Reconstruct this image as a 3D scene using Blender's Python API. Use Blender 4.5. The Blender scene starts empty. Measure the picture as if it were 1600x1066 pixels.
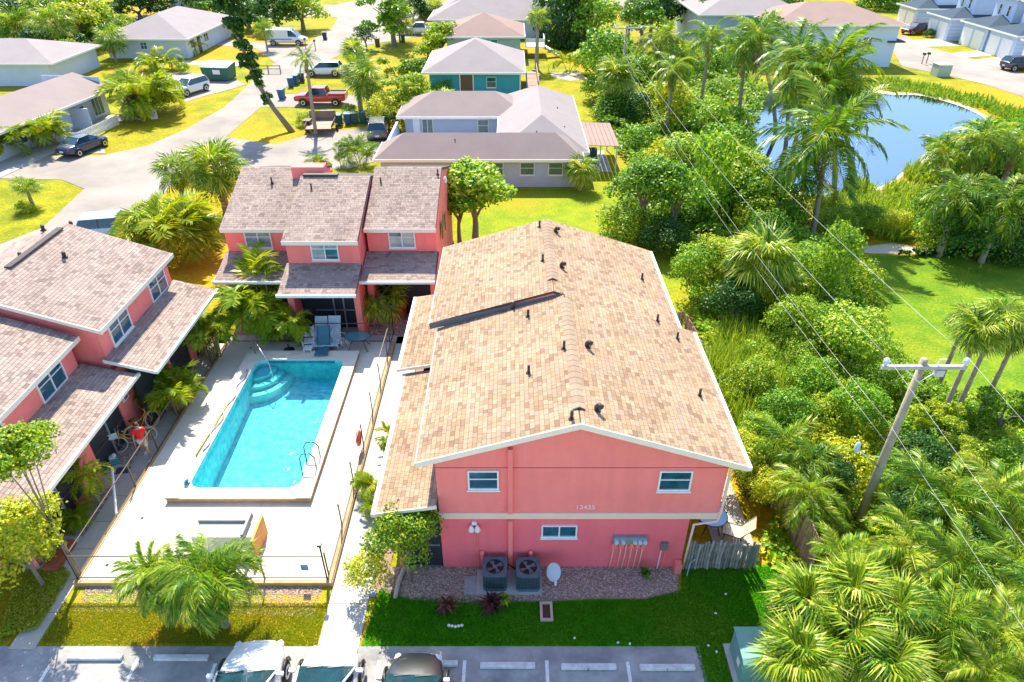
import bpy, bmesh, math, random
import numpy as np
from mathutils import Vector, Matrix, Euler, noise
random.seed(7); RNG = np.random.default_rng(7)
S = bpy.context.scene
R = math.radians
# ------------------------------------------------------------ camera, sky, sun, exposure
CH, CF, CP = 19.0, 1067.0, R(33.4)
cam = bpy.data.cameras.new('camera'); co = bpy.data.objects.new('camera', cam)
S.collection.objects.link(co); S.camera = co
co.location = (0, 0, CH); co.rotation_euler = (R(90) - CP, 0, 0)
cam.sensor_width = 36.0; cam.lens = CF / 1600 * 36.0; cam.clip_end = 3000; cam.clip_start = .1
SUN_EL, SUN_AZ = R(52.5), R(-11)            # azimuth from +Y towards +X: the sun stands behind the scene, slightly left
sdir = Vector((math.sin(SUN_AZ) * math.cos(SUN_EL), math.cos(SUN_AZ) * math.cos(SUN_EL), math.sin(SUN_EL)))
W = bpy.data.worlds.new('World'); S.world = W; W.use_nodes = True
nt = W.node_tree; bg = nt.nodes['Background']
sky = nt.nodes.new('ShaderNodeTexSky'); sky.sky_type = 'NISHITA'; sky.sun_disc = False
sky.sun_elevation = SUN_EL; sky.sun_rotation = SUN_AZ; sky.air_density = 1.0; sky.dust_density = .6; sky.ozone_density = 2.6
nt.links.new(sky.outputs[0], bg.inputs[0]); bg.inputs[1].default_value = 0.14
sl = bpy.data.lights.new('sun', 'SUN'); so = bpy.data.objects.new('sun', sl); S.collection.objects.link(so)
sl.energy = 4.0; sl.angle = R(.53); sl.color = (1, .92, .76)
so.rotation_euler = sdir.to_track_quat('Z', 'Y').to_euler()
S.view_settings.view_transform = 'Standard'; S.view_settings.look = 'None'
S.view_settings.gamma = 1; S.view_settings.use_curve_mapping = False
S.view_settings.exposure = 1.38
try:
    S.cycles.max_bounces = 6; S.cycles.transparent_max_bounces = 12; S.cycles.use_denoising = True
    S.cycles.caustics_reflective = False; S.cycles.caustics_refractive = False
except Exception: pass
# ------------------------------------------------------------ placing: where a sight line meets a height or a depth
def _ray(x, y):
    u = (x - 800) / CF; v = (533 - y) / CF
    return u, math.cos(CP) + v * math.sin(CP), -math.sin(CP) + v * math.cos(CP)
def at(x, y, z=0.0):
    d = _ray(x, y); t = (z - CH) / d[2]; return Vector((d[0] * t, d[1] * t, z))
def aty(x, y, Y):
    d = _ray(x, y); t = Y / d[1]; return Vector((d[0] * t, Y, CH + d[2] * t))
def mpp(Y, Z=0): return (Y * math.cos(CP) - (Z - CH) * math.sin(CP)) / CF
# ------------------------------------------------------------ object helpers
COL = S.collection; OFF = {}
def root(name, label, cat, loc=(0, 0, 0), group=None, rz=0):
    o = bpy.data.objects.new(name, None); COL.objects.link(o); o.empty_display_size = .2
    o.location = loc; o.rotation_euler = (0, 0, rz); OFF[o.name] = Vector(loc)
    o['label'] = label; o['category'] = cat
    if group: o['group'] = group
    return o
def tag(o, label, cat, group=None):
    o['label'] = label; o['category'] = cat
    if group: o['group'] = group
    return o
def struct(o): o['kind'] = 'structure'; return o
def stuff(o): o['kind'] = 'stuff'; return o
def inst(name, me, parent=None, loc=(0, 0, 0), rot=None, sc=None):
    o = bpy.data.objects.new(name, me); COL.objects.link(o)
    if parent: o.parent = parent
    o.location = loc
    if rot is not None: o.rotation_euler = rot
    if sc is not None: o.scale = (sc, sc, sc) if isinstance(sc, (int, float)) else sc
    OFF[o.name] = OFF.get(parent.name, Vector()) if parent else Vector()
    return o
def npmesh(name, V, F, mat, smooth=False):
    V = np.asarray(V, np.float32); F = np.asarray(F, np.int32); k = F.shape[1]
    me = bpy.data.meshes.new(name); me.vertices.add(len(V)); me.vertices.foreach_set('co', V.ravel())
    me.loops.add(F.size); me.loops.foreach_set('vertex_index', F.ravel())
    me.polygons.add(len(F)); me.polygons.foreach_set('loop_start', np.arange(0, F.size, k, dtype=np.int32))
    me.polygons.foreach_set('loop_total', np.full(len(F), k, np.int32))
    me.polygons.foreach_set('use_smooth', np.full(len(F), bool(smooth)))
    me.materials.append(mat); me.update(calc_edges=True); return me
class MB:
    def __init__(s): s.v = []; s.f = []
    def add(s, vs, fs):
        n = len(s.v); s.v += [tuple(v) for v in vs]; s.f += [[i + n for i in f] for f in fs]; return s
    def box(s, x0, x1, y0, y1, z0, z1):
        return s.add([(x0,y0,z0),(x1,y0,z0),(x1,y1,z0),(x0,y1,z0),(x0,y0,z1),(x1,y0,z1),(x1,y1,z1),(x0,y1,z1)],
                     [(0,3,2,1),(4,5,6,7),(0,1,5,4),(1,2,6,5),(2,3,7,6),(3,0,4,7)])
    def cbox(s, c, d, rz=0, rx=0, ry=0):
        m = Matrix.Translation(c) @ Euler((rx, ry, rz)).to_matrix().to_4x4()
        x, y, z = d[0]/2, d[1]/2, d[2]/2
        vs = [m @ Vector(p) for p in [(-x,-y,-z),(x,-y,-z),(x,y,-z),(-x,y,-z),(-x,-y,z),(x,-y,z),(x,y,z),(-x,y,z)]]
        return s.add(vs, [(0,3,2,1),(4,5,6,7),(0,1,5,4),(1,2,6,5),(2,3,7,6),(3,0,4,7)])
    def poly(s, pts): return s.add(pts, [tuple(range(len(pts)))])
    def prism(s, pts, z0, z1):
        n = len(pts)
        if sum(pts[i][0]*pts[(i+1)%n][1] - pts[(i+1)%n][0]*pts[i][1] for i in range(n)) < 0: pts = pts[::-1]
        return s.add([(p[0],p[1],z0) for p in pts] + [(p[0],p[1],z1) for p in pts],
                     [tuple(range(n))[::-1], tuple(range(n, 2*n))] + [(i,(i+1)%n,(i+1)%n+n,i+n) for i in range(n)])
    def extr(s, prof, axis, lo, hi):      # profile in (other axis, z), extruded along axis
        n = len(prof)
        g = (lambda a, p: (a, p[0], p[1])) if axis == 'x' else (lambda a, p: (p[0], a, p[1]))
        return s.add([g(lo, p) for p in prof] + [g(hi, p) for p in prof],
                     [tuple(range(n)), tuple(range(n, 2*n))[::-1]] + [(i,i+n,(i+1)%n+n,(i+1)%n) for i in range(n)])
    def tube(s, path, r, n=6, cap=True):
        path = [Vector(p) for p in path]; rr = r if isinstance(r, (list, tuple)) else [r]*len(path); base = len(s.v)
        for i, p in enumerate(path):
            d = (path[min(i+1, len(path)-1)] - path[max(i-1, 0)]).normalized()
            a = d.orthogonal().normalized() if i == 0 else (a0 - d * a0.dot(d)).normalized()
            a0 = a; b = d.cross(a)
            for k in range(n):
                t = 2*math.pi*k/n; s.v.append(tuple(p + (a*math.cos(t) + b*math.sin(t)) * rr[i]))
        for i in range(len(path)-1):
            for k in range(n):
                k2 = (k+1) % n; s.f.append([base+i*n+k, base+i*n+k2, base+(i+1)*n+k2, base+(i+1)*n+k])
        if cap:
            s.f.append([base+k for k in range(n)][::-1]); s.f.append([base+(len(path)-1)*n+k for k in range(n)])
        return s
    def lathe(s, c, prof, n=16, axis='z'):
        base = len(s.v)
        for (r, z) in prof:
            for k in range(n):
                t = 2*math.pi*k/n; a, b = r*math.cos(t), r*math.sin(t)
                s.v.append((c[0]+a, c[1]+b, c[2]+z) if axis == 'z' else ((c[0]+z, c[1]+a, c[2]+b) if axis == 'x' else (c[0]+a, c[1]+z, c[2]+b)))
        for i in range(len(prof)-1):
            for k in range(n):
                k2 = (k+1) % n; s.f.append([base+i*n+k, base+i*n+k2, base+(i+1)*n+k2, base+(i+1)*n+k])
        s.f.append([base+k for k in range(n)][::-1]); s.f.append([base+(len(prof)-1)*n+k for k in range(n)])
        return s
    def mesh(s, name, mat, off=Vector((0,0,0)), smooth=False):
        me = bpy.data.meshes.new(name); me.from_pydata([(v[0]-off[0], v[1]-off[1], v[2]-off[2]) for v in s.v], [], s.f)
        me.materials.append(mat); bm = bmesh.new(); bm.from_mesh(me); bmesh.ops.recalc_face_normals(bm, faces=bm.faces)
        if smooth == 'auto':
            for f in bm.faces: f.smooth = True
            for e in bm.edges:
                if len(e.link_faces) == 2 and e.calc_face_angle(0) > R(35): e.smooth = False
        elif smooth:
            for f in bm.faces: f.smooth = True
        bm.to_mesh(me); bm.free(); return me
    def build(s, name, mat, parent=None, smooth=False, local=False):
        off = Vector() if (local or parent is None) else OFF.get(parent.name, Vector())
        return inst(name, s.mesh(name, mat, off, smooth), parent)
# ------------------------------------------------------------ materials
def M(name, col, rough=.6, var=.12, scale=2.0, bump=0.0, bscale=30, metal=0.0, spec=.5, col2=None, rnd=0.0, coord='pos', trans=0.0, detail=4, contrast=1.0, alpha=None, coat=0.0, streak=0.0):
    m = bpy.data.materials.new(name); m.use_nodes = True; n = m.node_tree.nodes; L = m.node_tree.links
    b = n['Principled BSDF']; b.inputs['Roughness'].default_value = rough; b.inputs['Metallic'].default_value = metal
    b.inputs['Specular IOR Level'].default_value = spec
    if coat: b.inputs['Coat Weight'].default_value = coat
    if coord == 'pos': g = n.new('ShaderNodeNewGeometry').outputs['Position']
    else: g = n.new('ShaderNodeTexCoord').outputs['Object']
    no = n.new('ShaderNodeTexNoise'); no.inputs['Scale'].default_value = scale; no.inputs['Detail'].default_value = detail
    no.inputs['Roughness'].default_value = .65; L.new(g, no.inputs['Vector'])
    mr = n.new('ShaderNodeMapRange'); mr.inputs[1].default_value = .5 - .22/contrast; mr.inputs[2].default_value = .5 + .22/contrast
    L.new(no.outputs['Fac'], mr.inputs[0])
    mx = n.new('ShaderNodeMix'); mx.data_type = 'RGBA'; L.new(mr.outputs[0], mx.inputs['Factor'])
    c2 = col2 if col2 else tuple(min(1, c*(1+var)) for c in col); c1 = col if col2 else tuple(c*(1-var) for c in col)
    mx.inputs['A'].default_value = (*c1, 1); mx.inputs['B'].default_value = (*c2, 1); out = mx.outputs['Result']
    if rnd:
        gi = n.new('ShaderNodeNewGeometry'); oi = n.new('ShaderNodeObjectInfo')
        ad = n.new('ShaderNodeMath'); ad.operation = 'ADD'; L.new(gi.outputs['Random Per Island'], ad.inputs[0]); L.new(oi.outputs['Random'], ad.inputs[1])
        fr = n.new('ShaderNodeMath'); fr.operation = 'FRACT'; L.new(ad.outputs[0], fr.inputs[0])
        m2 = n.new('ShaderNodeMapRange'); m2.inputs[3].default_value = 1 - rnd; m2.inputs[4].default_value = 1 + rnd; L.new(fr.outputs[0], m2.inputs[0])
        hv = n.new('ShaderNodeHueSaturation'); L.new(out, hv.inputs['Color']); L.new(m2.outputs[0], hv.inputs['Value']); out = hv.outputs[0]
    if streak:
        mpg = n.new('ShaderNodeMapping'); mpg.inputs['Scale'].default_value = (2.6, 2.6, .28); L.new(g, mpg.inputs['Vector'])
        ns = n.new('ShaderNodeTexNoise'); ns.inputs['Scale'].default_value = 1.3; ns.inputs['Detail'].default_value = 6; L.new(mpg.outputs[0], ns.inputs['Vector'])
        m3 = n.new('ShaderNodeMapRange'); m3.inputs[1].default_value = .32; m3.inputs[2].default_value = .68; m3.inputs[3].default_value = 1 - streak; m3.inputs[4].default_value = 1 + streak*.5; L.new(ns.outputs['Fac'], m3.inputs[0])
        h3 = n.new('ShaderNodeHueSaturation'); L.new(out, h3.inputs['Color']); L.new(m3.outputs[0], h3.inputs['Value']); out = h3.outputs[0]
    L.new(out, b.inputs['Base Color'])
    if bump:
        nb = n.new('ShaderNodeTexNoise'); nb.inputs['Scale'].default_value = bscale; nb.inputs['Detail'].default_value = 3; L.new(g, nb.inputs['Vector'])
        bu = n.new('ShaderNodeBump'); bu.inputs['Strength'].default_value = bump; bu.inputs['Distance'].default_value = .02
        L.new(nb.outputs['Fac'], bu.inputs['Height']); L.new(bu.outputs[0], b.inputs['Normal'])
    return m
def leafmat(name, stops, rough=.45, trans=.33, spec=.35):
    m = bpy.data.materials.new(name); m.use_nodes = True; n = m.node_tree.nodes; L = m.node_tree.links
    b = n['Principled BSDF']; b.inputs['Roughness'].default_value = rough; b.inputs['Specular IOR Level'].default_value = spec
    gi = n.new('ShaderNodeNewGeometry'); oi = n.new('ShaderNodeObjectInfo')
    m1 = n.new('ShaderNodeMath'); m1.operation = 'MULTIPLY'; m1.inputs[1].default_value = .62; L.new(gi.outputs['Random Per Island'], m1.inputs[0])
    m2 = n.new('ShaderNodeMath'); m2.operation = 'MULTIPLY_ADD'; m2.inputs[1].default_value = .38; L.new(oi.outputs['Random'], m2.inputs[0]); L.new(m1.outputs[0], m2.inputs[2])
    cr = n.new('ShaderNodeValToRGB'); e = cr.color_ramp.elements
    while len(e) < len(stops): e.new(.5)
    for i, (p, c) in enumerate(stops): e[i].position = p; e[i].color = (*c, 1)
    L.new(m2.outputs[0], cr.inputs[0]); L.new(cr.outputs[0], b.inputs['Base Color'])
    tr = n.new('ShaderNodeBsdfTranslucent'); hs = n.new('ShaderNodeHueSaturation'); hs.inputs['Value'].default_value = 1.5; hs.inputs['Hue'].default_value = .485
    L.new(cr.outputs[0], hs.inputs['Color']); L.new(hs.outputs[0], tr.inputs[0])
    ms = n.new('ShaderNodeMixShader'); ms.inputs[0].default_value = trans
    L.new(b.outputs[0], ms.inputs[1]); L.new(tr.outputs[0], ms.inputs[2]); L.new(ms.outputs[0], n['Material Output'].inputs[0])
    return m
def shinglemat(name, stops):
    m = bpy.data.materials.new(name); m.use_nodes = True; n = m.node_tree.nodes; L = m.node_tree.links
    b = n['Principled BSDF']; b.inputs['Roughness'].default_value = .9; b.inputs['Specular IOR Level'].default_value = .2
    gi = n.new('ShaderNodeNewGeometry'); oi = n.new('ShaderNodeObjectInfo')
    ad = n.new('ShaderNodeMath'); ad.operation = 'ADD'; L.new(gi.outputs['Random Per Island'], ad.inputs[0]); L.new(oi.outputs['Random'], ad.inputs[1])
    fr = n.new('ShaderNodeMath'); fr.operation = 'FRACT'; L.new(ad.outputs[0], fr.inputs[0])
    cr = n.new('ShaderNodeValToRGB'); cr.color_ramp.interpolation = 'LINEAR'; e = cr.color_ramp.elements
    while len(e) < len(stops): e.new(.5)
    for i, (p, c) in enumerate(stops): e[i].position = p; e[i].color = (*c, 1)
    L.new(fr.outputs[0], cr.inputs[0])
    no = n.new('ShaderNodeTexNoise'); no.inputs['Scale'].default_value = .55; no.inputs['Detail'].default_value = 5; L.new(gi.outputs['Position'], no.inputs['Vector'])
    n2 = n.new('ShaderNodeTexNoise'); n2.inputs['Scale'].default_value = 60; n2.inputs['Detail'].default_value = 2; L.new(gi.outputs['Position'], n2.inputs['Vector'])
    ml = n.new('ShaderNodeMath'); ml.operation = 'MULTIPLY'; L.new(no.outputs['Fac'], ml.inputs[0]); L.new(n2.outputs['Fac'], ml.inputs[1])
    mp = n.new('ShaderNodeMapRange'); mp.inputs[1].default_value = .1; mp.inputs[2].default_value = .4; mp.inputs[3].default_value = .8; mp.inputs[4].default_value = 1.22
    L.new(ml.outputs[0], mp.inputs[0]); hv = n.new('ShaderNodeHueSaturation'); L.new(cr.outputs[0], hv.inputs['Color']); L.new(mp.outputs[0], hv.inputs['Value'])
    L.new(hv.outputs[0], b.inputs['Base Color']); return m
def groundmat(name, cols, scales=(.12, 1.6, 14), bump=.6):
    # three colours blended by large and small noise
    m = bpy.data.materials.new(name); m.use_nodes = True; n = m.node_tree.nodes; L = m.node_tree.links
    b = n['Principled BSDF']; b.inputs['Roughness'].default_value = .9; b.inputs['Specular IOR Level'].default_value = .15
    g = n.new('ShaderNodeNewGeometry').outputs['Position']
    def N(s, d=4):
        x = n.new('ShaderNodeTexNoise'); x.inputs['Scale'].default_value = s; x.inputs['Detail'].default_value = d; L.new(g, x.inputs['Vector']); return x.outputs['Fac']
    def mr(x, a, c):
        r = n.new('ShaderNodeMapRange'); r.inputs[1].default_value = a; r.inputs[2].default_value = c; L.new(x, r.inputs[0]); return r.outputs[0]
    m1 = n.new('ShaderNodeMix'); m1.data_type = 'RGBA'; L.new(mr(N(scales[1]), .38, .62), m1.inputs['Factor'])
    m1.inputs['A'].default_value = (*cols[0], 1); m1.inputs['B'].default_value = (*cols[1], 1)
    m2 = n.new('ShaderNodeMix'); m2.data_type = 'RGBA'; L.new(mr(N(scales[0], 6), .46, .62), m2.inputs['Factor'])
    L.new(m1.outputs['Result'], m2.inputs['A']); m2.inputs['B'].default_value = (*cols[2], 1)
    f = N(scales[2], 3); hv = n.new('ShaderNodeHueSaturation'); r = n.new('ShaderNodeMapRange'); r.inputs[1].default_value = .3; r.inputs[2].default_value = .7; r.inputs[3].default_value = .72; r.inputs[4].default_value = 1.3
    L.new(f, r.inputs[0]); L.new(r.outputs[0], hv.inputs['Value']); L.new(m2.outputs['Result'], hv.inputs['Color']); L.new(hv.outputs[0], b.inputs['Base Color'])
    if bump:
        bu = n.new('ShaderNodeBump'); bu.inputs['Strength'].default_value = bump; bu.inputs['Distance'].default_value = .04
        L.new(N(scales[2]*2, 2), bu.inputs['Height']); L.new(bu.outputs[0], b.inputs['Normal'])
    return m
def watermat(name, tint, rough, wav, bstr, opaque=None, gt=(1,1,1)):
    m = bpy.data.materials.new(name); m.use_nodes = True; n = m.node_tree.nodes; L = m.node_tree.links
    n.remove(n['Principled BSDF']); g = n.new('ShaderNodeNewGeometry').outputs['Position']
    no = n.new('ShaderNodeTexNoise'); no.inputs['Scale'].default_value = wav; no.inputs['Detail'].default_value = 3; no.inputs['Distortion'].default_value = .8; L.new(g, no.inputs['Vector'])
    bu = n.new('ShaderNodeBump'); bu.inputs['Strength'].default_value = bstr; bu.inputs['Distance'].default_value = .05; L.new(no.outputs['Fac'], bu.inputs['Height'])
    gl = n.new('ShaderNodeBsdfGlossy'); gl.inputs['Roughness'].default_value = rough; gl.inputs['Color'].default_value = (*gt, 1); L.new(bu.outputs[0], gl.inputs['Normal'])
    fr = n.new('ShaderNodeFresnel'); fr.inputs[0].default_value = 1.33; L.new(bu.outputs[0], fr.inputs['Normal'])
    if opaque:
        t = n.new('ShaderNodeBsdfDiffuse'); t.inputs[0].default_value = (*opaque, 1)
    else:
        t = n.new('ShaderNodeBsdfTransparent'); t.inputs[0].default_value = (*tint, 1)
    ms = n.new('ShaderNodeMixShader'); L.new(fr.outputs[0], ms.inputs[0]); L.new(t.outputs[0], ms.inputs[1]); L.new(gl.outputs[0], ms.inputs[2])
    L.new(ms.outputs[0], n['Material Output'].inputs[0]); return m
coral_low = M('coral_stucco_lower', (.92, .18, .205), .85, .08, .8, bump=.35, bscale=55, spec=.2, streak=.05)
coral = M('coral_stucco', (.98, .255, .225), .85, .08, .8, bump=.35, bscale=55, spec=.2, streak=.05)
peach = M('peach_trim', (.85, .62, .48), .7, .05, 2)
white = M('white_paint', (.8, .8, .78), .5, .06, 3)
fasc = M('cream_fascia', (.82, .74, .62), .6, .06, 3)
dark = M('dark_screen', (.03, .035, .045), .35, .3, 2, spec=.5)
meshm = M('screen_mesh', (.05, .055, .07), .5, .25, 3)
glass = M('window_glass', (.02, .10, .15), .06, .5, 1.3, spec=.8)
glassc = M('curtained_glass', (.16, .30, .33), .08, .6, 2.2, spec=.8, col2=(.42, .42, .40))
black = M('black_metal', (.02, .02, .022), .4, .2, 5, spec=.5)
bronze = M('bronze_metal', (.10, .07, .05), .45, .2, 5)
steel = M('steel', (.6, .6, .62), .25, .1, 5, metal=.9)
alum = M('aluminium_frame', (.45, .48, .52), .4, .1, 5, metal=.5)
grey = M('grey_metal', (.16, .18, .2), .5, .15, 4)
conc = M('concrete', (.46, .44, .41), .85, .14, 1.5, bump=.2, bscale=40)
path_m = M('path_concrete', (.46, .41, .34), .85, .14, 1.2, bump=.2, bscale=40)
deck_m = M('deck_paint', (.60, .53, .43), .7, .12, .7, bump=.1, bscale=30, col2=(.70, .62, .50), detail=8)
cope_m = M('coping', (.72, .64, .50), .7, .10, 2, bump=.2, bscale=30)
coped = M('coping_edge', (.42, .28, .14), .8, .2, 3)
road_m = M('road_surface', (.19, .165, .145), .9, .1, .16, bump=.2, bscale=12, col2=(.37, .325, .28), detail=10)
lot_m = M('worn_asphalt', (.20, .20, .20), .92, .1, .8, bump=.4, bscale=30, col2=(.46, .44, .42), detail=9, contrast=1.3)
line_m = M('line_paint', (.75, .75, .74), .7, .2, 6)
shA = shinglemat('shingle_tan', [(0, (.23,.14,.095)), (.12, (.28,.185,.12)), (.35, (.34,.23,.145)), (.6, (.385,.265,.165)), (.8, (.325,.235,.18)), (1, (.41,.29,.19))])
shB = shinglemat('shingle_greyrose', [(0, (.21,.155,.135)), (.15, (.27,.205,.18)), (.45, (.345,.265,.225)), (.7, (.31,.24,.21)), (1, (.39,.30,.255))])
roofbase = M('roof_felt', (.10, .07, .05), .9, .2, 3)
roofbaseB = M('roof_felt_grey', (.09, .07, .07), .9, .2, 3)
vent_m = M('vent_pipe', (.05, .035, .03), .6, .3, 4)
wood_g = M('weathered_wood', (.20, .20, .19), .85, .3, 6, bump=.6, bscale=30, col2=(.42, .41, .38), rnd=.35)
wood_b = M('brown_fence_wood', (.26, .16, .11), .85, .3, 5, bump=.5, bscale=30, col2=(.42, .30, .24), rnd=.3)
polewood = M('pole_wood', (.30, .25, .16), .9, .3, 3, bump=.6, bscale=20, col2=(.42,.38,.27))
gravel_m = M('gravel', (.34, .24, .20), .9, .3, 8, rnd=.55, col2=(.55, .42, .36))
mulch = M('mulch_bed', (.22, .13, .09), .95, .3, 9, bump=1, bscale=40, col2=(.38, .27, .2))
sand = M('sand', (.62, .52, .40), .9, .1, 2, bump=.3, bscale=20)
trunkm = M('palm_trunk', (.24, .18, .13), .9, .3, 5, bump=.8, bscale=14, col2=(.38, .32, .25), coord='obj')
bark = M('bark', (.18, .14, .10), .9, .3, 6, bump=.6, bscale=20, col2=(.30, .25, .19), coord='obj')
dead = leafmat('dead_frond', [(0, (.16,.09,.04)), (.5, (.28,.18,.08)), (1, (.40,.27,.12))], trans=.2)
lf_b = leafmat('leaf_broad', [(0, (.015,.07,.004)), (.35, (.07,.22,.008)), (.72, (.26,.42,.012)), (1, (.55,.55,.04))])
lf_y = leafmat('leaf_yellowgreen', [(0, (.03,.11,.005)), (.3, (.16,.32,.008)), (.7, (.48,.52,.015)), (1, (.74,.60,.03))])
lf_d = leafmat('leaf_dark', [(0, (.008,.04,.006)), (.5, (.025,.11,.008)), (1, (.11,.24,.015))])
lf_v = leafmat('leaf_vine', [(0, (.012,.08,.004)), (.35, (.07,.26,.006)), (.7, (.34,.50,.015)), (1, (.66,.66,.10))])
lf_p = leafmat('leaf_palm', [(0, (.02,.09,.006)), (.4, (.11,.26,.008)), (.75, (.36,.44,.02)), (1, (.68,.62,.12))], rough=.38)
lf_a = leafmat('leaf_areca', [(0, (.07,.18,.008)), (.4, (.24,.36,.010)), (.8, (.48,.50,.015)), (1, (.68,.48,.02))], rough=.4)
lf_f = leafmat('leaf_fan', [(0, (.02,.09,.006)), (.35, (.14,.29,.010)), (.7, (.42,.48,.03)), (1, (.74,.68,.18))], rough=.4)
lf_t = leafmat('leaf_reed', [(0, (.08,.22,.008)), (.5, (.22,.36,.015)), (1, (.48,.52,.05))])
lf_red = leafmat('leaf_ti', [(0, (.05,.02,.02)), (.5, (.14,.04,.04)), (1, (.28,.16,.08))])
orange = M('orange_fruit', (.60, .16, .02), .6, .3, 9, rnd=.3)
grass_far = groundmat('lawn_far', [(.17,.19,.005), (.28,.27,.006), (.40,.26,.008)], (.06, .5, 5))
grass_near = groundmat('lawn_near', [(.04,.22,.003), (.07,.30,.005), (.15,.28,.012)], (.25, 2.2, 22))
grass_dry = groundmat('lawn_dry', [(.20,.27,.012), (.36,.32,.015), (.50,.28,.03)], (.6, 3, 26))
pond_m = watermat('pond_surface', None, .05, 2.5, .12, opaque=(.06, .14, .36), gt=(.36, .42, .54))
pool_w = watermat('pool_surface', (.40, .91, .96), .05, 2.2, .5)
plaster = M('pool_plaster', (.10, .56, .62), .6, .18, 3.4, col2=(.52, .90, .90), detail=7, contrast=1.4)  # pale mottling paints sunlit water ripples into the plaster colour
# ============================================================ THE GROUND
def sheet(name, pts, mat, z, par=None):
    o = MB().poly([(p[0], p[1], z) for p in pts]).build(name, mat, par); return struct(o) if par is None else o
def pxs(l): return [at(*p)[:2] for p in l]
gm_ = MB()
for (x0, x1, y0, y1) in [(-900, -13.5, -60, 1400), (-6.8, 900, -60, 1400), (-13.5, -6.8, -60, 16.5), (-13.5, -6.8, 27.8, 1400)]: gm_.poly([(x0, y0, -.02), (x1, y0, -.02), (x1, y1, -.02), (x0, y1, -.02)])
struct(gm_.build('ground', grass_far))
# streets
road = pxs([(-150,330),(0,250),(60,244),(160,243),(230,228),(290,202),(350,168),(385,136),(400,120),(440,92),(480,68),(520,42),(528,28),(505,24),(400,34),(240,40),(0,62),(-300,90),(-300,72),(0,46),(240,24),(400,16),(520,8),(560,0),(600,-10),(660,-14),(640,2),(700,4),(1000,0),(1000,10),(700,20),(625,30),(575,62),(545,80),(500,100),(455,130),(432,150),(402,172),(352,215),(300,252),(262,296),(232,330),(150,420),(0,560),(-200,700),(-300,560),(-120,470),(0,382),(66,356),(132,295),(96,281),(0,279)])
sheet('road', road, road_m, .004)
sheet('driveway', pxs([(346,213),(430,226),(470,214),(500,206),(590,199),(602,216),(588,252),(545,264),(380,264),(285,256)]), road_m, .008)
sheet('driveway', pxs([(398,167),(432,148),(505,146),(570,150),(560,166),(500,168)]), road_m, .008)
sheet('driveway', pxs([(470,112),(500,98),(560,100),(590,112),(540,120),(460,122)]), road_m, .008)
sheet('driveway', pxs([(360,140),(385,132),(362,122),(300,114),(255,112),(262,130),(290,160),(320,150)]), road_m, .008)
sheet('driveway', pxs([(545,76),(600,66),(700,50),(700,36),(640,46),(580,52)]), road_m, .008)
sheet('driveway', pxs([(430,98),(400,76),(330,70),(330,60),(440,70),(470,72)]), road_m, .008)
sheet('driveway', pxs([(0,240),(60,240),(110,228),(95,205),(0,212)]), road_m, .008)
sheet('driveway', pxs([(115,240),(165,240),(158,215),(130,208),(118,215)]), road_m, .008)
sheet('driveway', pxs([(280,95),(400,96),(395,104),(300,102)]), path_m, .008)
# right hand street before the town houses
sheet('road', pxs([(1380,60),(1415,55),(1440,72),(1500,86),(1560,104),(1700,140),(1750,215),(1600,152),(1540,132),(1480,118),(1410,104),(1395,80)]), road_m, .004)
for q in [[(1412,64),(1475,60),(1500,72),(1442,73)], [(1480,84),(1540,78),(1560,86),(1508,90)], [(1520,94),(1570,88),(1610,100),(1560,104)]]:
    sheet('driveway', pxs(q), conc, .008)
sheet('beach', pxs([(1345,386),(1395,380),(1450,388),(1452,397),(1400,397),(1352,396)]), sand, .006)
sheet('path', pxs([(860,114),(905,112),(918,124),(890,126),(862,120)]), sand, .006)
# pond with a sandy rim
pond = [(1165,168),(1185,150),(1250,142),(1330,142),(1395,148),(1440,150),(1500,166),(1545,190),(1530,212),(1475,232),(1420,262),(1380,290),(1300,304),(1230,292),(1195,262),(1175,215)]
cx = sum(p[0] for p in pond)/len(pond); cy = sum(p[1] for p in pond)/len(pond)
sheet('pond_bank', pxs([(cx+(p[0]-cx)*1.05, cy+(p[1]-cy)*1.07) for p in pond]), sand, .006)
pw = []
P = pxs(pond)
for i in range(len(P)):
    a, b, c, d = [Vector(P[(i+k) % len(P)]) for k in (-1, 0, 1, 2)]
    for t in (0, .25, .5, .75):
        pw.append(.5*((2*b) + (c-a)*t + (2*a-5*b+4*c-d)*t*t + (3*b-a-3*c+d)*t**3))
sheet('pond', pw, pond_m, .012)
# near lawns, beds, parking
sheet('front_lawn', [(-4.55,12.1),(5.55,12.1),(5.7,9),(8.6,9),(8.9,15.1),(5.7,15.0),(5.6,14.3),(-4.2,14.4)], grass_near, .004)
sheet('side_lawn', [(-14.32,12.13),(-5.85,12.13),(-5.85,14.22),(-14.32,14.22)], grass_dry, .004)
sheet('yard', [(-22,9),(-15.2,12.15),(-15.2,14.6),(-17,16),(-24,16)], grass_dry, .004)
sheet('side_lawn', [(8.62,6),(11,6),(11,13),(10.6,17),(8.92,15.1)], grass_dry, .004)
sheet('side_lawn', [(-5.0,12.1),(-4.56,12.1),(-4.3,14.2),(-4.75,14.2)], grass_dry, .006)
sheet('back_lawn', [(-3.4,29),(9.5,29),(13,40),(11,60),(6,63),(-3,52),(-4,40)], groundmat('lawn_back', [(.17,.24,.008),(.24,.29,.010),(.30,.26,.012)], (.1,.8,8)), .003)
sheet('pond_lawn', pxs([(1330,400),(1460,398),(1720,420),(1800,640),(1560,660),(1400,560)]), groundmat('lawn_right', [(.10,.20,.008),(.17,.25,.010),(.22,.25,.012)], (.1,.8,8)), .003)
sheet('parking_lot', [(-26,12.12),(5.62,12.1),(5.7,-20),(-26,-20)], lot_m, .006)
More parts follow.
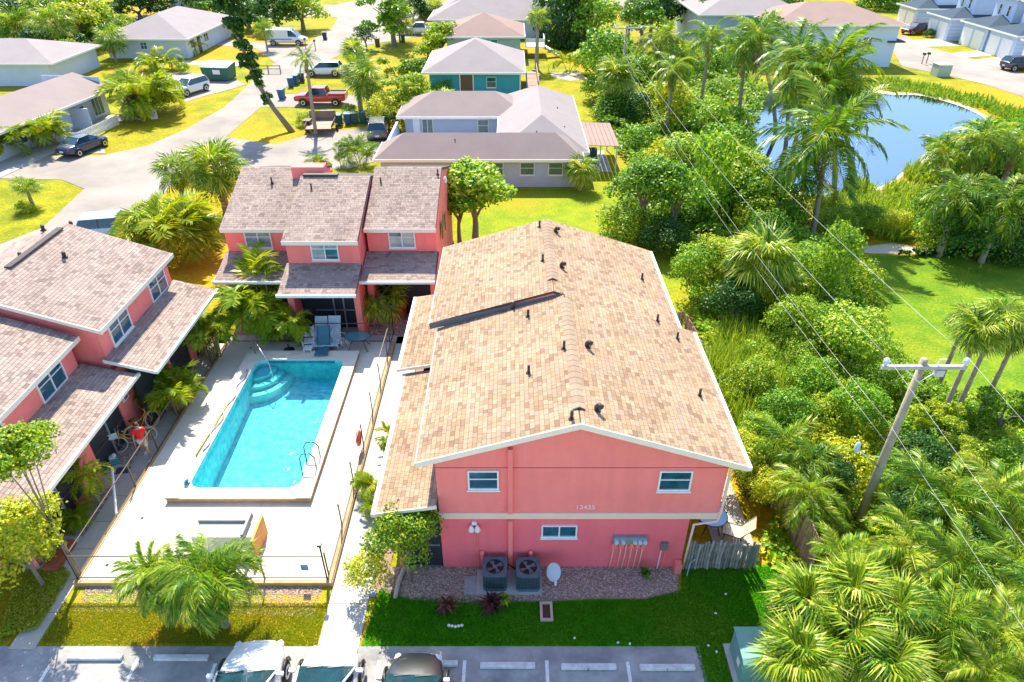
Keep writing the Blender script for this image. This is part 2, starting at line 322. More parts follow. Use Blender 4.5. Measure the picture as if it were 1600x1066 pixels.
sheet('gravel_bed_floor', [(-4.15,14.0),(-3.2,13.7),(-1.5,13.6),(1,13.65),(2.6,13.75),(4.3,13.75),(5.4,14.0),(5.62,15.0),(-4.15,15.0)], mulch, .012)
sheet('mulch_bed', [(-17.2,14.7),(-15.15,14.7),(-15.15,29.4),(-16.2,29.4)], mulch, .008)
sheet('mulch_bed', [(-8.0,29.35),(-5.2,29.35),(-5.0,31.6),(-7.7,31.6)], mulch, .012)
sheet('mulch_bed', [(-14.3,29.0),(-8.9,29.3),(-8.9,31),(-14.3,31)], mulch, .010)
sheet('mulch_bed', [(-4.55,14.2),(-4.2,14.0),(-3.0,28),(-4.55,28)], mulch, .008)
# pavements: slabs with joints
def slabs(name, x0, x1, y0, y1, n, along, mat, z0=-.02, z1=.03, par=None):
    for i in range(n):
        m = MB(); a, b = i/n, (i+1)/n
        if along == 'y': m.box(x0, x1, y0+(y1-y0)*a+.01, y0+(y1-y0)*b-.01, z0, z1)
        else: m.box(x0+(x1-x0)*a+.01, x0+(x1-x0)*b-.01, y0, y1, z0, z1)
        o = m.build('slab', mat, par)
def path(name, label=None):
    o = bpy.data.objects.new(name, None); COL.objects.link(o); o['kind'] = 'structure'; OFF[o.name] = Vector(); return o
p = path('left_walkway'); slabs('s', -15.1, -14.32, 12.0, 29.4, 14, 'y', path_m, par=p)
p = path('middle_walkway'); slabs('s', -5.84, -4.6, 12.0, 29.2, 11, 'y', conc, par=p)
p = path('back_walkway'); slabs('s', -15.0, -4.6, 28.55, 29.3, 7, 'x', conc, par=p)
p = path('door_path'); slabs('s', -16.3, -15.12, 18.7, 19.9, 1, 'y', conc, par=p)
p = path('door_path'); slabs('s', -8.8, -7.9, 29.32, 30.6, 1, 'y', conc, par=p)
p = path('side_path'); slabs('s', -16.4, -15.12, 14.9, 16.3, 1, 'y', conc, z1=.035, par=p)
p = path('patio_path'); slabs('s', 7.0, 8.4, 15.2, 20.6, 4, 'y', path_m, z1=.05, par=p)
# pool deck round the pool, cut into panels
PX0, PX1, PY0, PY1 = -12.72, -7.42, 17.75, 27.3        # outer coping
WX0, WX1, WY0, WY1 = -12.1, -7.95, 18.25, 26.6         # water
p = path('pool_deck')
for (x0, x1, y0, y1, n, al) in [(-14.15, PX0, 14.35, 28.5, 5, 'y'), (PX1, -6.02, 14.35, 28.5, 5, 'y'), (PX0, PX1, 14.35, PY0, 3, 'x'), (PX0, PX1, PY1, 28.5, 3, 'x')]:
    for i in range(n):
        a, b = i/n, (i+1)/n; m = MB()
        if al == 'y': m.box(x0+.004, x1-.004, y0+(y1-y0)*a+.006, y0+(y1-y0)*b-.006, -.1, .16)
        else: m.box(x0+(x1-x0)*a+.006, x0+(x1-x0)*b-.006, y0+.004, y1-.004, -.1, .16)
        m.build('deck_panel', deck_m, p)
m = MB(); m.box(-14.3, -5.85, 14.22, 14.34, -.05, .19); m.box(-6.01, -5.85, 14.35, 28.5, -.05, .19); m.box(-14.3, -14.16, 14.35, 28.5, -.05, .175); m.build('deck_kerb', coped, p)
# swimming pool
pool = root('swimming_pool', 'rectangular turquoise swimming pool with raised cream coping in the white deck', 'pool', ((WX0+WX1)/2, (WY0+WY1)/2, 0))
def ring(x0, x1, y0, y1, a0, a1, b0, b1, z0, z1, r=0.0):
    m = MB(); m.box(x0, a0, y0, y1, z0, z1); m.box(a1, x1, y0, y1, z0, z1); m.box(a0, a1, y0, b0, z0, z1); m.box(a0, a1, b1, y1, z0, z1); return m
ring(PX0, PX1, PY0, PY1, WX0-.03, WX1+.03, WY0-.03, WY1+.03, .05, .355).build('coping_wall', coped, pool)
def rrect(x0, x1, y0, y1, r, n=6):
    pts = []
    for (cx_, cy_, a0) in [(x1-r, y0+r, -90), (x1-r, y1-r, 0), (x0+r, y1-r, 90), (x0+r, y0+r, 180)]:
        for k in range(n+1):
            t = R(a0 + 90*k/n); pts.append((cx_+r*math.cos(t), cy_+r*math.sin(t)))
    return pts
# coping top: ring with rounded inner corners
inn = rrect(WX0, WX1, WY0, WY1, .45); 
def snap(p):  # project inner points to outer rectangle
    c = Vector(((WX0+WX1)/2, (WY0+WY1)/2)); d = Vector(p) - c
    hx, hy = (PX1-PX0)/2+.03, (PY1-PY0)/2+.03; oc = Vector(((PX0+PX1)/2, (PY0+PY1)/2))
    t = min(hx/abs(d.x) if abs(d.x) > 1e-6 else 1e9, hy/abs(d.y) if abs(d.y) > 1e-6 else 1e9); return oc + d*t
out = [snap(q) for q in inn]
n = len(inn); ti = 2
m = MB(); m.add([(q[0], q[1], .42) for q in inn] + [(q[0], q[1], .42) for q in out] + [(q[0], q[1], .36) for q in inn] + [(q[0], q[1], .36) for q in out],
      [(i, (i+1)%n, n+(i+1)%n, n+i) for i in range(n)] + [(i, 2*n+i, 2*n+(i+1)%n, (i+1)%n) for i in range(n)] + [(n+i, n+(i+1)%n, 3*n+(i+1)%n, 3*n+i) for i in range(n)] + [(2*n+i, 3*n+i, 3*n+(i+1)%n, 2*n+(i+1)%n) for i in range(n)])
corners = [(PX0-.03, PY0-.03), (PX1+.03, PY0-.03), (PX1+.03, PY1+.03), (PX0-.03, PY1+.03)]
m.build('coping', cope_m, pool)
m = MB()
for (x, y) in [(PX0, PY0), (PX1, PY0), (PX1, PY1), (PX0, PY1)]:
    sx = 1 if x < -10 else -1; sy = 1 if y < 22 else -1
    a, b = min(x-.03*sx, x+.5*sx), max(x-.03*sx, x+.5*sx); c, d = min(y-.03*sy, y+.36*sy), max(y-.03*sy, y+.36*sy)
    m.box(a, b, c, d, .357, .417)
m.build('coping_corner', cope_m, pool)
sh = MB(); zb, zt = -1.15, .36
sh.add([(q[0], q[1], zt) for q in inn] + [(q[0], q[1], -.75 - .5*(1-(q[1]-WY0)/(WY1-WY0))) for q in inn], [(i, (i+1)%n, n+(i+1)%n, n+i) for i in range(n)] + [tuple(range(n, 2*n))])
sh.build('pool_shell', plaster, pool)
st = MB()
for k, (r_, z_) in enumerate([(1.55, -.42), (1.2, -.2), (.85, -.0)]):
    pts = [(WX0+.002, WY1-.002)] + [(WX0+.002+r_*math.cos(t), WY1-.002-r_*1.15*math.sin(t)) for t in [R(90*j/10) for j in range(11)]]
    st.prism(pts, -1.0, z_)
st.build('pool_steps', M('step_plaster', (.75,.84,.82), .6), pool)
tl = MB()
for i in range(26):
    x = WX0+.5 + i*.122; tl.box(x, x+.112, WY1-.012, WY1-.004, .2, .33)
stuff(tl.build('tile_band', M('blue_tile', (.05,.18,.30), .25, .4, 3, rnd=.4), pool))
wv = MB().poly([(q[0], q[1], .20) for q in inn]).build('pool_water', pool_w, pool)
lt = MB(); lt.box(-7.96, -7.95, 22, 22.2, -.3, -.1)
# loose stones in the beds: real pebbles
def pebbles(name, poly, n, s0, s1, mat, z=.02, par=None):
    xs = [p[0] for p in poly]; ys = [p[1] for p in poly]; V = []; F = []
    def inside(x, y):
        c = False; j = len(poly)-1
        for i in range(len(poly)):
            if (poly[i][1] > y) != (poly[j][1] > y) and x < (poly[j][0]-poly[i][0])*(y-poly[i][1])/(poly[j][1]-poly[i][1])+poly[i][0]: c = not c
            j = i
        return c
    k = 0
    while k < n:
        x = random.uniform(min(xs), max(xs)); y = random.uniform(min(ys), max(ys))
        if not inside(x, y): continue
        s = random.uniform(s0, s1); a = random.uniform(0, 6.28); h = s*random.uniform(.4, .8); b = len(V); zz = z - .005
        for j in range(4):
            t = a + j*1.5708; V.append((x+s*math.cos(t), y+s*.75*math.sin(t), zz))
        V.append((x+random.uniform(-.3,.3)*s, y+random.uniform(-.3,.3)*s, zz+h))
        for j in range(4): F.append((b+j, b+(j+1)%4, b+4))
        k += 1
    o = inst(name, npmesh(name, V, F, mat)); return stuff(o)
pebbles('gravel', [(-4.1,14.0),(-3.2,13.75),(-1.5,13.65),(1,13.7),(2.6,13.8),(4.3,13.8),(5.35,14.05),(5.6,14.98),(-4.1,14.98)], 11000, .014, .036, gravel_m)
pebbles('gravel', [(-16.1,16.3),(-15.14,16.3),(-15.14,29),(-15.7,29)], 9000, .02, .05, gravel_m)
pebbles('gravel', [(-13.9,14.0),(-6.2,13.9),(-6.2,14.22),(-13.9,14.22)], 2600, .015, .04, gravel_m)
pebbles('gravel', [(-13.9,13.3),(-6.2,13.1),(-6.2,14.0),(-13.9,14.0)], 3000, .012, .03, M('light_gravel', (.55,.42,.28), .9, .2, 8, rnd=.4))
pebbles('gravel', [(-7.9,29.4),(-5.25,29.4),(-5.1,31.4),(-7.7,31.4)], 3000, .02, .045, gravel_m)
# grass blades on the near lawns (stuff)
def blades(name, poly, n, h0, h1, mat, w=.012, z=.004):
    P = np.array(poly); xs = RNG.uniform(P[:,0].min(), P[:,0].max(), n*2); ys = RNG.uniform(P[:,1].min(), P[:,1].max(), n*2)
    ins = np.zeros(len(xs), bool); j = len(P)-1
    for i in range(len(P)):
        c = ((P[i,1] > ys) != (P[j,1] > ys)) & (xs < (P[j,0]-P[i,0])*(ys-P[i,1])/(P[j,1]-P[i,1]+1e-12)+P[i,0]); ins ^= c; j = i
    xs = xs[ins][:n]; ys = ys[ins][:n]; k = len(xs); a = RNG.uniform(0, 6.28, k); h = RNG.uniform(h0, h1, k); l = RNG.uniform(-.6, .6, (k, 2))*h[:,None]
    V = np.zeros((k, 3, 3)); V[:,0] = np.stack([xs+w*np.cos(a), ys+w*np.sin(a), np.full(k, z)], 1); V[:,1] = np.stack([xs-w*np.cos(a), ys-w*np.sin(a), np.full(k, z)], 1)
    V[:,2] = np.stack([xs+l[:,0], ys+l[:,1], z+h], 1)
    return stuff(inst(name, npmesh(name, V.reshape(-1,3), np.arange(3*k).reshape(-1,3), mat)))
ggreen = leafmat('grass_blade', [(0,(.02,.19,.003)),(.6,(.06,.32,.005)),(1,(.18,.36,.015))], trans=.4)
gdry = leafmat('grass_blade_dry', [(0,(.12,.26,.01)),(.5,(.32,.38,.015)),(.8,(.52,.42,.02)),(1,(.62,.36,.04))], trans=.35)
blades('grass', [(-4.5,12.12),(5.5,12.12),(5.6,9.5),(8.5,9.5),(8.8,15.0),(5.7,14.95),(5.5,14.1),(4.3,13.75),(1,13.65),(-3.2,13.8),(-4.3,14.2)], 90000, .03, .07, ggreen)
blades('grass', [(-14.28,12.16),(-5.88,12.16),(-5.88,13.6),(-14.28,13.6)], 46000, .03, .07, gdry)
blades('grass', [(-20,11.5),(-15.25,12.2),(-15.25,14.6),(-20,16)], 30000, .03, .08, gdry)
blades('grass', [(8.65,7),(10.9,7),(10.9,13),(10.5,16),(8.95,15)], 26000, .03, .09, gdry)
# parking stops, painted lines
def stop(px, py, label, num=None, shade=None):
    c = at(px, py, .1); t = tag(MB().cbox((c.x, c.y, .07), (1.62, .17, .13)).build('parking_stop', M('stop_concrete', (.62,.62,.60), .85, .25, 5, bump=.3)), label, 'parking stop', 'concrete parking stops')
    bpy.context.view_layer.objects.active = t
    bv = t.modifiers.new('bevel', 'BEVEL'); bv.width = .03; bv.segments = 2
    if num:
        o = text('number', num, .16, black, (c.x - .02, c.y-.088, .03), (R(90), 0, 0)); o.parent = t
def text(name, s, size, mat, loc, rot, ext=.003, align='CENTER'):
    cu = bpy.data.curves.new(name, 'FONT'); cu.body = s; cu.size = size; cu.extrude = ext; cu.align_x = align
    ob = bpy.data.objects.new(name, cu); COL.objects.link(ob); dg = bpy.context.evaluated_depsgraph_get(); dg.update()
    me = bpy.data.meshes.new_from_object(ob.evaluated_get(dg)); bpy.data.objects.remove(ob); me.materials.clear(); me.materials.append(mat)
    o = inst(name, me, None, loc, rot); return o
for px, py, lb, nm in [(148,1026,'sunlit brown edged parking stop nearest the left path', None), (283,1027,'parking stop lying in the palm shadow left of the cars', None),
    (672,1036,'parking stop partly hidden behind the black car', None), (793,1039,'unnumbered parking stop right of the black car', None),
    (920,1041,'parking stop painted with the number 2', '2'), (1043,1042,'parking stop painted with the number 1 beside the lawn', '1')]: stop(px, py, lb, nm)
for px, py in [(66,1060),(208,1045),(330,1055),(725,1050),(855,1050),(983,1052),(590,1050),(470,1060)]:
    c = at(px, py); struct(MB().box(c.x-.05, c.x+.05, c.y-3.2, c.y+.35, .009, .012).build('parking_line', line_m))
# ============================================================ BUILDINGS
def _tabmesh(w, h):
    V = [(0,0,-.004),(w,0,-.004),(w,h,-.004),(0,h,-.004),(0,0,.009),(w,0,.009),(w,h,.005),(0,h,.005)]
    return V, [(4,5,6,7),(0,1,5,4),(1,2,6,5),(3,0,4,7)]
class Shingles:
    """courses of roof tabs; the nearest 300 become parts, the others one joined part per roof"""
    def __init__(s, mat): s.t = []; s.mat = mat
    def plane(s, par, O, e, u, We, Lu, ex=.145, w0=.15, w1=.29):
        O, e, u = Vector(O), Vector(e).normalized(), Vector(u).normalized(); nrm = e.cross(u)
        if nrm.z < 0: nrm = -nrm
        b = 0.0
        while b < Lu - .02:
            a = 0.0; h = min(ex, Lu - b)
            first = True
            while a < We - .01:
                w = min(random.uniform(w0, w1) * (.5 if first and random.random() < .5 else 1), We - a); first = False
                s.t.append((par, O + e*a + u*b + nrm*.004, e, u, nrm, w, h)); a += w
            b += ex
    def build(s, limit=300):
        c = Vector((0, 0, CH)); s.t.sort(key=lambda t: (t[1]-c).length)
        V, F = _tabmesh(1, 1); me = npmesh('shingle', V, F, s.mat); rest = {}
        for i, (par, O, e, u, nrm, w, h) in enumerate(s.t):
            flip = e.cross(u).dot(nrm) < 0
            if i < limit:
                if flip: O2, e2 = O + e*(w-.004), -e
                else: O2, e2 = O, e
                m = Matrix(((e2.x,u.x,nrm.x),(e2.y,u.y,nrm.y),(e2.z,u.z,nrm.z)))
                o = inst('shingle', me, par, O2 - OFF[par.name], m.to_euler(), (w-.010, h-.010, 1))
            else:
                rest.setdefault(par.name, (par, []))[1].append((O, e, u, nrm, w-.010, h-.010))
        base = np.array(V, float); Fa = np.array(F)
        for par, L in rest.values():
            off = np.array(OFF[par.name]); n = len(L)
            O = np.array([l[0] for l in L]) - off; e = np.array([l[1] for l in L]); u = np.array([l[2] for l in L]); nn = np.array([l[3] for l in L])
            w = np.array([l[4] for l in L])[:,None]; h = np.array([l[5] for l in L])[:,None]
            vs = np.stack([O + e*w*b[0] + u*h*b[1] + nn*b[2] for b in base], 1).reshape(-1, 3)
            fs = (np.arange(n)[:,None,None]*8 + Fa[None]).reshape(-1, 4)
            stuff(inst('shingle', npmesh('shingle_rest', vs, fs, s.mat), par))
def window(par, c, w, h, az, cols=2, rows=2, fm=None, gm=None, t=.05, sill=True, name='window'):
    """az: direction the window faces, degrees from +X"""
    fm = fm or white; gm = gm or glass
    m = MB(); a = R(az); nx, ny = math.cos(a), math.sin(a); tx, ty = -ny, nx; c = Vector(c)
    def bx(s0, s1, z0, z1, d0, d1):
        return MB().add([(c.x+tx*s+nx*d, c.y+ty*s+ny*d, c.z+z) for z in (z0, z1) for (s, d) in ((s0,d0),(s1,d0),(s1,d1),(s0,d1))],
                 [(0,1,2,3),(4,5,6,7),(0,1,5,4),(1,2,6,5),(2,3,7,6),(3,0,4,7)])
    def put(b): m.add(b.v, b.f)
    W2, H2 = w/2, h/2
    put(bx(-W2-t, -W2, -H2-t, H2+t, -.02, .06)); put(bx(W2, W2+t, -H2-t, H2+t, -.02, .06)); put(bx(-W2, W2, H2, H2+t, -.02, .06)); put(bx(-W2, W2, -H2-t, -H2, -.02, .06))
    for i in range(1, cols): x = -W2 + w*i/cols; put(bx(x-t*.45, x+t*.45, -H2, H2, -.02, .055))
    for i in range(1, rows):
        z = -H2 + h*i/rows + (.06*h if rows == 2 else 0); e = [(-W2 + w*k/cols + (t*.45 if k else 0), -W2 + w*(k+1)/cols - (t*.45 if k < cols-1 else 0)) for k in range(cols)]
        for (s0, s1) in e: put(bx(s0, s1, z-t*.35, z+t*.35, -.02, .05))
    wo = m.build(name, fm, par)
    for i in range(cols):
        for j in range(rows):
            z0, z1 = -H2 + h*j/rows, -H2 + h*(j+1)/rows
            pb = bx(-W2 + w*i/cols, -W2 + w*(i+1)/cols, z0, z1, .0, .02); pb.build('pane', gm if random.random() < .8 else glass, wo)
    if sill: bx(-W2-t-.03, W2+t+.03, -H2-t-.05, -H2-t, 0, .10).build('sill', fm, wo)
    return wo
def vent(par, p, lean=(0,0), kind=0):
    m = MB(); x, y, z = p
    if kind == 0: m.tube([(x,y,z-.05),(x,y,z+.30)], .045, 8); m.tube([(x,y,z-.02),(x,y,z+.03)], .09, 8)
    else: m.tube([(x,y,z-.05),(x,y,z+.14),(x+.05,y-.06,z+.24),(x+.14,y-.16,z+.22)], .075, 8); m.tube([(x,y,z-.02),(x,y,z+.03)], .13, 8)
    return m.build('vent_pipe', vent_m, par, smooth=True)
# ---------------------------------------------------------------- main coral building
mh = root('apartment_building', 'long two storey coral building with tan shingle gable roof filling the middle of the picture', 'building', (1.7, 15, 0))
PR = dict(near=dict(y0=14.6, y1=21.9, xr=1.92, zr=6.62, xl=-2.8, zl=5.14, xR=6.87, zR=5.0, ply=-4.2, plz=3.02, pwz=3.36),
          far=dict(y0=21.9, y1=28.5, xr=1.53, zr=6.748, xl=-3.12, zl=5.36, xR=6.30, zR=5.187, ply=-4.42, plz=3.25, pwz=3.6))
for k, q in PR.items():
    ya, yb = (15.0, 21.88) if k == 'near' else (21.9, 28.2)
    sl_ = (q['zr']-q['zl'])/(q['xr']-q['xl']); sr = (q['zr']-q['zR'])/(q['xR']-q['xr']); g = .1
    wl = -2.3; wr = 6.5 if k == 'near' else 6.0
    prof = [(wl,0),(5.65,0),(5.65,2.37),(wr,2.37),(wr, q['zr']-sr*(wr-q['xr'])-g),(q['xr'],q['zr']-g),(wl, q['zr']-sl_*(q['xr']-wl)-g)]
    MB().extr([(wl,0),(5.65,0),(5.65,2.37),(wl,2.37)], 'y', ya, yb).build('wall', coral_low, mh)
    MB().extr([(wl,2.371),(5.65,2.371)]+prof[3:], 'y', ya, yb).build('wall', coral, mh)
    # roof slab
    rp = [(q['xl'],q['zl']-.02),(q['xr'],q['zr']-.02),(q['xR'],q['zR']-.02),(q['xR'],q['zR']-.15),(q['xr'],q['zr']-.15),(q['xl'],q['zl']-.15)]
    q['roof'] = MB().extr(rp, 'y', q['y0']+.02, q['y1']).build('roof', roofbase, mh)
    pp = [(q['ply'],q['plz']-.02),(-2.3,q['pwz']-.02),(-2.3,q['pwz']-.16),(q['ply'],q['plz']-.13)]
    q['porch'] = MB().extr(pp, 'y', q['y0']+.02, q['y1'] if k == 'near' else 27.6).build('porch_roof', roofbase, mh)
def rake(par, x0, z0, x1, z1, y, w=.2, t=.04, mat=fasc):
    m = MB(); m.add([(x0,y,z0),(x1,y,z1),(x1,y,z1-w),(x0,y,z0-w),(x0,y-t,z0),(x1,y-t,z1),(x1,y-t,z1-w),(x0,y-t,z0-w)],
      [(0,1,2,3),(4,5,6,7),(0,1,5,4),(1,2,6,5),(2,3,7,6),(3,0,4,7)]); return m.build('fascia', mat, par)
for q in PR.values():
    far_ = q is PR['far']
    rake(mh, q['xl'], q['zl']+.01, q['xr'] + (.3 if far_ else 0), q['zr']+.01 - (.09 if far_ else 0), q['y0']+.015, .2 if not far_ else .26, mat=fasc if not far_ else M('step_face_shade', (.10,.12,.15), .6))  # far step face: its shadow is painted in as dark blue-grey
    if not far_: rake(mh, q['xr'], q['zr']+.01, q['xR'], q['zR']+.01, q['y0']+.015)
    rake(mh, q['ply'], q['plz']+.01, -2.3, q['pwz']+.01, q['y0']+.015, .13)
    m = MB(); m.box(q['xR']+.003, q['xR']+.14, q['y0']-.03, q['y1'], q['zR']-.17, q['zR']-.03); m.build('gutter', white, mh)
    m = MB(); m.box(q['ply']-.14, q['ply']-.003, q['y0']-.03, min(q['y1'], 27.6), q['plz']-.14, q['plz']-.0); m.build('gutter', fasc, mh)
    m = MB(); m.box(q['xl']-.03, q['xl']-.003, q['y0'], q['y1'], q['zl']-.17, q['zl']-.01); m.build('fascia', fasc, mh)
sg = Shingles(shA)
for q in PR.values():
    y0, y1 = q['y0'], q['y1']
    lu = math.hypot(q['xr']-q['xl'], q['zr']-q['zl']); ru = math.hypot(q['xR']-q['xr'], q['zR']-q['zr'])
    sg.plane(q['roof'], (q['xl'],y0,q['zl']), (0,1,0), (q['xr']-q['xl'],0,q['zr']-q['zl']), y1-y0, lu)
    sg.plane(q['roof'], (q['xR'],y0,q['zR']), (0,1,0), (q['xr']-q['xR'],0,q['zr']-q['zR']), y1-y0, ru)
    ye = min(y1, 27.6); pu = math.hypot(-2.3-q['ply'], q['pwz']-q['plz'])
    sg.plane(q['porch'], (q['ply'],y0,q['plz']), (0,1,0), (-2.3-q['ply'],0,q['pwz']-q['plz']), ye-y0, pu)
sg.build()
# ridge caps, overlapping one after the other
capm = shinglemat('ridge_shingle', [(0, (.27,.185,.13)), (.5, (.33,.235,.165)), (1, (.29,.21,.155))])
for q, ya, yb in [(PR['near'], 15.25, 21.5), (PR['far'], 22.8, 28.2)]:
    y = ya
    capme = None
    while y < yb:
        V = [(-.19,0,-.045),(0,0,.02),(.19,0,-.045),(-.19,.34,-.055),(0,.34,.010),(.19,.34,-.055),(-.19,0,-.07),(.19,0,-.07)]
        F4 = [(0,3,4,1),(1,4,5,2),(0,1,2,2)]
        if capme is None:
            capme = bpy.data.meshes.new('ridge_cap'); capme.from_pydata(V, [], [(0,3,4,1),(1,4,5,2),(6,0,1,2,7)]); capme.materials.append(capm)
        inst('ridge_cap', capme, q['roof'], Vector((q['xr'], y, q['zr']+.02)) - OFF[mh.name]); y += .30
    m = MB(); m.add([(q['xr']-.17, ya-.03, q['zr']-.01),(q['xr'], ya-.03, q['zr']+.075),(q['xr']+.17, ya-.03, q['zr']-.01),(q['xr']-.17, ya+.02, q['zr']-.01),(q['xr'], ya+.02, q['zr']+.075),(q['xr']+.17, ya+.02, q['zr']-.01)],
        [(0,1,2),(3,4,5),(0,1,4,3),(1,2,5,4)]); m.build('ridge_vent_end', vent_m, mh)
# belt, windows, chase and small things on the gable wall
MB().box(-2.36, 6.56, 14.94, 14.998, 2.40, 2.66).build('belt_course', peach, mh)
MB().box(-2.3, 6.5, 14.985, 14.998, 4.55, 4.575).build('wall_joint', M('joint_shadow', (.55,.12,.11), .9), mh)
MB().box(-.12, .02, 14.86, 14.998, 2.7, 5.4).build('pipe_chase', coral, mh); MB().box(-.12, .02, 14.86, 14.998, .0, 2.36).build('pipe_chase', coral, mh)
window(mh, (-.87, 15, 4.08), .84, .68, -90, 1, 2); window(mh, (4.95, 15, 4.05), .90, .72, -90, 1, 2); window(mh, (1.52, 15, 1.80), 1.05, .46, -90, 2, 1)
nm = text('house_number', '13435', .25, M('number_paint', (.92,.75,.70), .6), (2.30 - OFF[mh.name].x, -.012, 2.80), (R(90),0,0), .006); nm.parent = mh
# downspout at the right corner
MB().tube([(6.75,14.75,4.85),(6.55,14.92,4.6),(6.55,14.92,2.75),(6.5,14.9,2.35),(5.78,14.9,2.2),(5.72,14.9,.0)], .045, 6).build('downspout', peach, mh, True)
MB().box(5.4, 5.62, 14.7, 14.98, 0, .42).build('utility_box', coral, mh)
# meters
MB().box(3.28, 4.36, 14.86, 14.998, 1.30, 1.62).build('meter_bank', M('meter_grey', (.25,.30,.33), .5, .15, 5), mh)
for x in (3.38, 3.60, 3.98, 4.14, 4.30):
    MB().lathe((x, 14.86, 1.44), [(.075,0),(.075,-.06),(.06,-.09)], 14, 'y').build('meter_dial', M('meter_glass', (.5,.62,.68), .15), mh, 'auto')
for x in (3.32, 3.56, 3.90, 4.10, 4.29): MB().box(x-.075, x+.075, 14.88, 14.998, 1.06, 1.285).build('meter_socket', coral, mh)
for x, l in ((3.33,.2),(3.58,.16),(3.74,.2),(3.92,.14),(4.11,.16),(4.28,.15)): MB().tube([(x,14.93,1.3),(x-.02,14.93,.7),(x-l*.4,14.93,.0)], .018, 6).build('conduit', peach, mh, True)
MB().box(4.86, 5.08, 14.9, 14.998, .95, 1.28).build('breaker_box', grey, mh)
MB().tube([(4.9,14.93,.95),(4.86,14.93,.0)], .02, 6).build('conduit', white, mh); MB().tube([(5.05,14.93,.95),(5.0,14.93,.0)], .02, 6).build('conduit', coral, mh)
MB().tube([(-1.12,14.97,2.0),(-1.12,14.97,0)], .015, 5).build('conduit', coral, mh)
for x in (-.98, .62): MB().lathe((x+.0, 14.93, .55), [(.07,0),(.07,.3),(.0,.36)], 10).build('pipe_cover', coral, mh, 'auto')
fl = MB(); fl.box(-1.28,-1.12,14.93,14.998,2.12,2.26).build('flood_lamp', white, mh)
for s in (-1, 1): MB().lathe((-1.2+s*.1, 14.88, 1.94), [(.10,0),(.085,.1),(.03,.22)], 12).build('lamp_head', M('lamp_white', (.75,.75,.75), .3), mh, 'auto')
# dark gaps under the rake
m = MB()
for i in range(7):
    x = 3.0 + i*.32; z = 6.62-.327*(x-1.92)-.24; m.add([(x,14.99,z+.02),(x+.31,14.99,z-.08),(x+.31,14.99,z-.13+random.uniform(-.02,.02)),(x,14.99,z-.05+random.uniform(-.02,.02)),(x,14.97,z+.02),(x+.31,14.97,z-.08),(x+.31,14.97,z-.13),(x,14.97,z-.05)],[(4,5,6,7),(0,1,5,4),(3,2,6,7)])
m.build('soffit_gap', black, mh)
# porch under the left roof
MB().box(-3.55, -2.32, 15.05, 27.5, .02, 2.95).build('porch_screen', dark, mh)
MB().box(-3.75, -3.56, 15.0, 15.6, 0, 2.9).build('porch_post', coral, mh)
for y in (18.3, 21.8, 24.6, 27.3): MB().box(-3.85, -3.56, y-.25, y+.25, 0, 2.9).build('porch_post', coral, mh)
MB().box(-4.0,-2.36,14.93,15.03,2.55,2.85).build('porch_beam', peach, mh)
m = MB(); m.box(-3.55,-2.36,15.0,15.04,1.05,1.12); m.box(-3.55,-2.36,15.0,15.04,0.02,.06); m.build('screen_frame', grey, mh)
def roofz(x, y):
    q = PR['near'] if y < 21.9 else PR['far']
    return q['zr'] - (abs(x-q['xr']) * ((q['zr']-q['zl'])/(q['xr']-q['xl']) if x < q['xr'] else (q['zr']-q['zR'])/(q['xR']-q['xr'])))
for (px, py, k) in [(843,350,0),(848,403,0),(868,358,1),(877,413,1),(802,468,0),(825,490,0),(881,540,0),(917,537,1),(826,578,0),(893,650,0),(932,636,1),(1003,432,0),(1027,497,0),(1058,525,0),(1093,614,0)]:
    z = 6.2
    for _ in range(6): p = at(px, py+5, z); z = roofz(p.x, p.y)
    vent(mh, (p.x, p.y, z), kind=k)
